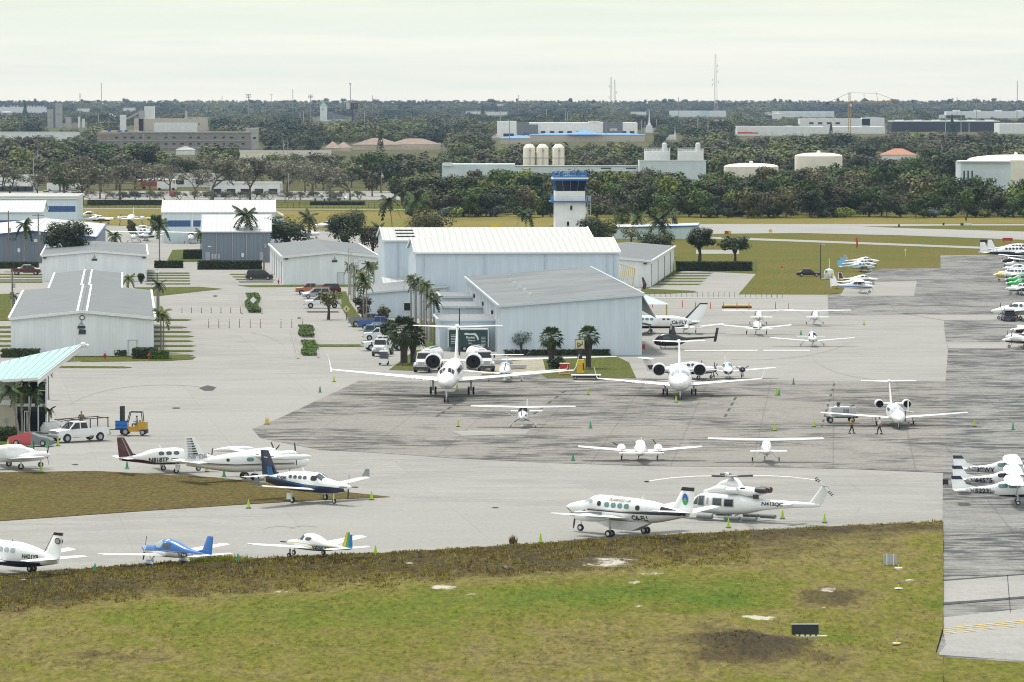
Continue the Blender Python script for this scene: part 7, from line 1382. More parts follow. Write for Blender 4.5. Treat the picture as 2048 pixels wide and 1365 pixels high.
# ---------------- helicopters
def heli(label,px,head):
    p=P(*px); e=empty('helicopter',(p.x,p.y,.07),R(head),label,'helicopter'); e.scale=(1,1,.79)
    F=Fus([(4.6,1.35,1.1,.1),(4.3,1.6,.85,.45),(3.6,2.0,.68,.85),(2.9,2.2,.62,1.0),(2.4,2.6,.6,1.1),(1.7,2.8,.58,1.15),(.2,2.82,.56,1.17),(-1.2,2.78,.6,1.15),(-2.4,2.5,.85,.9),(-3.2,2.35,1.1,.65),(-4.2,2.3,1.3,.42),(-6.5,2.25,1.6,.3),(-8.2,2.2,1.75,.22),(-8.7,2.15,1.85,.12)],2.7)
    F.mesh('paint_white').obj('fuselage',parent=e,smooth=True)
    E=Fus([(2.2,2.95,2.7,.25),(1.6,3.2,2.6,.55),(.9,3.55,2.6,.65),(.2,3.6,2.6,.7),(-1.2,3.55,2.6,.75),(-2.3,3.45,2.5,.75),(-2.9,3.3,2.6,.65),(-3.2,3.2,2.7,.5)],2.6); E.mesh('paint_white').obj('engine_cowling',parent=e,smooth=True)
    G=Fus([(1.0,3.6,3.3,.12),(.6,3.95,3.3,.3),(.1,4.15,3.3,.42),(-.5,4.1,3.3,.42),(-1.1,3.8,3.3,.3),(-1.5,3.55,3.3,.12)],2.2); G.mesh('paint_white').obj('mast_fairing',parent=e,smooth=True)
    foil(MB().use('paint_white'),[((-7.6,0,2.1),1.3,.16),((-8.9,0,4.1),.75,.16)],(0,1,0)).obj('fin',parent=e,smooth=True)
    for sd in(1,-1):
        foil(MB().use('paint_white'),[((-5.6,sd*.3,2.0),.7,.12),((-5.75,sd*1.35,2.0),.55,.1)],(0,0,1)).obj('tailplane',parent=e,smooth=True)
        for j,(x0,x1,z0,z1,mm) in enumerate(((2.15,1.65,1.5,2.4,'grey_glass'),(1.35,1.2,1.6,2.3,'pale_glass'),(.75,-.05,1.55,2.25,'grey_glass'),(-.35,-1.15,1.5,2.2,'dark_glass'))):
            if j!=1: F.patch([(x0+.07,z0-.08),(x1-.07,z0-.08),(x1-.07,z1+.08),(x0+.07,z1+.08)],sd,'silver',e,'window_frame',.02,.3)
            F.patch([(x0,z0),(x1,z0),(x1,z1),(x0,z1)],sd,mm,e,'cabin_window',.035,.3)
        F.patch([(2.75,1.55),(2.25,1.55),(2.25,2.45),(2.45,2.2)],sd,'grey_glass',e,'door_window',.03,.2); F.patch([(4.3,1.15),(4.05,1.15),(4.05,1.4),(4.3,1.4)],sd,'dark_glass',e,'nose_light',.02,.3)
        MB().use('dark_metal').lathe([(.32,.0),(.32,-.9),(.22,-.95)],'x',(-2.9,sd*.35,3.25),12).obj('exhaust_pipe',parent=e,smooth=True); MB().use('maroon').lathe([(.3,-.02),(.3,-.06)],'x',(-3.8,sd*.35,3.25),12).obj('exhaust_cover',parent=e)
        b=MB().use('paint_white_dull'); b.path([(2.2,sd*1.35,.35),(1.9,sd*1.4,.16),(-2.2,sd*1.4,.16)],[.06,.07,.07],8); b.obj('skid',parent=e)
        for x in(.9,-1.3): MB().use('steel').path([(x,sd*.4,.7),(x,sd*1.0,.55),(x,sd*1.4,.16)],[.06,.06,.05],7).obj('cross_tube',parent=e)
        for x in(1.3,-1.3,-3.2): MB().use('slate').lathe([(.2,-.7),(.22,-.6),(.22,.6),(.2,.7)],'x',(x if x>-3 else -2.9,sd*1.5,.36),10).obj('float_bag',parent=e,smooth=True)
        MB().use('trim_white').lathe([(.3,-.5),(.36,.0),(.3,.5)],'x',(-.9,sd*.8,3.1),12).obj('air_intake',parent=e,smooth=True)
    lettering('N412QC',.5,lambda u,v:F.side(-4.45-u,1.88+v,1,.03),'dark_metal',e,'registration'); MB().use('dark_metal').box((-3.1,.75,2.6),(.5,.08,.45)).obj('vent_grille',parent=e)
    MB().use('steel').tube((-.4,0,4.1),(-.4,0,4.55),.16,.12,10).obj('rotor_mast',parent=e); MB().use('steel').box((-.4,0,4.5),(.9,.9,.16)).obj('rotor_hub',parent=e)
    ha=R(-head)  # blades turned so two lie across the view
    for k in range(4):
        a=ha+R(4)+k*math.pi/2; d=Vector((math.cos(a),math.sin(a),0)); s=Vector((-d.y,d.x,0)); rings=[]; o=Vector((-.4,0,4.5))
        for t,w_,z in((1.6,.13,.04),(3,.14,.03),(4.8,.14,-.1),(6.2,.13,-.32),(7.0,.1,-.5)): c=o+d*t+Vector((0,0,z)); rings.append([c-s*w_,c+Vector((0,0,.035)),c+s*w_,c-Vector((0,0,.035))])
        MB().use('paint_white' if k%2==0 or True else 'steel').loft(rings).obj('rotor_blade',parent=e); b=MB().use('dark_metal'); b.tube(o+d*.4,o+d*1.7+Vector((0,0,.05)),.09,.12,7); b.obj('blade_grip',parent=e)
        MB().use('dark_metal').box(tuple(o+d*7.0+Vector((0,0,-.5))),(.3,.3,.14)).obj('blade_tie',parent=e)
    for k in(0,1):
        a=R(48)+k*math.pi; d=Vector((math.cos(a),0,math.sin(a))); s=Vector((-d.z,0,d.x)); o=Vector((-9.25,.35,4.0)); rings=[[o+d*t-s*.14,o+d*t+Vector((0,.03,0)),o+d*t+s*.14,o+d*t-Vector((0,.03,0))] for t in(.1,1.25)]; MB().use('paint_white').loft(rings).obj('tail_rotor_blade',parent=e)
        for q in(.65,.85,1.05): MB().use('black_paint').loft([[o+d*t-s*.145,o+d*t+Vector((0,.04,0)),o+d*t+s*.145,o+d*t-Vector((0,.04,0))] for t in(q,q+.09)]).obj('blade_stripe',parent=e)
    MB().use('steel').tube((-9.25,0,4.0),(-9.25,.4,4.0),.1,.1,8).obj('tail_hub',parent=e)
    return e
heli('white twin engine helicopter with four blade rotor on float skids, beside the commuter plane',(1456,1041),146)
p=P(1342,699); e=empty('helicopter',(p.x,p.y,.05),R(178),'small black helicopter with tall mast standing by the hangar corner','helicopter')
F=Fus([(2.3,1.2,.75,.3),(2.0,1.55,.55,.55),(1.4,2.0,.42,.66),(.6,2.15,.4,.66),(-.6,2.05,.42,.62),(-1.4,1.75,.6,.45),(-2.0,1.6,.95,.22),(-2.4,1.55,1.2,.14)],2.6); F.mesh('black_paint').obj('fuselage',parent=e,smooth=True); F.patch([(1.9,1.0),(1.3,1.0),(1.3,1.7),(1.7,1.6)],1,'grey_glass',e,'cabin_window'); F.patch([(1.1,1.0),(.1,1.0),(.1,1.75),(1.1,1.75)],1,'grey_glass',e,'cabin_window')
foil(MB().use('black_paint'),[((.35,0,2.0),1.1,.2),((.15,0,3.2),.5,.2)],(0,1,0)).obj('mast_fairing',parent=e,smooth=True); MB().use('black_paint').path([(-2.2,0,1.4),(-6.2,0,1.65)],[.2,.12],8).obj('tail_boom',parent=e)
foil(MB().use('black_paint'),[((-5.8,0,1.0),.4,.1),((-6.2,0,2.9),.35,.1)],(0,1,0)).obj('fin',parent=e,smooth=True)
for sd in(1,-1):
    MB().use('black_paint').path([(1.5,sd*1.0,.3),(1.3,sd*1.05,.06),(-1.3,sd*1.05,.06)],[.04,.045,.045],6).obj('skid',parent=e)
    for x in(.8,-.7): MB().use('black_paint').tube((x,sd*.3,.6),(x,sd*1.05,.06),.04,.04,6).obj('skid_leg',parent=e)
    MB().use('dark_metal').loft([[(-.1,sd*t-.0,3.3-.02*t*t)]*1+[(.12,sd*t,3.3-.02*t*t),(.0,sd*t,3.33-.02*t*t),(-.12,sd*t,3.3-.02*t*t)] for t in(.2,2.5,4.6)]).obj('rotor_blade',parent=e)
MB().use('dark_metal').tube((0,0,3.1),(0,0,3.4),.1).obj('rotor_hub',parent=e)
# ---------------------------------------------------------------- vehicles
for nm,c in (('car_white',(.75,.76,.76)),('car_silver',(.36,.39,.41)),('car_grey',(.17,.2,.23)),('car_black',(.015,.016,.02)),('car_maroon',(.1,.012,.018)),('car_blue',(.02,.09,.35)),('car_teal',(.05,.2,.27)),('car_red',(.4,.03,.03)),('car_orange',(.4,.13,.05)),('car_cream',(.5,.47,.4))): mat(nm,c,.3,0,.04,coat=.5)
def wheel(par,x,y,r,w=.24):
    g=empty('wheel',(x,y,r)); g.parent=par; b=MB().use('rubber'); b.lathe([(r*.6,-w/2),(r*.95,-w/2),(r,-w*.3),(r,w*.3),(r*.95,w/2),(r*.6,w/2)],'y',n=14); b.obj('tyre',parent=g,smooth=True); MB().use('steel').lathe([(.02,-w/2-.01),(r*.6,-w/2-.01),(r*.6,w/2+.01),(.02,w/2+.01)],'y',n=10).obj('rim',parent=g)
CARS={ # profile stations x, z_belt, z_top(roof or belt), kind
 'suv':(4.8,1.9,1.72,[(2.4,.75),(2.3,.95),(1.35,1.08),(1.25,1.1)],(1.15,.35,-1.9,-2.3)),
 'sedan':(4.7,1.8,1.42,[(2.35,.6),(2.2,.75),(1.2,.92)],(1.0,.2,-1.0,-1.75)),
 'van':(5.1,2.0,1.8,[(2.55,.7),(2.35,.95),(1.6,1.08)],(1.75,.8,-2.1,-2.5)),
 'hatch':(4.3,1.8,1.62,[(2.15,.7),(2.0,.9),(1.2,1.02)],(1.15,.45,-1.75,-2.1))}
def car(label,px,head,kind,m,sc=1.,group=None,name=None,cat='car'):
    L,W,H,_,(w0,w1,r1,r0)=CARS[kind]; p=P(*px); e=empty(name or {'suv':'suv','sedan':'car','van':'minivan','hatch':'hatchback'}[kind],(p.x,p.y,.08),R(head),label,cat,group,sc=sc)
    hl=L/2; zb=.28; belt=H*.6; hw=W/2
    def ring(x,z1,w,wt): return [(x,-w*.96,zb),(x,-w,zb+.25),(x,-w,z1-.08),(x,-wt,z1),(x,wt,z1),(x,w,z1-.08),(x,w,zb+.25),(x,w*.96,zb)]
    b=MB().use(m); b.loft([ring(hl,belt*.72,hw*.78,hw*.7),ring(hl-.12,belt*.82,hw*.92,hw*.8),ring(w0,belt*.98,hw,hw*.86),ring(w1,belt,hw,hw*.88),ring(r1,belt,hw,hw*.88),ring(-hl+.12,belt*.96,hw*.94,hw*.84),ring(-hl,belt*.75,hw*.85,hw*.75)]); b.obj('body',parent=e,smooth=True)
    g=MB().use('dark_glass'); tw=hw*.74; z0=belt-.03; g.loft([[(w0,-hw*.88,z0),(w0,hw*.88,z0),(w0-.02,hw*.86,z0+.02),(w0-.02,-hw*.86,z0+.02)],[(w0,-hw*.9,z0),(w0,hw*.9,z0),(w1,tw,H-.04),(w1,-tw,H-.04)],[(r0+.15,-hw*.9,z0),(r0+.15,hw*.9,z0),(r1,tw,H-.04),(r1,-tw,H-.04)],[(r0+.05,-hw*.86,z0),(r0+.05,hw*.86,z0),(r0+.08,hw*.8,z0+.02),(r0+.08,-hw*.8,z0+.02)]],cap=False); g.obj('windows',parent=e)
    b=MB().use(m); b.prism([(w1+.05,-tw,H-.05),(w1+.05,tw,H-.05),(r1-.05,tw,H-.05),(r1-.05,-tw,H-.05)],(0,0,.07))
    for sd in(-1,1):
        for xa,xb in ((w0,w1),((w1+r1)/2,(w1+r1)/2),(r0+.15,r1)): b.beam((xa,sd*hw*.9,z0),(xb,sd*tw,H-.02),.09)
    b.obj('roof',parent=e)
    for x in(hl*.62,-hl*.6):
        for sd in(-1,1): wheel(e,x,sd*(hw-.1),.34)
    for sd in(-1,1): MB().use('pale_glass').box((hl-.06,sd*hw*.66,belt*.68),(.12,.36,.16)).obj('headlight',parent=e); MB().use('red_paint').box((-hl+.05,sd*hw*.74,belt*.78),(.1,.2,.26)).obj('tail_light',parent=e); MB().use(m).box((w0-.15,sd*(hw+.1),belt+.08),(.12,.18,.14)).obj('mirror',parent=e)
    MB().use('dark_metal').box((hl-.01,0,belt*.55),(.06,hw*1.1,.22)).obj('grille',parent=e); MB().use('dark_metal').box((0,0,.3),(L*.9,W*.9,.14)).obj('underside',parent=e)
    return e
def pickup(label,px,head,m,rack=False,group=None,sc=1.,cap=None,short=False):
    p=P(*px); e=empty('pickup_truck',(p.x,p.y,.08),R(head),label,'pickup truck',group,sc=sc); hw=1.0
    def ring(x,z1,w): return [(x,-w*.96,.45),(x,-w,.7),(x,-w,z1-.06),(x,-w*.9,z1),(x,w*.9,z1),(x,w,z1-.06),(x,w,.7),(x,w*.96,.45)]
    b=MB().use(m); b.loft([ring(2.95,1.05,.88),ring(2.8,1.2,.97),ring(1.6,1.3,1.0),ring(-.65,1.32,1.0)]); 
    for sd in(-1,1): b.box((-1.85,sd*.93,.95),(2.4,.14,.75))
    b.box((-3.0,0,.95),(.12,1.95,.75)); b.box((-1.85,0,.65),(2.4,1.8,.12)); b.obj('body',parent=e)
    MB().use('dark_metal').box((-1.85,0,.74),(2.25,1.7,.04)).obj('bed_liner',parent=e)
    g=MB().use('dark_glass'); g.loft([[(1.55,-.88,1.3),(1.55,.88,1.3),(-.6,.9,1.3),(-.6,-.9,1.3)],[(.85,-.72,1.9),(.85,.72,1.9),(-.5,.74,1.9),(-.5,-.74,1.9)]]); g.obj('windows',parent=e)
    b=MB().use(m); b.prism([(.9,-.75,1.88),(.9,.75,1.88),(-.55,.77,1.88),(-.55,-.77,1.88)],(0,0,.08))
    for sd in(-1,1):
        for xa,xb in((1.58,.88),(.35,.3),(-.6,-.5)): b.beam((xa,sd*.9,1.3),(xb,sd*.74,1.92),.1)
    b.obj('cab',parent=e)
    for x in(1.95,-1.95):
        for sd in(-1,1): wheel(e,x,sd*.9,.4,.28); MB().use('recess').lathe([(.46,-.03),(.46,.03)],'y',(x,sd*.985,.42),14).obj('wheel_arch',parent=e)
    for sd in(-1,1): MB().use('pale_glass').box((2.93,sd*.72,1.0),(.1,.36,.2)).obj('headlight',parent=e); MB().use('red_paint').box((-3.05,sd*.88,1.05),(.06,.16,.36)).obj('tail_light',parent=e); MB().use('dark_metal').box((1.35,sd*1.1,1.42),(.14,.22,.22)).obj('mirror',parent=e)
    MB().use('steel').box((2.97,0,1.0),(.06,1.05,.28)).obj('grille',parent=e); MB().use('steel').box((3.05,0,.62),(.16,1.9,.2)).obj('bumper',parent=e); MB().use('steel').box((-3.12,0,.6),(.14,1.85,.16)).obj('bumper',parent=e)
    if rack:
        b=MB().use('dark_metal')
        for sd in(-1,1):
            b.beam((2.2,sd*.95,2.2),(-3.0,sd*.95,2.3),.08)
            for x in(-.8,-2.9): b.beam((x,sd*.95,1.3),(x,sd*.95,2.28),.08)
            b.beam((1.9,sd*.95,1.6+.5),(1.3,sd*.9,1.95),.06)
        for x in(2.1,.9,-.8,-2.9): b.beam((x,-.95,2.24),(x,.95,2.24),.08)
        b.obj('ladder_rack',parent=e)
    if cap: MB().use(cap).box((-1.9,0,1.2),(2.1,1.5,.8)).obj('cargo',parent=e)
    return e
car('black minivan parked on the grass strips before the middle T-hangar',(519,561),0,'van','car_black',1.02); pickup('maroon pickup parked at the left edge behind the white car',(53,551),0,'car_maroon',sc=.95); car('white car half hidden behind the maroon pickup',(58,545),0,'sedan','car_white')
car('silver SUV parked facing left, rear half behind the island tree',(634,598),183,'suv','car_silver',1.02); pickup('white pickup parked facing left beside the island tree',(645,617),183,'car_white'); pickup('faded orange and white pickup behind the silver SUV',(625,590),183,'car_orange'); car('white car between the orange pickup and the silver SUV',(630,594),183,'sedan','car_white'); car('dark maroon SUV farthest in the small car park',(655,588),183,'suv','car_maroon')
pickup('grey pickup parked nose toward the workshop, rearmost of the parked row',(738,654),0,'car_grey'); pickup('bright blue tailed pickup second in the parked row',(757,661),0,'car_blue'); car('cream sedan third in the parked row under the trees',(759,667),4,'sedan','car_cream'); car('teal blue car fourth in the parked row under the trees',(757,674),4,'hatch','car_teal'); pickup('small white pickup fifth in the parked row under the trees',(764,682),180,'car_white',sc=.9); pickup('large white pickup facing left at the near end of the parked row',(768,702),192,'car_white')
car('black sedan parked on the grass beside the lamp post',(1617,554),2,'sedan','car_black'); hb=car('dark blue hatchback with raised tailgate at the right edge',(2016,643),92,'hatch','navy'); b=MB().use('navy'); b.box((-1.9,0,1.75),(.9,1.4,.06)); b.obj('tailgate',parent=hb); MB().use('recess').box((-2.12,0,1.15),(.06,1.3,.7)).obj('boot_opening',parent=hb)
lp=pickup('white crew cab pickup with black ladder rack near the terminal',(157,884),218,'car_white',rack=True,sc=1.0)
# covered car
p=P(63,893); e=empty('covered_car',(p.x,p.y,.08),R(-8),'low sports car under a red and black fabric cover','car'); pr=[(2.2,.55,.8),(1.9,.75,.86),(.9,.95,.9),(.1,1.25,.72),(-.9,1.25,.7),(-1.6,1.0,.86),(-2.2,.85,.8)]
for nm,m,a_,c_ in(('cover_rear','car_red',3,7),('cover_front','slate',0,4)):
    b=MB().use(m); b.loft([[(x,-w,.12),(x,-w*1.02,z*.55),(x,-w*.8,z),(x,w*.8,z),(x,w*1.02,z*.55),(x,w,.12)] for x,z,w in pr[a_:c_]]); b.obj(nm,parent=e,smooth=True)
for x in(1.35,-1.35): wheel(e,x,-.82,.3); wheel(e,x,.82,.3)
p=P(107,866); e=empty('covered_car',(p.x,p.y,.08),R(15),'pale blue and white wrapped bundle beside the terminal corner','cover'); b=MB().use('cover_cloth'); b.loft([[(x,-w,.0),(x,-w,z*.6),(x,-w*.7,z),(x,w*.7,z),(x,w,z*.6),(x,w,.0)] for x,z,w in((-1.3,.5,.4),(-1.0,1.0,.65),(.3,1.1,.7),(1.0,.9,.6),(1.3,.4,.4))]); b.obj('cloth',parent=e,smooth=True)
def truck(label,px,head,tank=False,box=False,sc=1.):
    p=P(*px); e=empty('truck',(p.x,p.y,.08),R(head),label,'truck',sc=sc); m='car_white'
    b=MB().use(m); b.loft([[(3.6,-.75,.75),(3.6,.75,.75),(3.6,.7,1.45),(3.6,-.7,1.45)],[(2.3,-1.05,.7),(2.3,1.05,.7),(2.3,.85,1.75),(2.3,-.85,1.75)]]); b.obj('bonnet',parent=e); b=MB().use(m); b.box((1.4,0,1.2),(1.8,2.2,1.0)); b.prism([(2.3,-1.05,1.7),(2.3,1.05,1.7),(2.0,.95,2.65),(2.0,-.95,2.65)],(-1.5,0,0)); b.obj('cab',parent=e)
    MB().use('dark_glass').prism([(2.34,-.92,1.78),(2.34,.92,1.78),(2.1,.85,2.5),(2.1,-.85,2.5)],(-.02,0,0)).obj('windshield',parent=e)
    for sd in(-1,1): MB().use('dark_glass').box((1.5,sd*1.06,2.05),(.8,.06,.6)).obj('side_window',parent=e); MB().use('dark_metal').box((2.2,sd*1.32,2.0),(.12,.2,.5)).obj('mirror',parent=e); MB().use('car_white').ball((3.0,sd*.95,.95),.5,10,6,(1.2,.5,.8)).obj('fender',parent=e,smooth=True); MB().use('pale_glass').box((3.62,sd*.62,.95),(.06,.28,.2)).obj('headlight',parent=e)
    MB().use('steel').box((3.62,0,1.15),(.06,.85,.5)).obj('grille',parent=e); MB().use('dark_metal').box((3.75,0,.6),(.2,2.1,.35)).obj('bumper',parent=e); MB().use('dark_metal').box((-1.2,0,.8),(6.6,.9,.3)).obj('chassis',parent=e)
    for x in(2.9,-2.4,-3.6): 
        for sd in(-1,1): wheel(e,x,sd*.95,.48,.34)
    if tank: MB().use('paint_white_dull').lathe([(.9,-4.6),(1.05,-4.4),(1.05,.3),(.9,.5)],'x',(-.2,0,2.0),20).obj('tank',parent=e,smooth=True); b=MB().use('steel'); b.box((-2.2,0,3.08),(4.6,.7,.1)); b.beam((-4.5,.5,3.2),(.2,.5,3.2),.06); b.obj('catwalk',parent=e)
    if box: MB().use('car_white').box((-1.8,0,2.1),(4.8,2.3,2.1)).obj('cargo_box',parent=e)
    return e
truck('white flat nosed truck with chrome grille parked behind the golf cart',(765,712),262,box=False,sc=.85); truck('white fuel tanker truck half behind the left engine of the largest jet',(856,744),257,tank=True,sc=.95); truck('white fuel truck behind the right engine of the largest jet',(962,742),283,tank=True,sc=.95)
# golf cart
p=P(768,731); e=empty('golf_cart',(p.x,p.y,.08),R(268),'white golf cart parked in front of the chrome grilled truck','golf cart'); b=MB().use('car_white'); b.box((.8,0,.55),(.7,1.1,.5)); b.box((-.7,0,.6),(.9,1.1,.45)); b.obj('body',parent=e); MB().use('car_white').box((0,0,1.75),(1.9,1.2,.08)).obj('roof',parent=e); MB().use('slate').box((-.3,0,.85),(.6,1.0,.14)).obj('seat',parent=e)
b=MB().use('dark_metal'); 
for x in(.8,-.8):
    for sd in(-1,1): b.beam((x,sd*.5,.6),(x*.95,sd*.5,1.75),.05)
b.obj('roof_frame',parent=e); MB().use('grey_glass').box((.95,0,1.3),(.03,1.0,.7)).obj('windshield',parent=e)
for x in(.8,-.75):
    for sd in(-1,1): wheel(e,x,sd*.5,.23,.18)
# forklift
p=P(268,872); e=empty('forklift',(p.x,p.y,.08),R(176),'yellow forklift carrying a blue crate, driver seated','forklift'); mat('fork_yellow',(.5,.28,.03),.45)
b=MB().use('fork_yellow'); b.box((-.9,0,.95),(.9,1.15,.85)); b.box((.1,0,.62),(1.3,1.1,.5)); b.prism([(-.4,-.5,.8),(.1,-.5,.8),(-.4,-.5,1.1)],(0,1.,0)); b.obj('body',parent=e); MB().use('recess').box((-1.1,0,.4),(.6,1.16,.4)).obj('counterweight',parent=e)
b=MB().use('recess')
for sd in(-1,1):
    b.box((1.15,sd*.38,1.5),(.3,.2,2.9)); b.box((1.32,sd*.3,1.4),(.14,.16,2.4)); b.beam((.75,sd*.5,.85),(.35,sd*.5,2.35),.08); b.beam((-.95,sd*.5,1.3),(-.85,sd*.5,2.35),.08); b.beam((-.85,sd*.5,2.35),(.4,sd*.5,2.37),.08)
for x in(-.8,-.45,-.1,.3): b.beam((x,-.5,2.36),(x,.5,2.36),.06)
b.box((1.2,0,2.7),(.34,.9,.5)); b.box((1.2,0,1.5),(.3,.7,1.6)); b.obj('mast',parent=e); MB().use('dark_metal').box((-.35,0,.98),(.5,.5,.12)).obj('seat',parent=e); MB().use('dark_metal').box((-.62,0,1.25),(.1,.5,.5)).obj('backrest',parent=e)
b=MB().use('dark_metal'); 
for sd in(-1,1): b.box((2.0,sd*.3,.55),(1.3,.12,.05))
b.obj('forks',parent=e)
for x,r in((.8,.36),(-.95,.3)):
    for sd in(-1,1): wheel(e,x,sd*.5,r,.26)
p=P(244,872); e=empty('crate',(p.x,p.y,.68),R(176),'blue plastic crate held on the forklift forks','crate'); b=MB().use('blue_paint'); b.box((0,0,.45),(1.2,1.1,.9)); b.obj('shell',parent=e); b=MB().use('navy')
for z in(.08,.45,.86): b.box((0,0,z),(1.26,1.16,.07))
b.obj('ribs',parent=e)
# ground power cart, trailer, boxes
p=P(1684,847); e=empty('ground_power_unit',(p.x,p.y,.08),R(4),'grey ground power cart with raised pipes left of the small jet','power cart'); b=MB().use('silver'); b.box((.1,0,1.15),(2.6,1.3,.95)); b.obj('body',parent=e); MB().use('car_white').box((-1.05,0,1.1),(.5,1.25,1.0)).obj('panel',parent=e); b=MB().use('dark_metal'); b.box((0,0,.6),(3.3,1.2,.16)); b.tube((-.4,0,1.6),(-.4,0,1.95),.14,.14); b.ball((-.4,0,2.0),.22); b.beam((.7,0,1.62),(1.3,0,1.85),.12); b.obj('exhaust',parent=e); MB().use('paint_white').box((.15,0,1.66),(1.9,1.3,.06)).obj('lid',parent=e)
for x in(-1.3,1.0): wheel(e,x,-.5,.3); wheel(e,x,.5,.3)
for i in range(5): MB().use('dark_metal').box((.1+i*.12,-.67,1.2),(.05,.03,.6)).obj('louvre',parent=e)
p=P(936,703); e=empty('box_trailer',(p.x,p.y,.08),R(2),'dark green box trailer with white lettering parked at the lean-to shed','trailer'); mat('trailer_green',(.015,.055,.05),.5); b=MB().use('trailer_green'); b.box((0,0,1.75),(5.4,2.2,2.3)); b.obj('body',parent=e); b=MB().use('trim_white'); 
for x in(-2.72,2.72): b.box((x,-1.1,1.75),(.12,.1,2.4))
b.box((0,-1.1,2.93),(5.5,.1,.12)); b.box((0,0,2.96),(5.5,2.3,.06)); b.obj('frame',parent=e)
for t_,x,z,s in(('Florida',.3,1.85,.42),('Shutters',.45,1.45,.3),('561-',.3,1.05,.28)): lettering(t_,s,lambda u,v,x=x,z=z:(x+u,-1.13,z+v),'trim_white',e)
b=MB().use('trim_white'); b.prism([(-.6,-1.12,2.35),(-.3,-1.12,2.5),(.2,-1.12,2.4),(1.0,-1.12,2.45),(1.35,-1.12,2.0),(1.45,-1.12,1.55),(1.3,-1.12,1.45),(1.1,-1.12,1.9),(.8,-1.12,2.2),(.1,-1.12,2.2),(-.4,-1.12,2.2)],(0,-.02,0)); b.obj('emblem',parent=e)
for i in range(6): MB().use('trim_white').box((-1.9,-1.13,2.2-i*.22),(.9,.02,.07)).obj('lettering_line',parent=e); MB().use('trim_white').box((2.05,-1.13,1.9-i*.2),(.6,.02,.05)).obj('lettering_line',parent=e)
for x in(-.5,.5): wheel(e,x,-1.0,.34); wheel(e,x,1.0,.34)
p=P(1129,751); e=empty('extinguisher_box',(p.x,p.y,.08),0,'dark red box on a yellow frame at the grass edge','box'); MB().use('red_paint').box((0,0,.85),(1.15,.8,1.05)).obj('box',parent=e); MB().use('trim_white').box((0,0,1.4),(1.25,.9,.06)).obj('lid',parent=e); b=MB().use('yellow_paint'); b.box((0,0,.2),(1.4,.9,.12)); 
for x in(-.65,.65): b.box((x,-.4,.5),(.08,.08,1.0))
b.obj('frame',parent=e)
p=P(1161,749); e=empty('yellow_cabinet',(p.x,p.y,.08),0,'tall yellow equipment cabinet with sloping top beneath the logo sign','cabinet'); b=MB().use('yellow_paint'); b.prism([(-.45,-.4,.1),(.45,-.4,.1),(.5,-.4,1.2),(.45,-.4,1.75),(-.3,-.4,1.75),(-.5,-.4,1.3)],(0,.8,0)); b.obj('shell',parent=e); MB().use('gold_paint').box((0,-.42,1.1),(.8,.03,.08)).obj('band',parent=e); MB().use('recess').box((.35,-.42,.9),(.12,.03,.9)).obj('slot',parent=e)
p=P(1172,760); e=empty('flat_trailer',(p.x,p.y,.08),0,'low flat dolly trailer at the grass edge by the yellow cabinet','trailer'); MB().use('trim_white').box((0,0,.5),(3.6,1.4,.14)).obj('deck',parent=e); MB().use('recess').box((0,0,.3),(3.2,1.1,.2)).obj('frame',parent=e)
for x in(-1.3,1.3): wheel(e,x,-.6,.2); wheel(e,x,.6,.2)
for i,(x,y) in enumerate(((1005,728),(1030,738))): tag(MB().use('silver').box((0,0,.3),(2.6,1.4,.4)).obj('metal_skid',loc=P(x,y,.08),rz=.3*i),['low metal skid on the sandy bed, rear one','low metal skid on the sandy bed, front one'][i],'skid')
# logo sign
p=P(1160,741); e=empty('logo_sign',(p.x,p.y+1.5,.08),0,'square cream sign with brown angular logo on a dark post','sign'); s=16.; MB().use('navy').box((0,0,1.3),(.62,.4,2.6)).obj('post',parent=e); MB().use('dark_metal').box((0,0,3.15),(1.25,.3,1.25)).obj('frame',parent=e); mat('sign_cream',(.62,.55,.35),.6,0,0); MB().use('sign_cream').box((0,-.16,3.15),(1.12,.04,1.12)).obj('panel',parent=e)
b=MB().use('dark_metal'); q=lambda x,z:(x,-.2,3.15+z)
for a_,c_ in((q(.3,.38),q(.3,-.12)),(q(.3,-.12),q(-.28,.2)),(q(-.28,.2),q(-.28,-.3)),(q(-.28,-.3),q(.12,.0)),(q(-.3,-.42),q(.15,-.15))): b.beam(a_,c_,.03,.09)
b.obj('logo',parent=e)
# taxiway signs seen from behind and ahead
p=P(1610,1277); e=empty('taxiway_sign',(p.x,p.y,.1),0,'long black panel sign on a concrete pad in the near grass','airfield sign'); MB().use('recess').box((0,0,.48),(1.72,.22,.62)).obj('panel',parent=e); MB().use('grey_paint').box((0,0,.8),(1.76,.28,.04)).obj('top_cap',parent=e); MB().use('kerb').box((.1,-.2,.0),(2.6,1.2,.12)).obj('pad',parent=e)
for i in range(5): MB().use('dark_metal').box((-.7+i*.35,0,.12),(.1,.2,.14)).obj('leg',parent=e)
p=P(1780,1137); e=empty('taxiway_sign',(p.x,p.y,.1),R(5),'small bare metal sign back with two white posts on the grass','airfield sign'); b=MB().use('silver'); b.box((0,0,.55),(1.0,.06,.75)); b.obj('panel',parent=e)
for x in(-.25,.25): MB().use('trim_white').box((x,-.07,.5),(.07,.05,.95)).obj('post',parent=e)
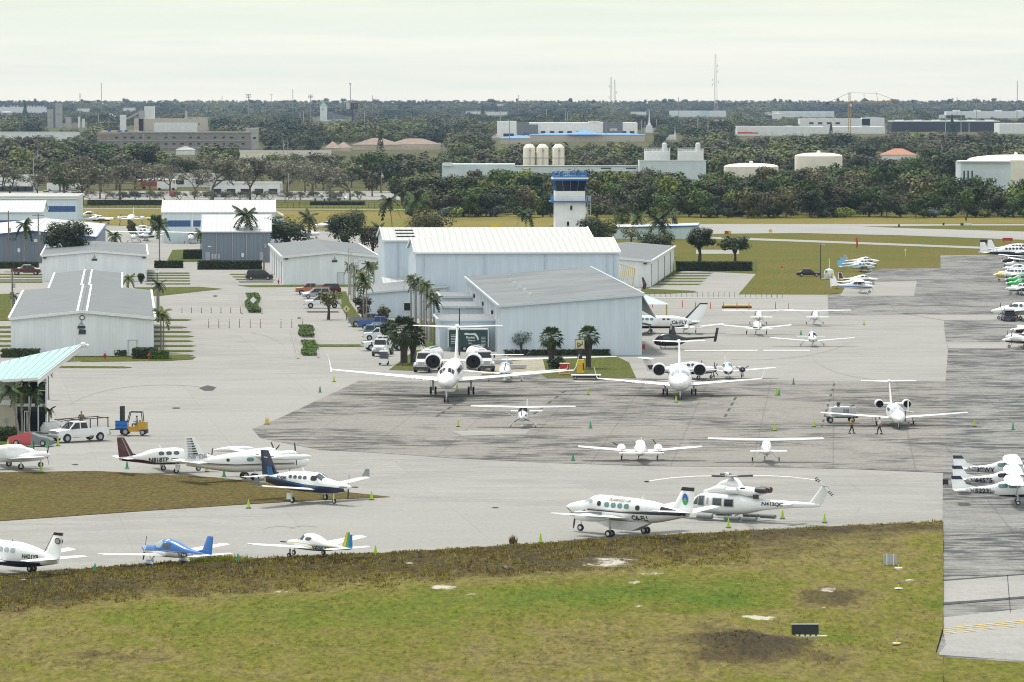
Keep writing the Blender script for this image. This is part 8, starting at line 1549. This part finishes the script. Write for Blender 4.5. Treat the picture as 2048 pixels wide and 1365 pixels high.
for i,(x,y) in enumerate(((1797,1143),(1797,1184),(1793,1295))):
    p=P(x,y); e=empty('taxiway_light',(p.x,p.y,.22),0,['blue taxiway edge light on white disc beside the metal sign back','middle blue taxiway edge light on a white disc','nearest blue taxiway edge light on a small white disc'][i],'taxiway light'); MB().use('trim_white').lathe([(.3 if i<2 else .22,0),(.28,.05),(.05,.06)],n=14).obj('base',parent=e); MB().use('orange_red' if 0 else 'yellow_paint').tube((0,0,.05),(0,0,.35),.035).obj('stem',parent=e); MB().use('blue_paint').ball((0,0,.42),.07).obj('lens',parent=e)
def boardsign(label,x,y,w,h,m,post=.5,name='airfield_sign',txt=None):
    p=P(x,y); e=empty(name,(p.x,p.y,.08),0,label,'airfield sign'); MB().use(m).box((0,0,post+h/2),(w,.2,h)).obj('panel',parent=e)
    for q_ in(-w*.35,w*.35): MB().use('dark_metal').box((q_,0,post/2),(.1,.1,post)).obj('leg',parent=e)
    if txt: lettering(txt[0],txt[1],lambda u,v:(u,-.12,post+h/2+v),txt[2],e)
    return e
boardsign('wide black airfield board by the far taxi path',1973,489,3.0,.75,'recess',.25); boardsign('red and yellow airfield sign behind the umbrella tree',1453,471,1.0,.8,'red_paint',.2); boardsign('small yellow airfield sign right of the red and yellow one',1459,470,.9,.7,'yellow_paint',.2); boardsign('black backed yellow sign on the far taxiway edge',1541,467,.9,.7,'yellow_paint',.2); boardsign('yellow information board on the far grass strip',990,457,1.9,.7,'yellow_paint',.3)
boardsign('white and black runway sign at the far right grass',1935,453,2.2,.6,'trim_white',.15,txt=None); boardsign('dark end panel of the white runway sign at the far right',1924,453,.8,.6,'recess',.15); boardsign('small black sign in the far grass strip above the runway',1932,443,.4,.9,'recess',.1); boardsign('black marker sign before the runway branch, left one',1798,455,.5,.6,'recess',.1); boardsign('black marker sign before the runway branch, right one',1887,452,.5,.6,'recess',.1)
boardsign('small black square board at the apron corner near the white high wing row',1891,972,.5,.45,'recess',.05); boardsign('red sign beyond the tall finned twin at the right edge',2015,486,2.4,.7,'red_paint',.4)
# diamonds, posts, lamps
for i,(x,yb,yt,m,l) in enumerate(((506.5,627,601,'trim_white','white diamond road sign on the hedge median seen from behind'),(693,642,619,'sign_cream','pale yellow diamond road sign with black curved arrow'))):
    p=P(x,yb); h=zat(p.y,yt); e=empty('road_sign',(p.x,p.y,.05),R(12*i),l,'road sign'); MB().use('dark_metal').tube((0,0,0),(0,0,h+.3),.05).obj('post',parent=e); r_=.55; MB().use(m).prism([(-r_,-.06,h),(0,-.06,h-r_),(r_,-.06,h),(0,-.06,h+r_)],(0,.04,0)).obj('panel',parent=e)
    if i: b=MB().use('black_paint'); b.beam((-.12,-.09,h-.2),(.05,-.09,h),.03,.1); b.beam((.05,-.09,h),(-.1,-.09,h+.2),.03,.1); b.obj('arrow',parent=e)
def lamp(label,x,yb,yt,arm=1.2,m='dark_metal',name='lamp_post',n=1):
    p=P(x,yb); h=zat(p.y,yt); e=empty(name,(p.x,p.y,.05),0,label,'lamp post'); MB().use(m).tube((0,0,0),(0,0,h),.11,.07,7).obj('pole',parent=e); b=MB().use(m); b.beam((0,0,h-.05),(arm,0,h),.07); b.obj('arm',parent=e); MB().use('silver').box((arm,0,h-.05),(.7,.35,.14)).obj('lamp_head',parent=e)
    if n>1: MB().use('silver').box((-arm,0,h-.05),(.7,.35,.14)).obj('lamp_head',parent=e); MB().use(m).beam((0,0,h-.05),(-arm,0,h),.07).obj('arm',parent=e)
    return e
lamp('dark lamp post on the grass beside the black sedan',1641,559,490,.5); lamp('tall lamp post with security camera beside the green trailer',919,712,616,.35,n=2)
for i,(x,yb,yt) in enumerate(((697,600,498),(702,602,505),(706,605,517),(711,608,526),(716,606,522))): lamp(['tallest','second','third','fourth','last'][i]+' grey floodlight pole in the palm cluster by the workshop',x,yb,yt,.5,'concrete_pole')
for i,(x,yb,yt) in enumerate(((829,672,549),(840,680,557),(851,684,567),(858,690,577))): lamp(['leftmost','second','third','rightmost'][i]+' grey square headed lamp pole among the avenue palms',x,yb,yt,.5,'concrete_pole')
for i,(x,yb,yt,l) in enumerate(((17.5,527,423,'left utility pole before the grey left hangar'),(77,535,428,'right utility pole before the grey left hangar'),(528,540,468,'grey utility pole at the hedge end beside the dark tree'),(25,632,540,'utility pole with transformer at the left edge fence'),(315,632,540,'white sign pole beside the near T-hangar palms'))):
    p=P(x,yb); h=zat(p.y,yt); e=empty('utility_pole',(p.x,p.y,.05),0,l,'utility pole'); MB().use('wood_pole').tube((0,0,0),(0,0,h),.17,.12,7).obj('shaft',parent=e); 
    if i!=4: MB().use('wood_pole').beam((-1.2,0,h-.4),(1.2,0,h-.4),.12).obj('crossarm',parent=e); MB().use('silver').tube((.3,-.2,h*.6),(.3,-.2,h*.6+.8),.2,.2).obj('transformer',parent=e)
    else: MB().use('trim_white').box((0,-.1,h-.3),(.7,.06,.4)).obj('sign_plate',parent=e)
# bollards
def bollard(label,x,y,h,m,grp,top='trim_white',r=.045):
    p=P(x,y); e=empty('bollard',(p.x,p.y,.05),0,label,'bollard',grp); MB().use(m).tube((0,0,0),(0,0,h),r,r,6).obj('post',parent=e)
    if m!='bollard_grey': MB().use(top).tube((0,0,h*.8),(0,0,h*.9),r*1.1,r*1.1,6,False).obj('reflector',parent=e); MB().use('dark_metal').lathe([(.12,0),(.1,.05)],n=8).obj('base',parent=e)
mat('bollard_grey',(.2,.19,.17),.7); mat('bollard_brown',(.3,.14,.1),.6)
for i in range(25): bollard('thin grey bollard in the line along the far apron edge',1299+i*10.65,594.5+i*.07,.9,'bollard_grey','grey bollards along the far apron edge')
for i in range(3): bollard('rust red bollard at the right end of the grey bollard line',1543+i*10.8,595.5,1.0,'bollard_brown','rust red bollards ending the grey line')
for i,(x,y) in enumerate(((1305,615.5),(1365,615.5),(1391,618.5),(1421,618.5),(1447,619),(1474,619),(1498,619.5),(1551,619))): bollard('orange red delineator in the row by the yellow barrier',x,y,1.15,'orange_red','orange red delineators by the yellow barrier',r=.075)
for i,(x,y) in enumerate(((1332,617),(1577,618.5))): bollard(['thin dark delineator beside the swept tail','thin dark red delineator right of the yellow barrier'][i],x,y,.95,'bollard_brown',None)
for i in range(5): bollard('rust red bollard in the rear row across the left drive',403+i*19.5,627,1.0,'bollard_brown','rust red bollards in the rear row of the left drive',r=.06)
for i,x in enumerate((417.5,437.5,458.5,479,500.5,521,562,583.5,605)): bollard('rust red bollard in the front row across the left drive',x,656-.0*i,1.25,'bollard_brown','rust red bollards in the front row of the left drive',r=.055)
for i,x in enumerate((364,383)): bollard('dark bollard beside the near T-hangar drive',x,627,1.0,'dark_metal','dark bollards beside the near T-hangar')
tag(sheet('bollard_strip',[(1290,596),(1566,596.5),(1566,597.2),(1290,596.8)],'line_white',.07),kind='structure')
p=P(1474,618); e=empty('yellow_barrier',(p.x,p.y,.08),0,'yellow and black floating boom barrier lying on the apron','barrier'); MB().use('yellow_paint').tube((-2.4,0,.42),(2.3,0,.42),.16,.16,10).obj('boom',parent=e,smooth=True); MB().use('recess').tube((-2.5,0,.17),(2.4,0,.17),.16,.16,10).obj('lower_tube',parent=e,smooth=True)
# hydrants, windsock, tank
for i,(x,y,l) in enumerate(((298,720,'red fire hydrant by the hedge of the nearest T-hangar'),(210,719,'red fire hydrant by the small round shrub'),(557,569,'red fire hydrant at the corner of the middle T-hangar'))):
    p=P(x,y); e=empty('fire_hydrant',(p.x,p.y,.08),0,l,'fire hydrant'); MB().use('red_paint').lathe([(.17,0),(.12,.06),(.12,.5),(.16,.55),(.1,.7),(.02,.78)],n=10).obj('body',parent=e,smooth=True); MB().use('red_paint').tube((-.22,0,.45),(.22,0,.45),.07).obj('outlets',parent=e)
p=P(1713,497); e=empty('windsock',(p.x,p.y,0),0,'bright red windsock hanging limp on its mast in the grass','windsock'); MB().use('dark_metal').tube((0,0,0),(0,0,2.6),.05).obj('mast',parent=e); MB().use('orange_red').loft([[(.02+.3*math.cos(a),.3*math.sin(a),2.4) for a in [k*.785 for k in range(8)]],[(.15+.22*math.cos(a),.22*math.sin(a),1.2) for a in [k*.785 for k in range(8)]],[(.3+.12*math.cos(a),.12*math.sin(a),.3) for a in [k*.785 for k in range(8)]]]).obj('sock',parent=e,smooth=True)
p=P(1658,559); e=empty('fuel_tank',(p.x,p.y,.05),0,'upright white tank with green marking and tall vent pipe by the parked planes','tank'); MB().use('paint_white_dull').lathe([(.7,.1),(.95,.5),(1.0,1.1),(.8,1.7),(.3,1.95),(.02,2.0)],n=16).obj('shell',parent=e,smooth=True); MB().use('trim_white').tube((.05,0,1.9),(.05,0,3.9),.07).obj('vent_pipe',parent=e); MB().use('cone_green').box((-.55,-.75,1.45),(.4,.12,.5)).obj('green_marking',parent=e); MB().use('yellow_paint').box((.5,-.85,.6),(.35,.1,.9)).obj('yellow_panel',parent=e); MB().use('kerb').box((0,0,.05),(2.6,1.6,.1)).obj('plinth',parent=e)
for i,(x,y,l) in enumerate(((1811,513,'small white marker box on a thin post in the field'),(1662,578,'small white marker beside the tank grass'),(1564,549,'pink topped yellow gas marker post in the grass'))): 
    p=P(x,y); e=empty('marker_post',(p.x,p.y,0),0,l,'marker'); MB().use('yellow_paint' if i==2 else 'trim_white').tube((0,0,0),(0,0,1.3 if i!=1 else .4),.06).obj('post',parent=e); MB().use('trim_white' if i!=2 else 'orange_red').box((0,0,1.4 if i!=1 else .5),(.35,.2,.4)).obj('head',parent=e)
# yellow door frame and awnings near the hangar corner
p=P(1240,577); e=empty('hangar_door_frame',(p.x+.2,p.y,0),R(-14),'yellow lattice frame of a raised hangar door at the middle hangar corner','door frame'); b=MB().use('gold_paint')
for i in range(8): b.beam((-.3+i*.38,0,1.3+i*.05),(.15+i*.33,0,4.3-i*.12),.09)
b.beam((-.3,0,4.4),(2.6,0,3.5),.14); b.beam((-.2,0,1.2),(2.2,0,.5),.14); b.beam((2.6,0,3.5),(2.1,0,.5),.14); b.obj('frame',parent=e)
p=P(1290,634); e=empty('canopy_tent',(p.x+1.5,p.y+3,0),0,'pale blue pitched canopy behind the swept tail commuter plane','canopy'); b=MB().use('trim_blue'); b.add([(-3,-2,1.9),(2.2,-2,1.9),(2.2,2,1.9),(-3,2,1.9),(-1.6,0,3.4)],[(0,1,4),(1,2,4),(2,3,4),(3,0,4)]); b.obj('canopy_sheet',parent=e)
for x in(-2.8,2.0):
    for y in(-1.8,1.8): MB().use('gold_paint').tube((x,y,0),(x,y,1.9),.06).obj('leg',parent=e)
tag(MB().use('maroon').loft([[(-.2,-.2,4.4),(.3,-.2,4.4),(.3,.2,4.4),(-.2,.2,4.4)],[(-.1,-.3,5.2),(.5,-.3,5.2),(.5,.3,5.2),(-.1,.3,5.2)],[(-.3,-.2,6.3),(0,-.2,6.3),(0,.2,6.3),(-.3,.2,6.3)]]).obj('rolled_banner',loc=(p.x-.3,p.y-2,0)),'rolled dark maroon cover hanging at the hangar corner','cover')
tag(MB().use('red_paint').box((0,0,.3),(.4,.4,.6)).obj('red_bin',loc=P(1287,698,.05)),'small dark red bin at the foot of the hangar corner','bin')
# cones
CONES=[(640,786,'g'),(668,765,'l'),(532,850,'y'),(536,850,'y'),(916,855,'l'),(1181,858,'g'),(1176,791,'l'),(1146,923,'g'),(1352,806,'l'),(1558,792,'g'),(1553,792,'l'),(1587,770,'g'),(1549,863,'l'),(1628,855,'l'),(1949,854,'l'),(2026,861,'g'),(1602,671,'g'),(1728,651,'l'),(190,1149,'g'),(476,1129,'g'),(751,1112,'l'),(1081,1087,'l'),(1457,1057,'l'),(1565,1039,'l'),(1649,1047,'l'),(497,1018,'l'),(743,1001,'l'),(628,960,'l'),(63,900,'g'),(95,896,'g'),(116,893,'l'),(82,946,'l'),(254,939,'g'),(206,869,'g'),(211,868,'g'),(218,868,'g'),(414,945,'y'),(448,955,'g'),(16,895,'l'),(914,782,'l'),(57,872,'g')]
def cone(label,x,y,k,h=.72):
    p=P(x,y); e=empty('traffic_cone',(p.x,p.y,.07),0,label,'traffic cone','green traffic cones around the parked aircraft'); m={'g':'cone_green','l':'cone_lime','y':'gold_paint'}[k]
    MB().use(m).lathe([(.17,.04),(.15,.1),(.035,h),(.01,h+.01)],n=12).obj('body',parent=e,smooth=True); MB().use('dark_metal' if k!='g' else m).box((0,0,.025),(.42,.42,.05)).obj('base',parent=e)
CLM=[((905,790),'the largest jet'),((1359,792),'the second large jet'),((1789,853),'the small jet'),((1046,856),'the plane with black propeller'),((1280,922),'the twin seen from behind'),((1455,758),'the navy nacelled twin'),((340,1130),'the bright blue plane'),((620,1115),'the striped fin plane'),((1243,1073),'the commuter plane with emblem'),((1462,1041),'the white helicopter'),((620,1006),'the blue finned turboprop'),((344,946),'the maroon finned plane'),((506,961),'the striped fin twin'),((62,893),'the red covered car'),((157,882),'the ladder rack pickup'),((1631,650),'the rear facing high wing plane'),((520,858),'the worn apron tip'),((1625,694),'the black chinned plane'),((22,1142),'the cabin twin at the left edge'),((36,938),'the covered twin')]
for i,(x,y,k) in enumerate(CONES):
    c=min(CLM,key=lambda q:(q[0][0]-x)**2+((q[0][1]-y)*2)**2); dx=x-c[0][0]; cone({'g':'dark green','l':'lime green','y':'dull yellow'}[k]+' cone '+('far ' if abs(dx)>110 else '')+('left of ' if dx<-15 else 'right of ' if dx>15 else 'in front of ' if y>c[0][1] else 'behind ')+c[1],x,y,k)
# ---------------------------------------------------------------- people
def person(label,px,head,top,legs,pose='walk',hair='dark_metal',vest=None,z=.07,loc=None,sc=1.):
    p=loc or P(*px); e=empty('person',(p.x,p.y,z),R(head),label,'person',sc=sc)
    st={'walk':(.24,-.24),'stand':(.04,-.03),'sit':(.42,.42)}[pose]; sit=pose=='sit'; hz=.93 if not sit else .12
    def skin(name,verts,edges,rad,m,root=0):
        me=bpy.data.meshes.new(name); me.from_pydata([Vector(v) for v in verts],edges,[]); o=bpy.data.objects.new(name,me); COL.objects.link(o); md=o.modifiers.new('s','SKIN'); md.use_smooth_shade=True
        for i,r in enumerate(rad): me.skin_vertices[0].data[i].radius=(r,r) if not isinstance(r,tuple) else r
        me.skin_vertices[0].data[root].use_root=True; sb=o.modifiers.new('u','SUBSURF'); sb.levels=sb.render_levels=1
        bpy.context.view_layer.update(); nm=bpy.data.meshes.new_from_object(o.evaluated_get(bpy.context.evaluated_depsgraph_get())); nm.materials.clear(); nm.materials.append(MATS[m]); bpy.data.objects.remove(o); q=bpy.data.objects.new(name,nm); COL.objects.link(q); q.parent=e; return q
    a,c=st; arm=.2 if pose=='walk' else .05
    V=[(0,0,hz),(0,0,hz+.28),(0,0,hz+.5),(0,0,hz+.58),(.01,0,hz+.68),(.015,0,hz+.8)]; E=[(0,1),(1,2),(2,3),(3,4),(4,5)]; Rr=[(.15,.11),(.14,.1),(.16,.1),.055,.085,.07]
    for sd in(-1,1):
        fx=a if sd>0 else c; k=len(V)
        if sit: V+= [(.05,sd*.1,hz-.02),(.45,sd*.12,hz+.02),(.5,sd*.12,hz-.42),(.62,sd*.12,hz-.46)]
        else: V+= [(0,sd*.09,hz-.08),(fx*.55+.04,sd*.1,.5),(fx-.03,sd*.1,.09),(fx+.15,sd*.11,.045)]
        E+=[(0,k),(k,k+1),(k+1,k+2),(k+2,k+3)]; Rr+=[.095,.065,.045,.04]
        k=len(V); ax=-arm*(1 if fx>0 else -1) if not sit else .3; V+=[(0,sd*.19,hz+.47),(ax*.5 if not sit else .05,sd*.26,hz+.22),(ax+.04,sd*.25,hz-.02 if not sit else hz+.25),(ax+.07,sd*.25,hz-.1 if not sit else hz+.25)]; E+=[(2,k),(k,k+1),(k+1,k+2),(k+2,k+3)]; Rr+=[.06,.045,.033,.028]
    skin('body',V,E,Rr,'skin'); 
    skin('shirt',[(0,0,hz+.0),(0,0,hz+.28),(0,0,hz+.5),(0,-.19,hz+.48),(0,.19,hz+.48)]+[((-arm*(1 if (a if sd>0 else c)>0 else -1))*.5 if not sit else .05,sd*.26,hz+.22) for sd in(-1,1)],[(0,1),(1,2),(2,3),(2,4),(3,5),(4,6)],[(.165,.125),(.155,.115),(.17,.115),.07,.07,.06,.06],top)
    lv=[(0,0,hz-.02)]; le=[]; lr=[(.16,.12)]
    for sd in(-1,1):
        fx=a if sd>0 else c; k=len(lv)
        if sit: lv+=[(.05,sd*.1,hz-.02),(.45,sd*.12,hz+.02),(.5,sd*.12,hz-.38)]
        else: lv+=[(0,sd*.1,hz-.12),(fx*.55+.04,sd*.1,.5),(fx-.03,sd*.1,.12)]
        le+=[(0,k),(k,k+1),(k+1,k+2)]; lr+=[.105,.08,.06]
    skin('trousers',lv,le,lr,legs); MB().use(hair).ball((-.005,0,hz+.76),.095,10,8,(1,.9,1.05)).obj('hair',parent=e,smooth=True); MB().use('skin').ball((.045,0,hz+.72),.07,8,6).obj('face',parent=e,smooth=True)
    if vest: MB().use(vest).box((0,0,hz+.32),(.27,.36,.36)).obj('vest',parent=e)
    for sd in(-1,1):
        fx=a if sd>0 else c; 
        if not sit: MB().use('black_paint').box((fx+.05,sd*.105,.05),(.27,.1,.1)).obj('shoe',parent=e)
    return e
person('person in dark work clothes and yellow vest walking past the small jet wing',(1703,869),4,'black_paint','black_paint',vest='gold_paint'); person('person in white shirt and dark trousers walking in front of the small jet',(1759,870),176,'paint_white','black_paint')
person('person in dark clothes standing beside the fuel truck door',(983,741),200,'slate','dark_metal','stand'); person('person in dark jacket standing behind the ladder rack pickup',(163,861),270,'black_paint','slate','stand',sc=1.08)
fk=P(268,872); person('forklift driver in light blue shirt seated under the overhead guard',(268,872),176,'sky_paint','slate','sit',loc=Vector((fk.x+.3,fk.y,0)),z=1.1)
# ---------------------------------------------------------------- traffic beyond the field
random.seed(21); cm=['car_white','car_white','car_silver','car_grey','car_black','car_red','car_white','car_blue']
def simplecar(name,label,px,head,m,L,H,W=1.9,cat='car',grp=None):
    p=P(*px); e=empty(name,(p.x,p.y,.1),R(head),label,cat,grp); b=MB().use(m); b.box((0,0,H*.36),(L,W,H*.45)); b.loft([[(L*.28,-W*.46,H*.58),(L*.28,W*.46,H*.58),(-L*.38,W*.46,H*.58),(-L*.38,-W*.46,H*.58)],[(L*.12,-W*.38,H),(L*.12,W*.38,H),(-L*.28,W*.38,H),(-L*.28,-W*.38,H)]]); b.obj('body',parent=e)
    MB().use('dark_glass').box((-L*.07,0,H*.76),(L*.44,W*.88,H*.26)).obj('windows',parent=e)
    for x in(L*.32,-L*.32): MB().use('rubber').lathe([(H*.2,-W*.51),(H*.2,W*.51)],'y',(x,0,H*.2),10).obj('wheels',parent=e)
    return e
CN={'car_white':'white','car_silver':'silver','car_grey':'grey','car_black':'black','car_red':'red','car_blue':'blue'}
for i,(x,y) in enumerate([(695,269.5),(716,270),(745,270),(893,269),(918,270.5),(933,270.5),(945,270),(962,270.5),(980,269.5),(994,269.5),(1010,269),(1052,272),(1075,273)]):
    m=cm[(i*5)%8]; simplecar('car',CN[m]+' car on the raised highway, '+near_lm(x),(x,y),0 if i%2 else 180,m,7.0,2.6,2.4,grp='cars on the distant highway')
for i,(x,y) in enumerate([(95,392),(112,391),(128,392),(150,390),(250,395),(268,396),(286,396),(345,392),(640,403),(668,403),(690,403),(120,380),(420,395),(448,395)]):
    m=cm[(i*3)%8]; simplecar('car',CN[m]+' car parked beyond the fence, '+near_lm(x),(x,y),[0,90,180][i%3],m,4.8,1.7,grp='cars parked beyond the field fence')
for i,(x,y,w) in enumerate([(110,384,8),(135,380,9),(330,381,8),(300,379,9)]): 
    p=P(x,y); e=empty('parked_truck',(p.x,p.y,0),0,['white box truck behind bare trees at left, front one','white box truck behind bare trees at left, rear one','white box truck right of the red truck','red flatbed truck beside the yellow walled shop'][i],'truck'); MB().use('car_red' if i==3 else 'car_white').box((0,0,1.9),(w*.72,2.4,1.6 if i==3 else 2.6)).obj('cargo_box',parent=e); MB().use('car_white' if i!=3 else 'car_red').box((w*.45,0,1.4),(w*.2,2.3,2.0)).obj('cab',parent=e)
    for x_ in(-w*.25,w*.4): MB().use('rubber').lathe([(.5,-1.2),(.5,1.2)],'y',(x_,0,.5),10).obj('wheels',parent=e)
sheet('highway',[(600,268),(1290,269),(1290,276),(600,275)],'asphalt_light',.05); o=P(600,274); w_=xat(1030,274,o.y)-o.x
e=empty('highway_barrier',(o.x,o.y,0),0,'long pale concrete barrier of the raised highway','barrier'); MB().use('kerb').box((w_/2,0,.9),(w_,.5,1.8)).obj('wall',parent=e)
# flags at the tower and shops
for i,(x,yb,yt,l) in enumerate(((1110,470,438,'flag hanging from a pole at the control tower foot'),(763,395,340,'flag hanging limp above the shop beyond the field fence'))):
    p=P(x,yb); h=zat(p.y,yt)+ (0 if i else 0); e=empty('flagpole',(p.x,p.y-6*(1-i),0),0,l,'flag'); MB().use('steel').tube((0,0,0),(0,0,h),.06,.04).obj('pole',parent=e)
    b=MB().use('navy'); b.prism([(.05,0,h-.1),(.5,0,h-.5),(.5,0,h-1.4),(.05,0,h-1.3)],(0,.05,0)); b.obj('canton',parent=e); b=MB()
    for k in range(6): b.use('maroon' if k%2 else 'trim_white'); b.prism([(.05,.0,h-1.3-k*.25),(.5+.1*k,0,h-1.4-k*.25),(.5+.1*k,0,h-1.65-k*.25),(.05,0,h-1.55-k*.25)],(0,.05,0))
    b.obj('stripes',parent=e)
# ---------------------------------------------------------------- camera, light, air
cam=bpy.data.cameras.new('Camera'); co=bpy.data.objects.new('Camera',cam); COL.objects.link(co); scene.camera=co
cam.sensor_width=36; cam.lens=FL/2048*36; cam.clip_start=5; cam.clip_end=40000
co.location=(0,0,HC); co.rotation_euler=(math.pi/2-PITCH,0,0)
SUN_EL,SUN_AZ=R(64),R(-35)      # azimuth from +Y (away from camera), negative = to the west of it
w=bpy.data.worlds.new('World'); scene.world=w; w.use_nodes=True; nt=w.node_tree; L=nt.links.new
bg=nt.nodes['Background']
sky=N(nt,'ShaderNodeTexSky',sky_type='NISHITA'); sky.sun_disc=False; sky.sun_elevation=SUN_EL; sky.sun_rotation=SUN_AZ; sky.dust_density=3
tc=N(nt,'ShaderNodeTexCoord'); sx=N(nt,'ShaderNodeSeparateXYZ'); L(tc.outputs['Generated'],sx.inputs[0])
# overcast layer: brighter overhead, creamy at the horizon, faint cloud streaks
r=ramp(nt,[(0,(11.6,11.3,9.6)),(.008,(11.2,11.1,9.5)),(.022,(9.4,10.0,8.6)),(.12,(9.4,10.0,9.2)),(.5,(9.2,9.5,9.4)),(1,(9,9.3,9.4))]); L(sx.outputs[2],r.inputs[0])
mp=N(nt,'ShaderNodeMapping'); mp.inputs['Scale'].default_value=(1.5,1.5,30); L(tc.outputs['Generated'],mp.inputs[0])
no=N(nt,'ShaderNodeTexNoise',Scale=9.,Detail=6.,Roughness=.55); L(mp.outputs[0],no.inputs['Vector'])
r2=ramp(nt,[(.38,(.955,.975,.985)),(.6,(1.03,1.02,1.025))]); L(no.outputs['Fac'],r2.inputs[0])
m1=mixc(nt,1.,r.outputs[0],r2.outputs[0],'MULTIPLY')
ry=ramp(nt,[(0,(1.3,1.31,1.34)),(.5,(1.12,1.12,1.13)),(.9,(1,1,1))]); my=N(nt,'ShaderNodeMapRange'); L(sx.outputs[1],my.inputs[0]); my.inputs[1].default_value=-1; my.inputs[2].default_value=1; L(my.outputs[0],ry.inputs[0]); m1=mixc(nt,1.,m1,ry.outputs[0],'MULTIPLY')
m2=mixc(nt,.88,sky.outputs[0],m1); L(m2,bg.inputs['Color']); bg.inputs['Strength'].default_value=.1
sl=bpy.data.lights.new('Sun','SUN'); sl.energy=3.7; sl.angle=R(11); sl.color=(1,.965,.9); so=bpy.data.objects.new('Sun',sl); COL.objects.link(so)
sdir=Vector((math.sin(SUN_AZ)*math.cos(SUN_EL),math.cos(SUN_AZ)*math.cos(SUN_EL),math.sin(SUN_EL)))
so.rotation_euler=(-sdir).to_track_quat('-Z','Y').to_euler(); so.location=(0,300,200)
HAZE=True
if HAZE:
    b=MB(); b.box((0,4700,48),(9600,9700,100)); m,nt,bs=newmat('haze_air'); nt.nodes.remove(bs); vol=N(nt,'ShaderNodeVolumePrincipled'); vol.inputs['Density'].default_value=.000034; vol.inputs['Color'].default_value=(.40,.56,.80,1); vol.inputs['Anisotropy'].default_value=.2
    nt.links.new(vol.outputs[0],nt.nodes['Material Output'].inputs['Volume']); b.use(m); ho=b.obj('haze',m); tag(ho,kind='stuff')
scene.view_settings.view_transform='Standard'; scene.view_settings.look='None'; scene.view_settings.exposure=.08; scene.view_settings.gamma=1
scene.cycles.max_bounces=5; scene.cycles.diffuse_bounces=2; scene.cycles.glossy_bounces=2; scene.cycles.volume_bounces=0; scene.cycles.transparent_max_bounces=6

scene.cycles.filter_width=1.1
